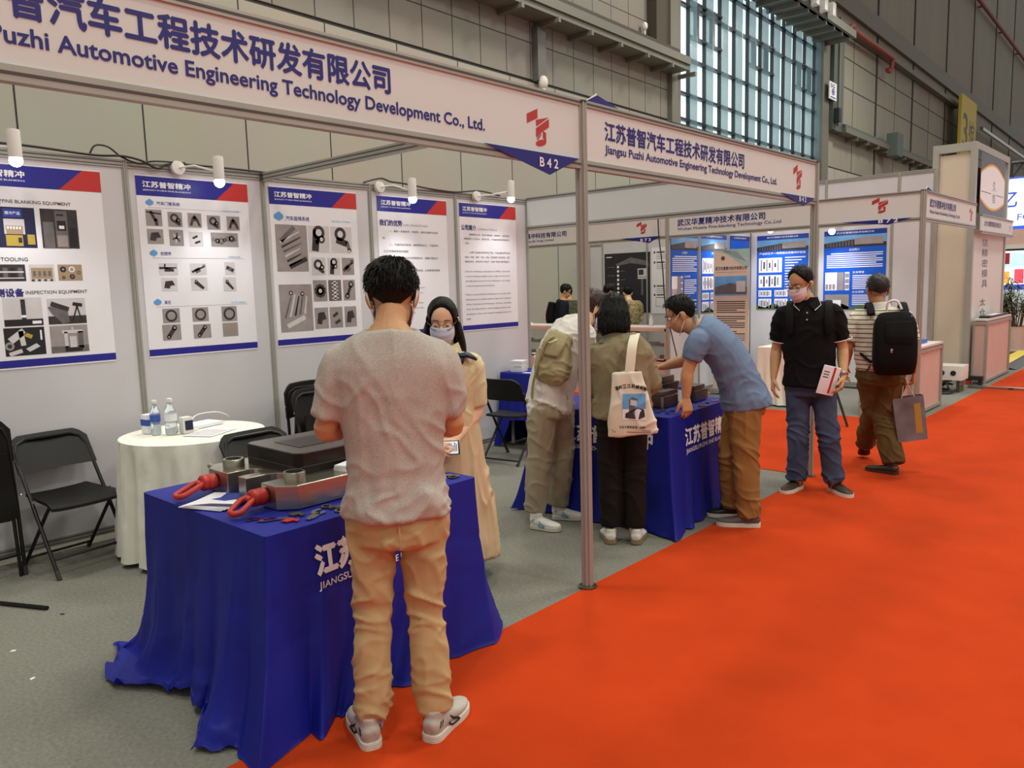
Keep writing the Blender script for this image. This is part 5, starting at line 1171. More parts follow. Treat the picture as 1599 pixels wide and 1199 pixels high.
o = empty('cable_ramp', (-.35, 12.0, 0)); tag(o, 'yellow and black cable ramp at the right edge', 'cable ramp'); d = V3((-.05, 1, 0)).normalized()
MB().prism([(-.28, 0, .006), (-.12, 0, .05), (.12, 0, .05), (.3, 0, .006)], (-.1, 3.3, 0)).build('ramp_body', 'photo_black', o); MB().prism([(-.13, 0, .051), (.1, 0, .051), (.1, 0, .056), (-.13, 0, .056)], (-.1, 3.3, 0)).build('yellow_lid', 'sign_yellow', o)
# potted palm
o = empty('potted_palm', (-.72, 15.7, 0)); tag(o, 'palm in a ribbed pink pot beside the bright screens', 'plant')
MB().lathe([(.2, 0), (.21, .02)]+[(.2+.06*k/8+(.012 if k % 2 else 0), .05+.45*k/8) for k in range(9)]+[(.27, .52), (.24, .52), (.24, .46), (0, .46)], (0, 0, 0), 28).build('pot', 'wood_pink', o)
mk('leaf_green', '4a5a34', .5, var=.3, vscale=10); mk('stem_brown', '54452f', .7)
m = MB(); lf = MB()
for k in range(16):
    a = rnd.random()*6.28; r = .12*rnd.random(); b = V3((r*math.cos(a), r*math.sin(a), .46)); h = .55+.5*rnd.random(); e = b+V3((.25*math.cos(a), .25*math.sin(a), h))
    m.tube([b, (b+e)/2+V3((-.03, 0, .05)), e], [.012, .01, .006], 0, 5)
    for j in range(26):
        aa = rnd.random()*6.28; t = .45+.6*rnd.random(); p = b+(e-b)*t; L = .25+.2*rnd.random(); dd = V3((math.cos(aa), math.sin(aa), .25-.5*rnd.random())).normalized(); q = p+dd*L+V3((0, 0, -.06)); w = dd.cross(V3((0, 0, 1))).normalized()*.016
        mid = p+dd*L*.5+V3((0, 0, .04)); lf.add([p, mid+w, q, mid-w], [(0, 1, 2, 3)])
m.build('stems', 'stem_brown', o); lf.build('leaves', 'leaf_green', o)
# bright stand with screens far behind
def emis(name, col, st): mk(name, col, .4, emit=col, estr=st)
emis('screen_white', 'eef4ff', 1.3); emis('screen_blue', '2f4fb8', 1.0); emis('screen_sky', 'a9c9ea', 1.2); emis('screen_red', 'd84a5c', 1.0); emis('screen_orange', 'f0a040', 1.0); emis('screen_grey', 'b8c0c4', .9)
o = empty('lit_sign', (-1.8, 19.9, 2.7)); tag(o, 'glowing white sign with blue writing at the right edge', 'sign')
MB().box2((0, 0, 0), (5, .12, 1.25)).build('lightbox', 'screen_white', o)
m = MB(); text(m, '亿', (-.12, -.004, .52), (1, 0, 0), (0, 0, 1), .42, .4, .01); text(m, '锻压', (.42, -.004, .48), (1, 0, 0), (0, 0, 1), .5, .95, .01); text(m, 'FORGING', (.3, -.004, .2), (1, 0, 0), (0, 0, 1), .16, 1.1, .01); m.build('lettering', 'screen_blue', o)
MB().box2((0, -.006, -.02), (5, 0, .07)).box2((0, -.006, 1.22), (5, 0, 1.26)).build('border', 'screen_blue', o)
o = empty('video_wall', (-1.85, 19.6, .9)); tag(o, 'bright screen showing a coloured machine picture at the right edge', 'screen')
MB().box2((0, 0, 0), (5, .1, 1.25)).build('panel', 'screen_white', o)
m = MB()
m.poly([(0, -.004, .0), (5, -.004, .0), (5, -.004, .25), (0, -.004, .3)], 4); m.poly([(0, -.004, .3), (5, -.004, .25), (5, -.004, .5), (0, -.004, .42)], 1); m.poly([(0, -.004, .8), (.8, -.004, .9), (1.5, -.004, 1.2), (0, -.004, 1.2)], 0)
for k in range(5): m.box2((.1+.3*k, -.008, .45), (.3+.3*k, -.005, .75+.05*(k % 2)), 2 if k % 2 else 3)
m.build('picture', ['screen_sky', 'screen_blue', 'screen_red', 'screen_orange', 'screen_grey'], o)
MB().box2((0, -.02, 1.25), (5, .1, 1.3)).build('bezel', 'photo_black', o)
o = MB().box2((0, 0, .1), (5, .2, .48), 0).box2((0, -.02, -.05), (5, .2, .1), 1).build('stand_header', ['wood_pink', 'counter_white']); o.location = (-1.85, 19.75, 2.2); tag(o, 'tan and white header beam between the glowing sign and screen', 'header')
o = tag(MB().box2((-1.75, 19.72, 0), (3, 19.98, .89)).build('display_plinth', 'counter_white'), 'pale base wall under the bright screen', 'stand base')
t = empty('truss', (-1.7, 20.1, 3.95)); tag(t, 'black lighting truss above the glowing sign', 'truss'); m = MB()
for dz in (0, .38): m.tube([(0, 0, dz), (6, 0, dz)], .035, 0, 8)
m.build('chords', 'photo_black', t); m = MB()
for k in range(8): m.tube([(k*.5, 0, 0), (k*.5+.25, 0, .38)], .02, 0, 6).tube([(k*.5+.25, 0, .38), (k*.5+.5, 0, 0)], .02, 0, 6)
m.tube([(0, 0, 0), (0, 0, .38)], .03); m.build('braces', 'photo_black', t)
m = MB().tube([(.05, 0, -3.95), (.05, 0, 0)], .04); m.build('leg', 'photo_black', t)
o = empty('red_flag_sign', (-1.28, 16.7, 1.80)); tag(o, 'small dark red square sign above the palm', 'sign'); MB().box2((0, 0, 0), (.22, .02, .24)).build('board', 'logo_red', o); MB().tube([(.11, .03, -1.8), (.11, .03, .1)], .012).build('stand', 'photo_black', o)
# ---------------------------------------------------------------- people
mk('skin', 'c8986e', .5, var=.05, vscale=30, spec=.35); mk('skin_light', 'eec4a2', .5, var=.04, vscale=30, spec=.35); mk('skin_tan', 'bd8a62', .5, var=.05, vscale=30, spec=.35)
mk('hair_black', '0e0c0a', .48, bump=.6, bscale=90, stretch=(1, 1, .12), spec=.2); mk('hair_brown', '3a2118', .45, bump=.6, bscale=90, stretch=(1, 1, .12))
mk('hair_bald', '241d18', .5)
mk('tee_grey', 'b8b1a7', .9, var=.16, vscale=140, bump=.12, bscale=240, stretch=(1, 1, 3), spec=.15, detail=2); mk('chino_beige', 'bfa678', .85, var=.05, vscale=6, bump=.1, bscale=300, spec=.2)
mk('dress_cream', 'e4d8ac', .8, var=.03, vscale=5, bump=.1, bscale=200, spec=.2); mk('skirt_beige', 'd8bf98', .8, var=.03, vscale=5, spec=.2)
mk('shirt_white', 'dedad2', .8, var=.03, vscale=5, spec=.2); mk('trouser_taupe', 'a3977f', .85, var=.05, vscale=6, spec=.15)
mk('blazer_khaki', '8f8568', .85, var=.05, vscale=7, bump=.12, bscale=240, spec=.15); mk('trouser_black', '191613', .8, spec=.2)
mk('tee_blue', '6f83a0', .85, var=.05, vscale=8, bump=.1, bscale=240, spec=.15); mk('chino_brown', '94703f', .85, var=.05, vscale=6, spec=.15)
mk('polo_black', '0e0d0e', .85, spec=.2); mk('jeans_blue', '434f66', .85, var=.3, vscale=4, bump=.15, bscale=300, spec=.15)
mk('trouser_olive', '5f4d2c', .85, var=.06, vscale=6, spec=.15); mk('jacket_navy', '161a26', .8, spec=.2); mk('backpack_black', '0b0b0c', .75, bump=.15, bscale=260, spec=.2)
mk('backpack_khaki', 'a79c74', .8, var=.06, vscale=8, bump=.2, bscale=200); mk('canvas_cream', 'e6dec6', .85, var=.03, vscale=6, bump=.15, bscale=260)
mk('mask_blue', 'cfdcec', .7, bump=.1, bscale=60, stretch=(1, 1, 12)); mk('mask_white', 'e8d8da', .7, bump=.1, bscale=60, stretch=(1, 1, 12)); mk('loop_white', 'eeeeea', .6)
mk('shoe_grey', 'b4b0a6', .7, var=.05, vscale=40); mk('sole_pale', 'd8d6c4', .6); mk('shoe_pink', 'd0b6ae', .7); mk('shoe_white', 'e4e2da', .6); mk('shoe_teal', '4f90b0', .6); mk('shoe_black', '191817', .5); mk('shoe_brown', '3a3022', .45); mk('shoe_charcoal', '5d5a52', .6); mk('sole_brown', '8a7250', .7); mk('sock_grey', 'a59da6', .8)
mk('eye_white', 'e8e4de', .2); mk('eye_dark', '1a120e', .15); mk('glasses_frame', '40302a', .3, .4); mk('lens', 'eef4f6', .05, trans=.95); mk('watch_steel', 'b8b8b4', .2, .9); mk('phone_black', '111114', .25); emis('phone_screen', 'd8dce4', .55)
mk('camo', '4b4a34', .85, var=.6, vscale=22); mk('floral', '9a8a62', .85, var=.6, vscale=30); mk('lip', 'b0715e', .5)
def stripes(name, c1, c2, period, frac):
    m = mat(name, c1, .85, spec=.2); nt = m.node_tree; N = nt.nodes; b = N['Principled BSDF']
    tc = N.new('ShaderNodeTexCoord'); sp_ = N.new('ShaderNodeSeparateXYZ'); nt.links.new(tc.outputs['Object'], sp_.inputs[0])
    a = N.new('ShaderNodeMath'); a.operation = 'MODULO'; a.inputs[1].default_value = period; nt.links.new(sp_.outputs['Z'], a.inputs[0])
    g = N.new('ShaderNodeMath'); g.operation = 'LESS_THAN'; g.inputs[1].default_value = period*frac; nt.links.new(a.outputs[0], g.inputs[0])
    x = N.new('ShaderNodeMix'); x.data_type = 'RGBA'; x.inputs['A'].default_value = lin(c1); x.inputs['B'].default_value = lin(c2); nt.links.new(g.outputs[0], x.inputs['Factor']); nt.links.new(x.outputs['Result'], b.inputs['Base Color']); M[name] = m
stripes('polo_stripes', 'e3dac4', '3b3230', .036, .2)

def ell(d, c, r):
    c = np.array(c); r = np.array(r); a = ((d/r)**2).sum(1); b = -2*((d/r)*(c/r)).sum(1); q = ((c/r)**2).sum()-1
    return (-b+np.sqrt(np.maximum(b*b-4*a*q, 0)))/(2*a)
def head_pts(d):
    r1 = ell(d, (0, -.012, .028), (.076, .094, .090)); r2 = ell(d, (0, .026, -.045), (.060, .062, .076))
    r = np.log(np.exp(r1*150)+np.exp(r2*150))/150-.003
    p = d*r[:, None]
    def bump(c, s, v):
        c = np.array(c); s = np.array(s) if np.ndim(s) else np.array([s]*3)
        w = np.exp(-(((p-c)/s)**2).sum(1)/2); return w[:, None]*np.array(v)
    o = np.zeros_like(p)
    o += bump((0, .088, -.008), (.009, .02, .016), (0, .009, 0))+bump((0, .09, -.030), (.010, .02, .014), (0, .015, 0))+bump((0, .09, -.044), (.012, .02, .009), (0, .017, -.002))
    for s in (-1, 1):
        o += bump((s*.015, .086, -.047), (.007, .02, .007), (s*.002, .008, 0))
        o += bump((s*.032, .078, .002), (.015, .02, .010), (0, -.011, 0))+bump((s*.032, .08, .022), (.018, .02, .007), (0, .004, 0))
        o += bump((s*.046, .066, -.025), (.018, .03, .016), (s*.003, .004, 0))
    o += bump((0, .085, -.069), (.020, .02, .006), (0, .006, 0))+bump((0, .085, -.082), (.017, .02, .007), (0, .007, 0))+bump((0, .085, -.0755), (.022, .02, .0025), (0, -.004, 0))
    o += bump((0, .08, -.108), (.02, .03, .014), (0, .007, 0))
    return p+o
def sph_dirs(nl, nu):
    d = []
    for i in range(1, nl):
        t = PI*i/nl
        for k in range(nu): a = 2*PI*k/nu; d.append((math.sin(t)*math.sin(a), math.sin(t)*math.cos(a), math.cos(t)))
    d.append((0, 0, 1)); d.append((0, 0, -1)); return np.array(d)
def sph_faces(nl, nu):
    f = [(i*nu+k, i*nu+(k+1) % nu, (i+1)*nu+(k+1) % nu, (i+1)*nu+k) for i in range(nl-2) for k in range(nu)]
    n = (nl-1)*nu; f += [(n, (k+1) % nu, k) for k in range(nu)]; f += [(n+1, (nl-2)*nu+k, (nl-2)*nu+(k+1) % nu) for k in range(nu)]; return [q[::-1] for q in f]
DIRS = sph_dirs(56, 80); FACES = sph_faces(56, 80); HEAD = head_pts(DIRS)
def sstep(a, b, x): t = np.clip((x-a)/(b-a), 0, 1); return t*t*(3-2*t)
def fwdM(c, f, up, s):
    f = V3(f).normalized(); x = f.cross(V3(up)).normalized(); u = x.cross(f)
    return Matrix(((x.x*s, f.x*s, u.x*s, c[0]), (x.y*s, f.y*s, u.y*s, c[1]), (x.z*s, f.z*s, u.z*s, c[2]), (0, 0, 0, 1)))
def head_mb(mb, HMx):
    mb.add([HMx @ V3(p) for p in HEAD], FACES, 0, True)
    for s in (-1, 1):   # ears
        e = MB().loft([(s*.071, -.004, -.045, .010, .007), (s*.078, -.008, -.03, .015, .008), (s*.084, -.014, -.008, .018, .008), (s*.083, -.016, .010, .013, .006)], (0, 1, 0), 12, sub=3)
        mb.add([HMx @ V3(v) for v in e.v], e.f, 0, True)
def hair_mb(HMx, style='short', th=.02, seed=0):
    P = HEAD; r = np.linalg.norm(P, axis=1); d = P/r[:, None]; x, y, z = P[:, 0], P[:, 1], P[:, 2]
    az = np.abs(np.arctan2(d[:, 0], d[:, 1]))          # 0 front, pi back
    if style == 'short': line = np.interp(az, [0, .55, .95, 1.25, 1.55, 1.85, 2.2, 2.6, PI], [.070, .068, .045, .0, -.012, .008, -.030, -.055, -.060])
    elif style == 'receding': line = np.interp(az, [0, .4, .8, 1.2, 1.5, 1.85, 2.2, PI], [.092, .085, .06, .02, -.005, .0, -.035, -.055])
    elif style == 'bald': line = np.interp(az, [0, .8, 1.2, 1.6, 2.0, PI], [.078, .06, .02, .0, -.02, -.05])
    elif style == 'bob': line = np.interp(az, [0, .5, .8, 1.1, 1.5, PI], [.050, .045, .0, -.08, -.11, -.11])
    else: line = np.interp(az, [0, .35, .65, .85, 1.05, 1.3, PI], [.077, .073, .056, .018, -.035, -.10, -.12])
    m = sstep(-.006, .026 if style == 'long' else .012, z-line)
    n = np.array([noise.noise(V3((p[0]*38+seed, p[1]*38, p[2]*22))) for p in P]); n2 = np.array([noise.noise(V3((p[0]*110+seed, p[1]*110, p[2]*50))) for p in P])
    top = sstep(-.02, .09, z)
    t = (th*(.55+.6*top)+th*.16*n*(.4+top)+th*.12*n2)*m-.012*(1-m)
    Q = P+d*t[:, None]
    return MB().add([HMx @ V3(p) for p in Q], FACES, 0, True)
def strands(mb, HMx, style, th, count, seed, L=.03, wid=.0022):
    """short locks lying over the hair cap so the outline is not smooth"""
    rn = random.Random(seed); P = HEAD
    for _ in range(count):
        i = rn.randrange(len(P)); p = V3(P[i])
        az = abs(math.atan2(p.x, p.y)); lo = {'short': .072 if az < .8 else (.0 if az < 1.9 else -.015), 'receding': .09 if az < .9 else (.0 if az < 1.9 else -.03), 'bald': .07 if az < .9 else -.03}.get(style, .05 if az < .9 else -.09)
        if p.z < lo: continue
        d = p.normalized(); c = V3((.015, -.04, .118)); fl = (p-c); fl = (fl-d*fl.dot(d))
        if fl.length < .004: fl = V3((rn.random()-.5, rn.random()-.5, 0))
        fl = fl.normalized()
        if az < 1.2 and p.z > .06: fl = (fl+V3((0, 1.0, .2))*.5).normalized()
        top = max(0, min(1, (p.z+.02)/.11)); o = p+d*th*(.55+.6*top)*.80; s = d.cross(fl).normalized(); w = wid*(.6+rn.random()); l = L*(.5+rn.random())*(.5+.7*top)
        j = V3((rn.random()-.5, rn.random()-.5, rn.random()-.5))*.5
        m_ = o+fl*l*.5+d*(.0022+.003*top)+j*.004; e = o+fl*l-d*(.001-.004*top*rn.random())+j*.007
        q = [o-s*w, o+s*w, m_+s*w*.9, m_-s*w*.9, e]; k = d*w*1.2
        q2 = [o+k*.2, m_+k, e]
        mb.add([HMx @ v for v in q+q2], [(0, 3, 6, 5), (1, 5, 6, 2), (3, 4, 7, 6), (2, 6, 7, 4)], 0, True)
def hand(mb, w, d, n, t, curl=.5, s=1.0, thumb=.4, spread=1.0):
    """w wrist, d finger direction, n the way the palm faces, t the thumb side"""
    w, d = V3(w), V3(d).normalized(); n = V3(n); n = (n-d*n.dot(d)).normalized(); t0 = d.cross(n); t = t0 if t0.dot(V3(t)) > 0 else -t0
    mb.loft([(*(w-d*.012*s), .024*s, .018*s), (*(w+d*.02*s), .030*s, .0165*s), (*(w+d*.055*s), .038*s, .015*s), (*(w+d*.088*s), .039*s, .0125*s)], t, 18, 2.5, sub=3, cap=.6)
    for k, (a, l, r) in enumerate(((.0315, .072, .0084), (.0105, .080, .0088), (-.0105, .075, .0084), (-.031, .060, .0074))):
        b = w+d*(.085-.004*abs(k-1.3))*s+t*a*s; c = curl*(1+.12*k); pts = [b-d*.012*s, b]; rr = [r*s, r*s]; dd = (d+t*(.05*(1.5-k)*spread)).normalized(); p = b
        for j, f in enumerate((.46, .30, .24)):
            an = c*(.75, 1.0, .7)[j]; dd = (dd*math.cos(an)+n*math.sin(an)).normalized(); dd.normalize(); nn = n
            p = p+dd*l*f*s; pts.append(p); rr.append(r*s*(.94, .86, .72)[j])
        mb.loft([(*q, a_, a_) for q, a_ in zip(pts, rr)], t, 10, 2, sub=2)
    b = w+d*.022*s+t*.022*s+n*.006*s; dd = (t*.75+d*.66+n*.25).normalized(); p1 = b+dd*.036*s; d2 = (t*(.5-thumb*.6)+d*.85+n*(.1+thumb*.6)).normalized(); p2 = p1+d2*.032*s; p3 = p2+(d2+n*thumb*.5).normalized()*.024*s
    mb.loft([(*b, .014*s, .014*s), (*p1, .0115*s, .0115*s), (*p2, .0098*s, .0098*s), (*p3, .0075*s, .0075*s)], n, 10, 2, sub=2)
def limb(pts, rs):
    return [(*V3(p), r[0] if isinstance(r, tuple) else r, r[1] if isinstance(r, tuple) else r) for p, r in zip(pts, rs)]
MIDS = lambda AR: (V3(AR[0][0])+V3(AR[1][0]))/2
def mixv(a, b, t): return V3(a)*(1-t)+V3(b)*t
def crease(items):
    """items: [(freq vec, amp, offset, mask)]; thin raised folds running askew, over a soft swell"""
    def f(c, n):
        d = 0
        for (fx, fy, fz), a, o, g in items:
            wgt = 1 if g is None else g(c)
            if wgt > .02:
                q = V3((c.x*fx+o, c.y*fy+o*.7, (c.z+.55*c.x*math.sin(o)+.35*c.y)*fz+1.2*noise.noise(c*5+V3((o, 0, 0)))))
                v = max(0, 1-2.6*abs(noise.noise(q))); d += wgt*a*(1.5*v*v-.35+.5*noise.noise(q*.6))
        return d
    return f
def shoe(par, heel, toe, upper, sole, lift=0, h=.075, w=.045, name='shoe', accent=None, label=None):
    heel = V3(heel); toe = V3(toe); d = toe-heel; L = d.length; d.normalize(); side = d.cross(V3((0, 0, 1))).normalized(); up = side.cross(d)
    m = MB(); P = lambda t, z: heel+d*(L*t)+up*z
    def sect(lo, hi, sc):
        st = []
        for t, wd, ht in ((.0, .60, .95), (.07, .80, 1.06), (.2, .84, 1.06), (.42, .90, .94), (.6, 1.02, .70), (.78, 1.0, .56), (.92, .76, .46), (.99, .44, .36)):
            z1 = lo+(hi-lo)*ht; st.append((*P(t, (lo+z1)/2), w*wd*sc, (z1-lo)/2))
        return st
    m.loft(sect(.018, h, 1.0), side, 20, 2.4, sub=3, cap=.5)
    m.loft([(*P(.16, h*.75), .033, .042), (*P(.16, h+.025), .035, .043)], side, 16, 2, sub=2, cap=.3)
    o = link(name, remesh(m, .006, 2), par); o.data.materials.append(M[upper])
    if label: o['label'] = label
    q = MB(); st = []
    for t, wd in ((-.03, .25), (-.015, .52), (.03, .74), (.10, .84), (.22, .86), (.42, .90), (.62, 1.05), (.8, 1.02), (.93, .78), (.99, .48), (1.012, .2)): st.append((t, wd))
    outl = [heel+d*(L*t)+side*(w*wd*1.04) for t, wd in st]+[heel+d*(L*t)-side*(w*wd*1.04) for t, wd in st[::-1]]
    loop = catmull(outl+[outl[0]], 3)[:-1]
    q.prism([v+up*.002 for v in loop], up*.026); q.build('sole', sole, o)
    if accent:
        a = MB()
        for sgn in (-1, 1):
            pts = [P(.30, h*.86)+side*sgn*w*.62, P(.40, h*.55)+side*sgn*w*.93, P(.55, h*.30)+side*sgn*w*1.02, P(.36, h*.30)+side*sgn*w*.92, P(.30, h*.5)+side*sgn*w*.86]
            a.tube(catmull(pts, 3), .004, 0, 6)
        a.build('trim_stripe', accent, o)
        for zz in (.010, .019): MB().tube([v+up*zz for v in loop], .0011, 0, 5, True).build('sole_groove', 'shoe_grey', o)
        hm = MB()
        for sgn in (-1, 1):
            for kk in (0, 1): hm.tube([P(.06+.05*kk, h*.62)+side*sgn*w*.80, P(.10+.05*kk, h*.86)+side*sgn*w*.80], .0022, 0, 5)
        hm.build('heel_marks', accent, o)
    lc = MB()
    for k in range(4): t = .36+.075*k; lc.tube([P(t, h*(.92-.13*k)*.97)-side*w*.34, P(t+.01, h*(.95-.13*k)+.004), P(t, h*(.92-.13*k)*.97)+side*w*.34], .003, 0, 6)
    lc.build('laces', 'loop_white' if accent else sole, o)
    return o
def person(label, xy, rz, torso, side, neck, head, arms, legs, skin='skin', voxel=.0045, hands=True, group=None):
    """torso: [(x,y,z,a,b)] hips -> neck root; neck: top; head: (centre, forward, up, scale);
    arms: [(shoulder, elbow, wrist, finger dir, palm normal, thumb dir, curl)]; legs: [(hip, knee, ankle)]"""
    root_mb = MB()
    root_mb.loft([(x, y, z, a*.86, b*.84) for x, y, z, a, b in torso], side, 22, 2.2, sub=3)
    t = V3(torso[-1][:3]); root_mb.loft([(*(t+(V3(neck)-t)*-.3), .066, .058), (*t, .060, .056), (*mixv(t, neck, .5), .054, .056), (*V3(neck), .054, .058)], side, 16, 2, sub=3)
    HMx = fwdM(*head); head_mb(root_mb, HMx)
    sc = (V3(arms[0][0])+V3(arms[1][0]))/2
    for a in arms:
        s, e, w = V3(a[0]), V3(a[1]), V3(a[2]); k = a[7] if len(a) > 7 else 1
        root_mb.loft(limb([mixv(s, sc, .6), mixv(s, sc, .2), s, mixv(s, e, .35), mixv(s, e, .8), e, mixv(e, w, .25), mixv(e, w, .65), w], [.045*k, .048*k, .050*k, .047*k, .041*k, .040*k, .042*k, .033*k, (.027*k, .022*k)]), V3(a[5]) if len(a) > 5 else (1, 0, 0), 16, 2, sub=3)
        if len(a) > 3 and hands: hand(root_mb, w, a[3], a[4], a[5], a[6], 1.0*k)
    for h_, kn, an in legs:
        h_, kn, an = V3(h_), V3(kn), V3(an)
        root_mb.loft(limb([h_, mixv(h_, kn, .5), kn, mixv(kn, an, .35), an, an+V3((0, 0, -.03))], [.074, .066, .05, .05, .036, .036]), (1, 0, 0), 14, 2, sub=3)
    o = link('person', remesh(root_mb, voxel, 2, .4)); o.data.materials.append(M[skin]); o.location = (*xy, 0); o.rotation_euler = (0, 0, rz)
    tag(o, label, 'person', group); return o, HMx
def garment(par, name, mb, mtl, voxel=.008, it=4, fold=None, label=None, extra=None):
    me = remesh(mb, voxel, it)
    if fold: displace(me, fold)
    me.materials.append(M[mtl]); o = link(name, me, par)
    if label: o['label'] = label
    return o
def grow(torso, da, db=None): return [(x, y, z, a+da, b+(da if db is None else db)) for x, y, z, a, b in torso]
def sleeve(mb, s, e, w, frac, r0=.07, r1=.058, c=None):
    """frac 0..1 along the upper arm, 1..2 along the forearm; c = middle of the shoulder line"""
    s, e, w = V3(s), V3(e), V3(w); c = s if c is None else V3(c); u = V3((0, 0, 1))
    P = [mixv(s, c, .62)+u*.012, mixv(s, c, .25)+u*.010, s+u*.0]; R = [r0*.66, r0*.80, r0*.88]
    if frac <= 1: p = mixv(s, e, frac); P += [mixv(s, p, .33), mixv(s, p, .7), p]; R += [r0, (r0+r1)/2, r1]
    else: p = mixv(e, w, frac-1); P += [mixv(s, e, .45), e, mixv(e, p, .5), p]; R += [r0*.95, r0*.88, r1*1.08, r1]
    mb.loft(limb(P, R), (0, 1, .01), 18, 2, sub=4, cap=.12)
def trousers(mb, pelvis, side, legs, R, end=1.0):
    mb.loft(pelvis, side, 24, 2.3, sub=3, cap=.3)
    for (h, k, a), r in zip(legs, R):
        h, k, a = V3(h), V3(k), V3(a); a2 = mixv(k, a, end)
        mb.loft(limb([h, mixv(h, k, .33), mixv(h, k, .7), k, mixv(k, a2, .35), mixv(k, a2, .72), a2], r), side, 20, 2.1, sub=4, cap=.15)
def mk_hair(par, HMx, style, mtl='hair_black', th=.02, n=700, seed=1, extra=None, L=.03):
    m = hair_mb(HMx, style, th, seed)
    if extra: extra(m)
    if n: strands(m, HMx, style, th, n, seed, L)
    return m.build('hair', mtl, par)
def mask(par, HMx, mtl, drop=0):
    nu, nv = 26, 16; top = MB(); vs = []
    for sh in (.0, .0035):
        for j in range(nv+1):
            for i in range(nu+1):
                u = -1+2*i/nu; v = j/nv; a = u*1.12
                el0 = -.10-.14*abs(u)**1.5; el1 = -1.02+.28*abs(u)**2
                el = el0+(el1-el0)*v; d = np.array([[math.sin(a)*math.cos(el), math.cos(a)*math.cos(el), math.sin(el)]])
                r = max(ell(d, (0, .036, -.046), (.064, .076, .086))[0], np.linalg.norm(head_pts(d)[0])*(1.02 if abs(u) > .5 else 1))+.004-sh
                r += .0012*math.sin(v*PI*7)*(1-abs(u)**3)
                vs.append(HMx @ (V3(d[0])*r))
    n1 = (nv+1)*(nu+1); f = []
    for s_ in (0, n1):
        for j in range(nv):
            for i in range(nu):
                q = (s_+j*(nu+1)+i, s_+j*(nu+1)+i+1, s_+(j+1)*(nu+1)+i+1, s_+(j+1)*(nu+1)+i); f.append(q if s_ else q[::-1])
    o = top.add(vs, f, 0, True).build('face_mask', mtl, par)
    lp = MB()
    for s in (-1, 1):
        lp.tube([HMx @ V3(p) for p in catmull([(s*.066, .045, -.035), (s*.076, .01, .0), (s*.082, -.012, .012), (s*.080, -.024, -.01), (s*.074, -.008, -.045), (s*.060, .035, -.085)], 4)], .0022, 0, 6)
    lp.build('ear_loop', 'loop_white', o); return o
def glasses(par, HMx, mtl='glasses_frame', rx=.025, rz=.020, z0=-.002):
    m = MB(); y = .104
    for s in (-1, 1):
        pts = [(s*.034+rx*math.cos(a), y-.006*abs(math.cos(a)) if s*math.cos(a) > 0 else y, z0+rz*math.sin(a)) for a in [2*PI*k/24 for k in range(24)]]
        m.tube([HMx @ V3(p) for p in pts], .0018, 0, 6, True)
        m.tube([HMx @ V3(p) for p in [(s*.058, y-.006, z0+.006), (s*.074, .06, z0+.006), (s*.082, -.005, z0+.008)]], .0018, 0, 6)
    m.tube([HMx @ V3(p) for p in [(-.010, y, z0+.004), (0, y+.003, z0+.007), (.010, y, z0+.004)]], .0018, 0, 6)
    return m.build('glasses', mtl, par)
def face_bits(par, HMx, look=-.35, brows=True, lids=.55, skin='skin', lips=False):
    for s in (-1, 1):
        e = MB().sphere(HMx @ V3((s*.032, .0765, .0)), .0118, 0, 14).build('eye', 'eye_white', par)
        d = V3((s*.05, 1, look)).normalized(); MB().sphere(HMx @ (V3((s*.032, .0765, .0))+d*.0082), .0052, 0, 10).build('iris', 'eye_dark', e)
        m = MB(); c = V3((s*.032, .0765, .0))      # upper lid: part shell, with a dark lash line
        vs = []; nu, nv = 12, 6
        for j in range(nv+1):
            for i in range(nu+1):
                a = -1.25+2.5*i/nu; el = 1.2-(1.2+lids*.9-.15)*j/nv; vs.append(HMx @ (c+V3((math.sin(a)*math.cos(el), math.cos(a)*math.cos(el), math.sin(el)))*.0128))
        m.add(vs, [(j*(nu+1)+i, (j+1)*(nu+1)+i, (j+1)*(nu+1)+i+1, j*(nu+1)+i+1) for j in range(nv) for i in range(nu)], 0, True)
        lid = m.build('eyelid', skin, par)
        MB().tube(vs[-(nu+1):], .0009, 0, 5).build('lashes', 'eye_dark', lid)
        if brows: MB().tube([HMx @ V3(p) for p in ((s*.014, .098, .022), (s*.03, .096, .028), (s*.05, .080, .021))], [.0022, .0026, .0012], 0, 6).build('eyebrow', 'hair_black', par)

# ============ 1. man in grey T-shirt, seen from behind at the near table
TOR = [(0, .02, .86, .165, .115), (0, .02, .98, .162, .112), (0, .015, 1.12, .170, .112), (.0, .01, 1.26, .196, .118), (0, .0, 1.36, .205, .108), (0, .0, 1.425, .16, .088), (0, .01, 1.47, .085, .07)]
LG = [((-.088, .02, .86), (-.105, .03, .47), (-.122, .0, .09)), ((.088, .02, .86), (.082, .03, .46), (.098, .0, .09))]
AR = [((-.162, .0, 1.368), (-.232, .02, 1.135), (-.10, .235, 1.12), (.6, .7, .1), (.3, 0, -1), (0, 1, .2), .5), ((.162, .0, 1.368), (.205, .03, 1.125), (.06, .24, 1.13), (-.6, .7, .1), (-.3, 0, -1), (0, 1, .2), .5)]
p1, H1 = person('man in heather grey T-shirt and beige trousers seen from behind', (.33, -1.53), .892, TOR, (1, 0, 0), (.012, .05, 1.53), ((.015, .085, 1.585), (.02, .9, -.42), (0, .42, .9), 1.02), AR, LG, 'skin', .0045)
m = MB(); m.loft(grow([(0, .02, .835, .180, .136), (0, .02, .90, .172, .128)]+TOR[1:-1]+[(0, .005, 1.462, .098, .076)], .008, .010), (1, 0, 0), 26, 2.3, sub=3, cap=.1)
for a in AR: sleeve(m, a[0], a[1], a[2], .80, .072, .060, MIDS(AR))
cl = lambda x, a, b: max(0, min(1, (x-a)/(b-a)))
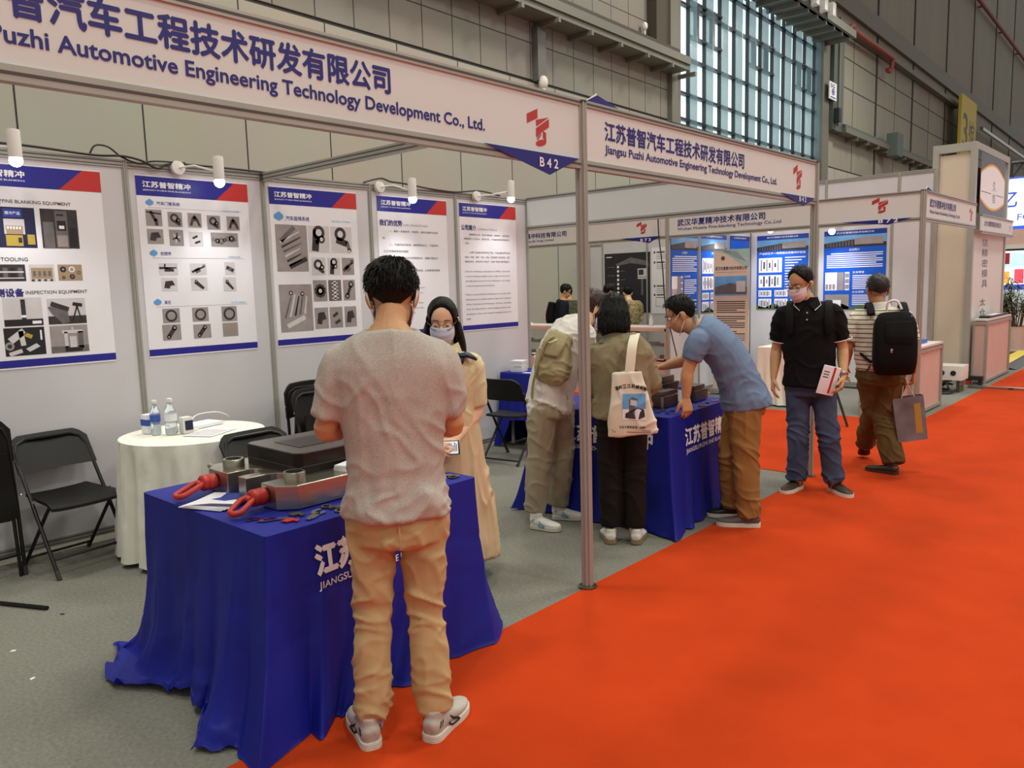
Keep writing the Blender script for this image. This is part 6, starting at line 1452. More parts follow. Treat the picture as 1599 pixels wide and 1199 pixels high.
tee = garment(p1, 't_shirt', m, 'tee_grey', .0075, 5, crease([((6, 4, 8), .006, 1.6, lambda c: 1-cl(c.z, 1.1, 1.3)), ((6, 4, 12), .006, 4.4, lambda c: cl(1.02-c.z, 0, .1)), ((9, 6, 4), .004, 8, lambda c: cl(1.38-c.z, 0, .1)), ((5, 5, 5), .004, 3, None)]))
m = MB().tube([V3((.098*math.cos(a), .012+.080*math.sin(a), 1.458+.012*math.sin(a))) for a in [2*PI*k/32 for k in range(32)]], .009, 0, 8, True); m.build('collar', 'tee_grey', tee)
def knee(z0, w): return lambda c: math.exp(-((c.z-z0)/w)**2)
m = MB(); PEL = [(0, .02, .80, .170, .125), (0, .02, .87, .172, .122), (0, .02, .93, .168, .115)]
trousers(m, [(0, .015, .73, .160, .118)]+PEL, (1, 0, 0), LG, [[.094, .084, .071, .064, .067, .067, .062]]*2, .97)
tr = garment(p1, 'trousers', m, 'chino_beige', .0075, 4, crease([((7, 5, 15), .009, 2, lambda c: knee(.5, .10)(c)+knee(.13, .10)(c)), ((10, 6, 10), .007, 1.4, lambda c: knee(.70, .12)(c)), ((9, 5, 8), .005, 4.6, lambda c: knee(.3, .14)(c)), ((7, 7, 7), .004, 7, None)]))
MB().tube(catmull([(0, -.112, .83), (.003, -.118, .78), (.002, -.110, .735)], 4), .0025, 0, 6).build('seam', 'chino_beige', tr)
mk_hair(p1, H1, 'short', 'hair_black', .013, 3200, 5, None, .026)
lp = MB()
for s in (-1, 1): lp.tube([H1 @ V3(p) for p in catmull([(s*.070, .05, -.02), (s*.079, -.005, .012), (s*.084, -.028, .0), (s*.078, -.024, -.03), (s*.064, .03, -.075)], 4)], .0028, 0, 6)
lp.build('ear_loop', 'loop_white', p1); mask(p1, H1, 'mask_white')
shoe(p1, (-.125, -.065, .004), (-.195, .185, .004), 'shoe_grey', 'sole_pale', 0, .085, .045, accent='photo_black')
shoe(p1, (.075, -.06, .004), (.215, .16, .004), 'shoe_grey', 'sole_pale', 0, .085, .045, accent='photo_black')
for l in LG: MB().loft([(l[2][0], l[2][1], .06, .036, .042), (l[2][0], l[2][1], .14, .04, .044)], (1, 0, 0), 14, 2, sub=2).build('sock', 'sock_grey', p1)

# ============ 2. woman in cream dress with mask and glasses
TOR = [(-.13, .0, .84, .15, .11), (-.13, 0, .98, .125, .095), (-.13, 0, 1.08, .142, .105), (-.13, 0, 1.17, .155, .105), (-.13, .01, 1.235, .13, .085), (-.13, .01, 1.275, .07, .06)]
LG = [((-.20, 0, .8), (-.20, 0, .45), (-.20, 0, .07)), ((-.06, 0, .8), (-.06, 0, .45), (-.06, 0, .07))]
AR = [((.02, .0, 1.195), (.035, .03, .925), (-.085, -.15, .80), (-.7, -.5, 0), (0, .3, -1), (.3, -.8, .4), .6, .95), ((-.28, .0, 1.195), (-.32, .0, .95), (-.225, -.20, .76), (.88, -.35, .1), (.2, .7, -.3), (0, -.1, 1), .55, .95)]
p2, H2 = person('woman in cream dress with glasses and pale blue mask holding a phone', (-.62, -.22), .793, TOR, (1, 0, 0), (-.135, -.01, 1.35), ((-.137, -.035, 1.437), (-.03, -.93, -.24), (0, -.24, .93), 1.0), AR, LG, 'skin_light', .0042)
m = MB(); m.loft(grow(TOR[:-1]+[(-.13, .01, 1.262, .082, .068)], .018, .016), (1, 0, 0), 24, 2.2, sub=3, cap=.15)
m.loft([(-.13, .0, .98, .125, .10), (-.13, 0, .90, .142, .115)], (1, 0, 0), 24, 2.2, sub=2, cap=.1)
sk = MB(); sk.loft([(-.13, .0, .95, .147, .118), (-.13, 0, .85, .172, .135), (-.125, 0, .6, .205, .165), (-.12, 0, .32, .235, .185), (-.118, 0, .12, .25, .195)], (1, 0, 0), 36, 2, sub=4, cap=.1)
for a in AR: sleeve(m, a[0], a[1], a[2], .85, .066, .064, MIDS(AR))
garment(p2, 'skirt', sk, 'skirt_beige', .008, 4, crease([((15, 15, 1.2), .014, 2, lambda c: cl(.95-c.z, 0, .5))]))
dr = garment(p2, 'blouse', m, 'dress_cream', .0075, 4, crease([((6, 6, 14), .004, 5, lambda c: cl(c.z, .9, 1.0)), ((8, 8, 9), .006, 3, lambda c: knee(.95, .06)(c))]))
m = MB()
for s in (-1, 1): m.prism([(-.13+s*.012, -.075, 1.285), (-.13+s*.075, -.055, 1.315), (-.13+s*.098, -.075, 1.25), (-.13+s*.045, -.125, 1.215)], (0, -.006, .004))
m.build('collar', 'dress_cream', dr)
m = MB().loft([(-.118, 0, .125, .245, .19), (-.118, 0, .09, .25, .195)], (1, 0, 0), 40, 2, sub=2, cap=.05); 
MB().box2((-.11, -.125, 1.02), (-.03, -.118, 1.1)).build('pocket', 'dress_cream', dr)
for k in range(5): MB().lathe([(.006, 0), (.006, .003), (0, .003)], (-.13, -.128-.004*(k < 3), 1.18-.09*k), 10, 0, Matrix.Rotation(PI/2, 3, 'X')).build('button', 'plastic_white', dr)
def long_hair(m):
    # curtain falling behind the shoulders and a lock over the left one
    for st in ([(.058, -.03, .03, .016, .04), (.078, -.03, -.05, .026, .055), (.10, -.01, -.15, .036, .05), (.115, .02, -.23, .034, .04), (.12, .04, -.285, .02, .026)], [(-.058, -.03, .03, .016, .04), (-.077, -.04, -.05, .024, .05), (-.092, -.05, -.16, .03, .05), (-.10, -.05, -.24, .02, .03)], [(0, -.07, .04, .08, .045), (0, -.085, -.08, .09, .045), (0, -.09, -.20, .085, .04), (0, -.085, -.29, .06, .025)]):
        q = MB().loft(st, (1, 0, 0), 20, 2, sub=4); m.add([H2 @ V3(v) for v in q.v], q.f, 0, True)
mk_hair(p2, H2, 'long', 'hair_black', .010, 0, 9, long_hair, .05)
m = MB(); rs = random.Random(4)
for k in range(260):
    sd = 1 if k % 3 else -1; a0 = .25+1.5*rs.random(); th_ = .012; q = []
    for j in range(7):
        t = j/6; z = .115-.40*t*(.75+.25*rs.random()) if j else .118
        w_ = min(1, t*3.2); r = .083+.006*rs.random()+.022*max(0, t-.4)
        q.append(H2 @ V3((sd*(.006+(r*math.sin(a0+.3*t)-.006)*w_), (r*1.12*math.cos(a0+.35*t))*w_*(1 if t < .45 else 1)-.015+(.02 if sd > 0 else -.03)*max(0, t-.5), z)))
    if a0 < .75: continue
    m.tube(catmull(q, 2), [.0016]*12+[.0006], 0, 5)
m.build('hair_locks', 'hair_black', p2)
mask(p2, H2, 'mask_blue'); glasses(p2, H2); face_bits(p2, H2, -.6, True, .95, 'skin_light')
shoe(p2, (-.2, .06, .004), (-.215, -.16, .004), 'shoe_white', 'sole_pale', 0, .06, .04); shoe(p2, (-.06, .06, .004), (-.05, -.16, .004), 'shoe_white', 'sole_pale', 0, .06, .04)
o = empty('phone', (0, 0, 0)); tag(o, 'black phone with lit screen in the hand of the woman in cream', 'phone')
PW = Matrix.Translation((-.62, -.22, 0)) @ Matrix.Rotation(.793, 4, 'Z'); o.matrix_world = PW @ Matrix.Translation((-.14, -.222, .775)) @ Matrix.Rotation(.1, 4, 'Z') @ Matrix.Rotation(-.35, 4, 'X')
MB().bbox((0, 0, 0), (.15, .009, .076), .004).build('body', 'phone_black', o); MB().box2((-.066, -.0052, -.033), (.066, -.0047, .033)).build('screen', 'phone_screen', o)
m = MB()
for k in range(14): m.box2((-.055+.0085*k, -.0056, -.022), (-.051+.0085*k, -.0053, .026-.008*(k % 3)))
m.build('screen_text', 'phone_black', o)
o = empty('headphones', (0, 0, 0)); tag(o, 'dark blue headset hanging at the neck of the woman in cream', 'headphones'); o.matrix_world = PW @ Matrix.Translation((-.035, -.10, 1.225)) @ Matrix.Rotation(.12, 4, 'Y')
mk('headset_blue', '1c2a44', .35); MB().lathe([(.0, -.022), (.034, -.02), (.04, -.008), (.04, .008), (.03, .02), (0, .022)], (-.03, 0, 0), 18, 0, Matrix.Rotation(.9, 3, 'X')).build('ear_cup', 'headset_blue', o)
MB().loft([(-.02, .0, .02, .022, .012), (.02, .005, .028, .028, .016), (.05, .005, .02, .024, .013), (.072, .008, .008, .012, .008)], (0, 1, 0), 14, 2, sub=3).build('band', 'headset_blue', o)

# ============ 3. person in white shirt with khaki backpack, bending over the far table
side = (.62, -.78, 0)
TOR = [(.06, .02, .84, .15, .125), (.075, .03, .95, .145, .125), (.12, .055, 1.08, .155, .13), (.175, .085, 1.20, .165, .125), (.235, .115, 1.29, .165, .11), (.275, .14, 1.335, .12, .09), (.30, .155, 1.355, .07, .065)]
side3 = (.55, -.83, 0)
LG = [((.02, -.03, .82), (-.015, -.02, .47), (-.055, -.02, .10)), ((.13, .09, .82), (.135, .13, .48), (.10, .16, .10))]
AR = [((.30, -.02, 1.27), (.315, .0, 1.02), (.30, .14, .85), (.3, .7, -.3), (0, -.3, -1), (-.5, .5, .5), .5, .92), ((.18, .25, 1.27), (.28, .33, 1.04), (.38, .38, .86), (.6, .5, -.4), (0, 0, -1), (-.5, .5, .5), .5, .92)]
p3, H3 = person('person in white shirt and taupe trousers bending over the far table, khaki backpack on', (-.885, .69), .696, TOR, side3, (.34, .185, 1.40), ((.365, .205, 1.445), (.72, .35, -.62), (.45, .25, .85), .95), AR, LG, 'skin_light', .0055)
m = MB(); m.loft(grow([(.045, .01, .80, .16, .13)]+TOR[:-1], .016, .016), side3, 24, 2.2, sub=3, cap=.2)
for a in AR: sleeve(m, a[0], a[1], a[2], .75, .074, .072, MIDS(AR))
m.loft([(-.03, -.05, .86, .05, .03), (-.045, -.06, .80, .055, .025), (.0, -.1, .77, .05, .02)], (.8, -.5, 0), 14, 2, sub=3)
garment(p3, 'shirt', m, 'shirt_white', .008, 4, crease([((7, 7, 7), .007, 1, None), ((14, 14, 5), .004, 5, None)]))
m = MB(); trousers(m, [(.055, .02, .76, .158, .13), (.06, .02, .84, .158, .13), (.07, .025, .92, .145, .12)], side3, LG, [[.102, .098, .088, .084, .082, .077, .068]]*2, .98)
garment(p3, 'trousers', m, 'trouser_taupe', .008, 4, crease([((6, 6, 9), .006, 2, None), ((11, 11, 3), .006, 6, None)]))
mk_hair(p3, H3, 'bob', 'hair_brown', .022, 300, 12, None, .04); mask(p3, H3, 'mask_blue'); face_bits(p3, H3, -.5, True, .9, 'skin_light')
shoe(p3, (-.075, -.045, .004), (.11, -.135, .004), 'shoe_white', 'sole_pale', 0, .08, .042, accent='shoe_teal'); shoe(p3, (.07, .15, .004), (.27, .12, .004), 'shoe_white', 'sole_pale', 0, .08, .042, accent='shoe_teal')
P3M = Matrix.Translation((-.885, .69, 0)) @ Matrix.Rotation(.696, 4, 'Z')
bp = empty('backpack'); tag(bp, 'khaki drawstring backpack on the person in white shirt', 'backpack'); bp.matrix_world = P3M
m = MB().loft([(.115, -.09, 1.0, .105, .07), (.085, -.10, 1.06, .125, .085), (.095, -.085, 1.16, .115, .08), (.135, -.06, 1.25, .085, .055), (.155, -.05, 1.29, .07, .04)], (.8, -.45, -.3), 22, 2.6, sub=3, cap=.5)
garment(bp, 'bag', m, 'backpack_khaki', .007, 3, crease([((10, 10, 14), .006, 3, None)]))
m = MB().loft([(.13, -.125, 1.30, .07, .012), (.09, -.165, 1.24, .078, .014), (.07, -.178, 1.17, .06, .012)], (.8, -.45, -.3), 16, 2.6, sub=3); garment(bp, 'flap', m, 'backpack_khaki', .006, 2)
MB().tube(catmull([(.15, -.10, 1.28), (.06, -.17, 1.27), (.0, -.15, 1.14), (-.045, -.10, .98), (-.055, -.08, .88)], 4), .009, 0, 8).tube(catmull([(.19, -.02, 1.30), (.26, -.03, 1.32), (.30, -.06, 1.25)], 3), .016, 0, 8).build('strap', 'backpack_khaki', bp)
MB().tube(catmull([(.13, -.13, 1.275), (.10, -.185, 1.26), (.06, -.19, 1.25)], 3), .004).build('drawstring', 'canvas_cream', bp)

# ============ 4. woman in khaki blazer with tote bag, from behind
TOR = [(.0, .02, .82, .155, .115), (0, .02, .95, .145, .105), (-.01, .02, 1.08, .155, .108), (-.02, .02, 1.17, .17, .108), (-.02, .03, 1.23, .15, .09), (-.03, .04, 1.275, .075, .065)]
LG = [((-.07, .02, .80), (-.075, .02, .44), (-.073, .0, .10)), ((.075, .02, .80), (.072, .02, .44), (.072, .0, .10))]
AR = [((-.17, .03, 1.19), (-.205, .06, .98), (-.10, .22, .90), (.5, .8, 0), (.2, 0, -1), (0, .3, 1), .6, .92), ((.135, .03, 1.19), (.185, .05, .985), (.125, .22, .92), (-.3, .9, .1), (-.3, 0, -1), (0, .3, 1), .6, .92)]
p4, H4 = person('woman with black bob, khaki blazer and black trousers seen from behind', (-.27, .73), .598, TOR, (1, 0, 0), (-.04, .08, 1.33), ((-.043, .115, 1.42), (.0, .88, -.45), (0, .45, .88), .95), AR, LG, 'skin_light', .006)
m = MB(); m.loft([(.005, .02, .80, .188, .14), (.003, .02, .9, .178, .132)]+grow(TOR[1:-1], .022, .022)+[(-.03, .04, 1.262, .115, .09)], (1, 0, 0), 24, 2.4, sub=3, cap=.1)
for a in AR: sleeve(m, a[0], a[1], a[2], 1.55, .068, .05, MIDS(AR))
bz = garment(p4, 'blazer', m, 'blazer_khaki', .0075, 4, crease([((6, 6, 8), .005, 2, None), ((12, 8, 3), .004, 7, None), ((8, 8, 14), .005, 4, lambda c: cl(abs(c.x)-.14, 0, .03))]))
m = MB().loft([(-.03, .038, 1.24, .118, .092), (-.03, .045, 1.28, .088, .078), (-.032, .05, 1.312, .076, .070)], (1, 0, 0), 24, 2, sub=3, cap=.05); garment(bz, 'collar', m, 'blazer_khaki', .006, 2)
MB().loft([(-.035, .05, 1.29, .070, .064), (-.038, .06, 1.328, .064, .060)], (1, 0, 0), 20, 2, sub=2, cap=.1).build('shirt_collar', 'shirt_white', p4)
MB().tube([(.003, -.128, .81), (.0, -.116, .95), (-.01, -.12, 1.1), (-.02, -.115, 1.2)], .0022, 0, 5).build('back_seam', 'blazer_khaki', bz)
m = MB(); trousers(m, [(0, .02, .72, .148, .115), (0, .02, .80, .155, .118), (0, .02, .88, .145, .11)], (1, 0, 0), LG, [[.088, .084, .078, .076, .074, .07, .066]]*2, .98)
garment(p4, 'trousers', m, 'trouser_black', .009, 4, crease([((5, 5, 8), .005, 2, None)]))
def bob(m):
    q = MB().loft([(0, -.03, .06, .09, .085), (0, -.035, -.02, .104, .088), (0, -.04, -.10, .106, .085), (0, -.045, -.155, .085, .066)], (1, 0, 0), 26, 2, sub=4, cap=.4)
    m.add([H4 @ V3(v) for v in q.v], q.f, 0, True)
mk_hair(p4, H4, 'bob', 'hair_black', .020, 300, 21, bob, .04)
m = MB(); rs = random.Random(8)
for k in range(220):
    a = PI+2.6*(rs.random()-.5); r = .096; z0 = -.02-.08*rs.random(); q0 = V3((r*1.08*math.sin(a), -.04+r*.92*math.cos(a), z0)); q1 = q0+V3((.012*(rs.random()-.5), .006*(rs.random()-.5), -.06-.03*rs.random()))
    m.tube([H4 @ q0, H4 @ ((q0+q1)/2+V3((math.sin(a), math.cos(a), 0))*.004), H4 @ q1], [.003, .003, .0008], 0, 5)
m.build('hair_locks', 'hair_black', p4)
shoe(p4, (-.07, -.05, .004), (-.115, .165, .004), 'shoe_white', 'sole_brown', 0, .07, .041); shoe(p4, (.075, -.05, .004), (.12, .165, .004), 'shoe_white', 'sole_brown', 0, .07, .041)
tb = empty('tote_bag'); tag(tb, 'cream canvas tote bag with a building picture on the shoulder of the woman in blazer', 'bag'); TBM = Matrix.Translation((-.27, .73, 0)) @ Matrix.Rotation(.598, 4, 'Z'); tb.matrix_world = TBM
m = MB().loft([(.065, -.165, .715, .148, .022), (.058, -.168, .80, .138, .03), (.042, -.168, .95, .108, .026), (.032, -.165, 1.09, .088, .016)], (.995, 0, -.06), 24, 4, sub=3, cap=.15)
bag = garment(tb, 'bag_body', m, 'canvas_cream', .0065, 3, crease([((7, 7, 5), .006, 2, None)]))
MB().loft([(.045, -.178, 1.06, .028, .004), (.055, -.168, 1.16, .028, .004), (.066, -.142, 1.245, .028, .004), (.080, -.06, 1.292, .028, .004), (.09, .05, 1.295, .028, .004), (.10, .14, 1.2, .026, .004)], (1, .1, 0), 12, 4, sub=4).build('strap', 'canvas_cream', tb)
# print on the tote, pressed on the bag
def press(mb, target, axis, d=.002):
    bm = bmesh.new(); bm.from_mesh(target.data); bv = BVHTree.FromBMesh(bm); bm.free(); ax = V3(axis); nv = []
    for v in mb.v:
        h = bv.ray_cast(V3(v)+ax*.5, -ax, 1); nv.append(tuple(h[0]+ax*d) if h[0] is not None else v)
    mb.v = nv
m = MB()
for k, ch in enumerate('温岭三江机械有限'):
    a = (k-3.5)*.17; c = (.045+.20*math.sin(a)*.7, -.3, 1.0-.09+.09*math.cos(a)*1.0); text(m, ch, c, (math.cos(a*.6), 0, -math.sin(a*.6)), (math.sin(a*.6), 0, math.cos(a*.6)), .022, .021, .02)
text(m, '企业才是常胜第一品牌', (-.015, -.3, .762), (1, 0, -.03), (0, 0, 1), .016, .15, .01)
m.add([(-.06, -.3, .748), (.17, -.3, .742), (.17, -.3, .745), (-.06, -.3, .751)], [(0, 1, 2, 3)]); m.add([(-.05, -.3, .738), (.17, -.3, .732), (.17, -.3, .735), (-.05, -.3, .741)], [(0, 1, 2, 3)]); press(m, bag, (0, -1, 0)); m.build('lettering', 'photo_black', tb)
def grid(m, x0, x1, z0, z1, k, n=8):
    m.add([(x0+(x1-x0)*i/n, -.3, z0+(z1-z0)*j/n) for j in range(n+1) for i in range(n+1)], [(j*(n+1)+i, j*(n+1)+i+1, (j+1)*(n+1)+i+1, (j+1)*(n+1)+i) for j in range(n) for i in range(n)], k)
m = MB(); grid(m, .005, .14, .875, .965, 0); grid(m, .005, .14, .81, .875, 1); press(m, bag, (0, -1, 0), .0022); m2 = MB(); m2.add([(.042, -.3, .845), (.096, -.3, .835), (.092, -.3, .935), (.062, -.3, .947), (.045, -.3, .932), (.02, -.3, .825), (.10, -.3, .815), (.135, -.3, .83), (.13, -.3, .872), (.09, -.3, .886), (.022, -.3, .85)], [(0, 1, 2, 3, 4), (5, 6, 7, 8, 9, 10)], 2); m2.add([(.050, -.3, .900), (.088, -.3, .893), (.088, -.3, .925), (.052, -.3, .932)], [(0, 1, 2, 3)], 3); press(m2, bag, (0, -1, 0), .0034)
m.add(m2.v, m2.f[:1], 2); m.add([(v[0], v[1]-.0006, v[2]) for v in m2.v], m2.f[1:2], 4); m.add([(v[0], v[1]-.0012, v[2]) for v in m2.v], m2.f[2:], 3); m.build('building_picture', ['poster_sky', 'print_white', 'photo_mid', 'photo_light', 'photo_dark'], tb)

# ============ 5. man in blue T-shirt leaning on the far table
side5 = (0, -1, 0)
TOR = [(.105, .0, .86, .16, .125), (.08, .0, .96, .158, .125), (.02, .0, 1.09, .168, .12), (-.06, .0, 1.20, .182, .118), (-.135, .0, 1.275, .186, .105), (-.185, .0, 1.30, .13, .085), (-.21, .0, 1.305, .075, .066)]
LG = [((.115, -.075, .84), (.125, -.085, .45), (.145, -.085, .10)), ((.095, .075, .84), (.035, .105, .42), (.045, .115, .10))]
AR = [((-.17, -.175, 1.24), (-.240, -.19, 1.03), (-.248, -.192, .868), (.12, -.12, -.98), (-.55, .83, 0), (-.83, -.55, .1), .6), ((-.16, .175, 1.24), (-.27, .23, 1.07), (-.44, .22, 1.02), (-1, .0, -.1), (0, -.2, -1), (.2, -.9, .2), .4)]
p5, H5 = person('man in blue T-shirt and brown trousers leaning on the far table', (.03, 1.5), .469, TOR, side5, (-.255, .0, 1.335), ((-.295, .0, 1.395), (-.95, -.08, -.42), (-.40, 0, .92), 1.0), AR, LG, 'skin', .0045)
m = MB(); m.loft(grow([(.130, 0, .785, .172, .15), (.12, 0, .84, .168, .145)]+TOR[1:-1]+[(-.195, 0, 1.306, .098, .08)], .010, .010), side5, 24, 2.3, sub=3, cap=.12)
for a in AR: sleeve(m, a[0], a[1], a[2], .62, .074, .066, MIDS(AR))
garment(p5, 't_shirt', m, 'tee_blue', .0075, 4, crease([((6, 4, 11), .006, 3, lambda c: 1-cl(c.z, 1.0, 1.2)), ((8, 5, 5), .004, 7, None)]))
m = MB().tube([V3((-.205+.03*math.sin(a)*0-.0*math.cos(a), 0, 1.31))+V3((.02, 0, -.0))+V3((-.035*math.cos(a)*.5, .08*math.sin(a), .072*math.cos(a))) for a in [2*PI*k/28 for k in range(28)]], .007, 0, 8, True); m.build('collar', 'tee_blue', p5)
m = MB(); trousers(m, [(.115, 0, .76, .158, .13), (.115, 0, .84, .162, .132), (.095, 0, .93, .155, .12)], side5, LG, [[.105, .10, .09, .086, .084, .08, .074]]*2, 1.08)
garment(p5, 'trousers', m, 'chino_brown', .0075, 4, crease([((5, 4, 12), .010, 2, lambda c: knee(.48, .12)(c)+knee(.14, .1)(c)), ((9, 5, 5), .007, 6, lambda c: knee(.72, .14)(c)), ((5, 5, 5), .004, 1, None)]))
mk_hair(p5, H5, 'short', 'hair_black', .013, 700, 31, None, .016); face_bits(p5, H5, -.5, True, .7)
MB().tube([H5 @ V3(p) for p in catmull([(-.074, .045, -.02), (-.080, -.005, .012), (-.085, -.026, .0), (-.078, -.022, -.03), (-.062, .03, -.09), (-.03, .06, -.125)], 4)], .0024, 0, 6).tube([H5 @ V3(p) for p in catmull([(.074, .045, -.02), (.080, -.005, .012), (.085, -.026, .0), (.078, -.022, -.03), (.062, .03, -.09), (.03, .06, -.125)], 4)], .0024, 0, 6).build('ear_loop', 'loop_white', p5)
shoe(p5, (.215, -.085, .004), (-.055, -.095, .004), 'shoe_charcoal', 'sole_pale', 0, .08, .045); shoe(p5, (.115, .12, .004), (-.12, .1, .004), 'shoe_black', 'sole_pale', 0, .08, .045)

# ============ 6. man in black polo shirt with mask, walking towards the camera
TOR = [(-.04, .0, .84, .165, .12), (-.045, .0, .97, .168, .125), (-.055, 0, 1.12, .178, .122), (-.06, 0, 1.26, .192, .118), (-.063, 0, 1.345, .198, .105), (-.065, .0, 1.40, .13, .08), (-.068, .0, 1.435, .07, .065)]
LG = [((-.125, 0, .83), (-.12, -.01, .47), (-.118, .0, .09)), ((.045, 0, .83), (.09, -.02, .46), (.135, .0, .09))]
AR = [((-.238, .0, 1.345), (-.285, .02, 1.075), (-.300, -.06, .865), (-.02, -.25, -1), (1, .2, 0), (0, -1, -.1), .45), ((.112, .0, 1.355), (.178, .02, 1.085), (.185, -.10, .885), (-.18, -.45, -.85), (-1, 0, .1), (-.3, -.9, .3), .7)]
p6, H6 = person('man in black polo shirt and blue jeans wearing a mask, looking down', (.2, 2.6), .365, TOR, (1, 0, 0), (-.085, -.015, 1.475), ((-.12, -.04, 1.575), (-.55, -.76, -.34), (-.16, -.26, .95), 1.02), AR, LG, 'skin', .0045)
m = MB(); m.loft(grow([(-.038, 0, .815, .188, .148), (-.04, 0, .88, .180, .14)]+TOR[1:-1]+[(-.066, 0, 1.41, .10, .078)], .012, .012), (1, 0, 0), 24, 2.3, sub=3, cap=.12)
for a in AR: sleeve(m, a[0], a[1], a[2], .74, .074, .066, MIDS(AR))
po = garment(p6, 'polo_shirt', m, 'polo_black', .0075, 4, crease([((6, 5, 9), .005, 3, None)]))
for a in AR:
    s, e = V3(a[0]), V3(a[1]); c = mixv(s, e, .75); d = (e-s).normalized(); x = d.cross(V3((0, 1, 0))).normalized(); y = d.cross(x)
    MB().tube([c+x*.083*math.cos(t)+y*.083*math.sin(t) for t in [2*PI*k/28 for k in range(28)]], .003, 0, 6, True).build('cuff_stripe', 'print_white', po)
m = MB()
for s, mtl in ((-1, 0), (1, 0)):
    m.prism([(-.07+s*.008, -.085, 1.415), (-.07+s*.07, -.045, 1.47), (-.07+s*.092, -.06, 1.415), (-.07+s*.05, -.118, 1.375)], (0, -.006, .004))
m.loft([(-.066, .0, 1.405, .088, .075), (-.07, .005, 1.462, .076, .068)], (1, 0, 0), 22, 2, sub=2, cap=.05); m.build('collar', 'polo_black', po)
m = MB()
for s in (-1, 1): m.tube([(-.07+s*.072, -.054, 1.468), (-.07+s*.094, -.069, 1.415), (-.07+s*.052, -.126, 1.376)], .0022, 0, 6)
m.build('collar_stripe', 'print_white', po)
for k in range(2): MB().lathe([(.006, 0), (.006, .003), (0, .003)], (-.07, -.128-.004*k, 1.36-.05*k), 10, 0, Matrix.Rotation(PI/2, 3, 'X')).build('button', 'photo_light', po)
m = MB(); trousers(m, [(-.04, 0, .74, .165, .125), (-.04, 0, .83, .172, .13), (-.04, 0, .9, .168, .122)], (1, 0, 0), LG, [[.098, .092, .082, .078, .077, .077, .076]]*2, 1.0)
garment(p6, 'jeans', m, 'jeans_blue', .0075, 4, crease([((5, 4, 11), .009, 2, lambda c: knee(.44, .14)(c)+knee(.12, .12)(c)), ((5, 5, 6), .006, 5, None)]))
mk_hair(p6, H6, 'receding', 'hair_black', .012, 300, 41, None, .014); mask(p6, H6, 'mask_white'); glasses(p6, H6); face_bits(p6, H6, -.5, True, .7)
shoe(p6, (-.10, .06, .004), (-.215, -.16, .004), 'shoe_brown', 'sole_pale', 0, .075, .046); shoe(p6, (.12, .06, .004), (.255, -.15, .004), 'shoe_brown', 'sole_pale', 0, .075, .046)
P6M = Matrix.Translation((.2, 2.6, 0)) @ Matrix.Rotation(.365, 4, 'Z')
w = V3(AR[1][2]); e = V3(AR[1][1]); d = (w-e).normalized(); x = d.cross(V3((0, 1, 0))).normalized(); y = d.cross(x); c = w-d*.03
wt = empty('wristwatch'); tag(wt, 'steel wristwatch on the arm of the man in black polo', 'watch'); wt.matrix_world = P6M
MB().tube([c+x*.031*math.cos(t)+y*.028*math.sin(t) for t in [2*PI*k/20 for k in range(20)]], .006, 0, 8, True).build('band', 'watch_steel', wt); MB().sphere(c+V3((.0, -.032, .008)), (.017, .008, .017), 0, 12).build('case', 'watch_steel', wt)
bk = empty('catalogue'); tag(bk, 'white catalogue with red stripe held by the man in black polo', 'book'); bk.matrix_world = P6M @ Matrix.Translation((.085, -.145, .865)) @ Matrix.Rotation(.26, 4, 'Y') @ Matrix.Rotation(.35, 4, 'Z')
m = MB()
for k in range(2): m.bbox((.004*k, .004+.006*k, .004*k), (.125, .006, .21), .002)
m.build('pages', 'print_white', bk); MB().box2((.015, -.0005, -.09), (.03, .001, .105)).build('red_stripe', 'band_red', bk); m = MB()
for k in range(3): m.box2((-.05, -.0003, .06-.02*k), (-.01, .0007, .067-.02*k))
m.build('print', 'print_grey', bk)
sb = empty('backpack'); tag(sb, 'dark backpack worn by the man in black polo, straps at his shoulders', 'backpack'); sb.matrix_world = P6M
m = MB()
for s, xx in ((-1, -.19), (1, .075)): m.loft([(xx, .10, 1.36, .028, .012), (xx, .03, 1.435, .028, .012), (xx, -.075, 1.40, .028, .012), (xx-.0, -.125, 1.30, .028, .012), (xx, -.128, 1.20, .022, .01)], (1, 0, 0), 12, 3, sub=3)
m.build('straps', 'backpack_black', sb)
m = MB().loft([(-.06, .19, .98, .14, .07), (-.06, .20, 1.15, .15, .08), (-.06, .185, 1.36, .13, .07), (-.06, .17, 1.42, .09, .04)], (1, 0, 0), 22, 3, sub=3, cap=.4); garment(sb, 'bag', m, 'backpack_black', .009, 3)

# ============ 7. man in striped polo walking away with backpack and paper bag
TOR = [(-.06, .0, .86, .17, .135), (-.065, .0, .96, .182, .14), (-.07, .0, 1.08, .182, .135), (-.075, 0, 1.2, .192, .125), (-.08, 0, 1.28, .195, .11), (-.085, .0, 1.335, .13, .085), (-.09, .01, 1.37, .075, .07)]
LG = [((.02, .0, .84), (-.02, .05, .45), (.05, -.05, .09)), ((-.135, .0, .84), (-.11, .11, .46), (-.165, .38, .16))]
AR = [((-.245, .0, 1.275), (-.31, -.03, 1.03), (-.33, .12, .86), (-.1, .4, -.9), (1, 0, 0), (0, 1, 0), .5), ((.09, .0, 1.275), (.165, -.03, 1.03), (.185, .02, .835), (0, .1, -1), (-1, .2, 0), (0, 1, -.2), 1.1)]
p7, H7 = person('balding man in striped polo and olive trousers walking away', (.44, 3.52), .283, TOR, (1, 0, 0), (-.10, .02, 1.42), ((-.105, .035, 1.50), (-.35, .9, -.18), (0, .18, .98), 1.02), AR, LG, 'skin_tan', .005)
m = MB(); m.loft(grow(TOR[:-1]+[(-.086, 0, 1.345, .10, .082)], .014, .014), (1, 0, 0), 24, 2.3, sub=3, cap=.12)
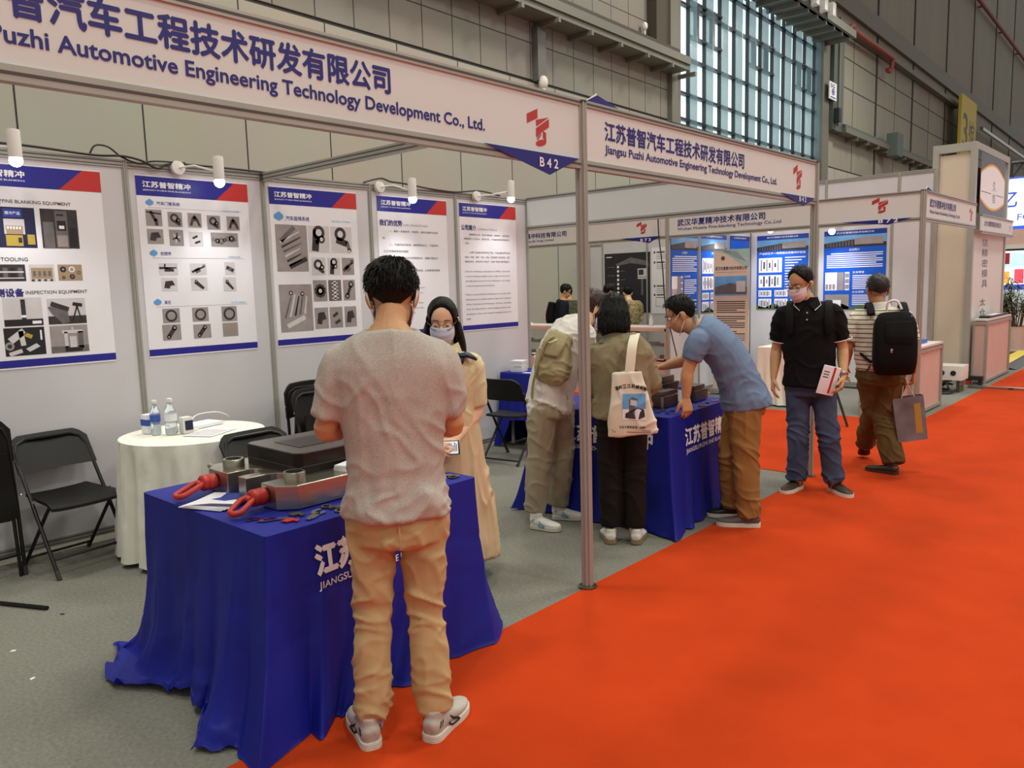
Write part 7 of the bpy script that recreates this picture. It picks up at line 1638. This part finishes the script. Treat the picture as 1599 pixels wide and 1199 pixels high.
for a in AR: sleeve(m, a[0], a[1], a[2], .78, .078, .072, MIDS(AR))
po = garment(p7, 'polo_shirt', m, 'polo_stripes', .0075, 4, crease([((6, 6, 8), .005, 3, None)]))
m = MB().loft([(-.086, .0, 1.335, .098, .085), (-.092, .006, 1.395, .080, .072)], (1, 0, 0), 24, 2, sub=2, cap=.05); garment(po, 'collar', m, 'shirt_white', .006, 2)
m = MB(); trousers(m, [(-.06, 0, .74, .168, .14), (-.06, 0, .84, .178, .145), (-.06, 0, .90, .172, .138)], (1, 0, 0), LG, [[.112, .108, .098, .094, .092, .09, .086], [.112, .108, .094, .088, .084, .080, .074]], 1.0)
tr = garment(p7, 'trousers', m, 'trouser_olive', .0075, 4, crease([((5, 5, 9), .009, 2, None), ((9, 9, 3), .005, 5, None)]))
MB().loft([(-.06, 0, .885, .182, .148), (-.06, 0, .915, .182, .147)], (1, 0, 0), 30, 2.3, sub=1, cap=.02).build('belt', 'shoe_brown', tr)
mk_hair(p7, H7, 'bald', 'hair_bald', .010, 500, 51, None, .02)
shoe(p7, (.085, -.085, .004), (-.15, .02, .004), 'shoe_brown', 'shoe_brown', 0, .07, .046); shoe(p7, (-.17, .33, .13), (-.185, .53, .015), 'shoe_brown', 'shoe_brown', 0, .07, .046)
P7M = Matrix.Translation((.44, 3.52, 0)) @ Matrix.Rotation(.283, 4, 'Z')
bp = empty('backpack'); tag(bp, 'large black backpack on the man in striped polo', 'backpack'); bp.matrix_world = P7M
m = MB().loft([(.035, -.21, .86, .145, .075), (.035, -.225, .95, .158, .095), (.035, -.225, 1.1, .158, .095), (.03, -.21, 1.24, .150, .08), (.025, -.19, 1.31, .115, .06)], (1, .12, 0), 26, 4, sub=3, cap=.4)
garment(bp, 'bag', m, 'backpack_black', .007, 2)
m = MB().loft([(.06, -.285, 1.06, .10, .03), (.06, -.292, 1.14, .108, .034), (.05, -.262, 1.25, .10, .03)], (1, .12, 0), 20, 4, sub=3, cap=.4); o = garment(bp, 'front_pocket', m, 'backpack_black', .007, 2)
MB().bbox((.015, -.325, 1.035), (.016, .006, .03), .002).build('zip_pull', 'chrome', o)
MB().bbox((.14, -.24, 1.285), (.02, .01, .03), .002).build('tag', 'print_white', bp)
m = MB()
for xx, s in ((-.16, -1), (.085, 1)): m.loft([(xx+.02, -.15, 1.31, .03, .014), (xx, -.05, 1.385, .03, .014), (xx-.01, .08, 1.36, .03, .014), (xx-.02, .135, 1.22, .028, .012)], (1, 0, 0), 12, 3, sub=3)
m.tube(catmull([(-.175, .14, 1.15), (-.235, .02, 1.08), (-.215, -.1, 1.0), (-.13, -.19, .93)], 4), .012, 0, 8); m.build('straps', 'backpack_black', bp)
MB().tube(catmull([(-.03, -.20, 1.34), (-.02, -.21, 1.405), (.04, -.21, 1.415), (.075, -.21, 1.35)], 4), .009, 0, 8).build('carry_handle', 'print_white', bp)
pb = empty('paper_bag'); tag(pb, 'shiny grey and gold paper bag carried by the man in striped polo', 'bag'); pb.matrix_world = P7M @ Matrix.Translation((.175, .02, .28)) @ Matrix.Rotation(.35, 4, 'Z') @ Matrix.Rotation(-.13, 4, 'Y')
mk('bag_silver', '77767a', .35, .3, var=.35, vscale=5); mk('bag_gold', 'b28a3c', .4, .2)
m = MB(); m.add([(x*sx, y*sy, z) for z, x, y in ((0, .115, .05), (.36, .12, .035)) for sx, sy in ((-1, -1), (1, -1), (1, 1), (-1, 1))], [(3, 2, 1, 0), (0, 1, 5, 4), (1, 2, 6, 5), (2, 3, 7, 6), (3, 0, 4, 7)]); m.build('bag_body', 'bag_silver', pb)
m = MB(); m.add([(.03, -.0485, .06), (.085, -.0480, .06), (.088, -.0385, .30), (.04, -.0385, .30)], [(0, 1, 2, 3)]); m.build('gold_print', 'bag_gold', pb)
m = MB()
for y in (-.035, .035): m.tube(catmull([(-.05, y, .355), (-.02, y*.5, .45), (.0, 0, .51), (.02, y*.5, .45), (.05, y, .355)], 4), .003, 0, 6)
m.build('handle', 'canvas_cream', pb)

# ============ people behind, in stand B73
def bystander(label, x, y, face, h, top, style='short', skin='skin', sleeves=1.9, hairm='hair_black', bend=.06):
    k = h/1.72; S = lambda *q: tuple(v*k for v in q)
    TOR = [S(0, .0, .88, .165, .12), S(0, .0, 1.05, .165, .12), S(0, bend*.4, 1.22, .185, .12), S(0, bend*.8, 1.36, .195, .105), S(0, bend, 1.42, .13, .085), S(0, bend, 1.455, .07, .065)]
    LG = [(S(-.09, 0, .86), S(-.1, .02, .46), S(-.1, 0, .06)), (S(.09, 0, .86), S(.1, .02, .46), S(.1, 0, .06))]
    AR = [(S(-.185, bend*.8, 1.36), S(-.23, .04, 1.1), S(-.14, .26, 1.02), (.4, .9, 0), (.2, 0, -1), (0, .2, 1), .5), (S(.185, bend*.8, 1.36), S(.23, .04, 1.1), S(.14, .26, 1.02), (-.4, .9, 0), (-.2, 0, -1), (0, .2, 1), .5)]
    p, H = person(label, (x, y), face, TOR, (1, 0, 0), S(0, bend+.03, 1.51), (S(0, bend+.05, 1.575), (0, .9, -.4), (0, .4, .9), k), AR, LG, skin, .008)
    m = MB(); m.loft(grow(TOR[:-1], .014), (1, 0, 0), 20, 2.3, sub=3, cap=.15)
    for a in AR: sleeve(m, a[0], a[1], a[2], sleeves, .072, .055, MIDS(AR))
    garment(p, 'jacket' if sleeves > 1.2 else 'shirt', m, top, .010, 3, crease([((7, 7, 8), .005, 2, None)]))
    m = MB(); trousers(m, [S(0, 0, .78, .162, .12), S(0, 0, .92, .162, .12)], (1, 0, 0), LG, [[.1, .095, .088, .084, .08, .078, .075]]*2); garment(p, 'trousers', m, 'trouser_black', .012, 3)
    mk_hair(p, H, style, hairm, .02, 250, int(x*10), None, .03)
    for s in (-1, 1): shoe(p, S(s*.1, -.06, .004), S(s*.12, .18, .004), 'shoe_black', 'shoe_black', 0, .07, .045)
    return p, Matrix.Translation((x, y, 0)) @ Matrix.Rotation(face, 4, 'Z')
b1, B1M = bystander('man in navy jacket with black backpack standing in stand B73', -5.92, 7.2, -.9, 1.64, 'jacket_navy')
bp = empty('backpack'); tag(bp, 'black backpack on the man in navy jacket behind the showcase', 'backpack'); bp.matrix_world = B1M
m = MB().loft([(0, -.15, .92, .13, .07), (0, -.16, 1.1, .14, .085), (0, -.13, 1.32, .12, .06)], (1, 0, 0), 20, 3, sub=3, cap=.4); garment(bp, 'bag', m, 'backpack_black', .01, 2)
MB().bbox((-.04, -.243, 1.2), (.04, .01, .03), .003).bbox((.04, -.246, 1.08), (.05, .01, .035), .003).build('reflective_tag', 'print_white', bp)
bystander('person in dark camouflage shirt beside the man in navy jacket', -6.12, 7.75, 1.1, 1.60, 'camo')
bystander('dark haired person mostly hidden behind the woman in blazer', -5.01, 7.2, -.3, 1.62, 'polo_black')
bystander('person in brown patterned shirt in front of the dark machine poster', -4.98, 7.9, .9, 1.58, 'floral', 'short', 'skin_light', .8)
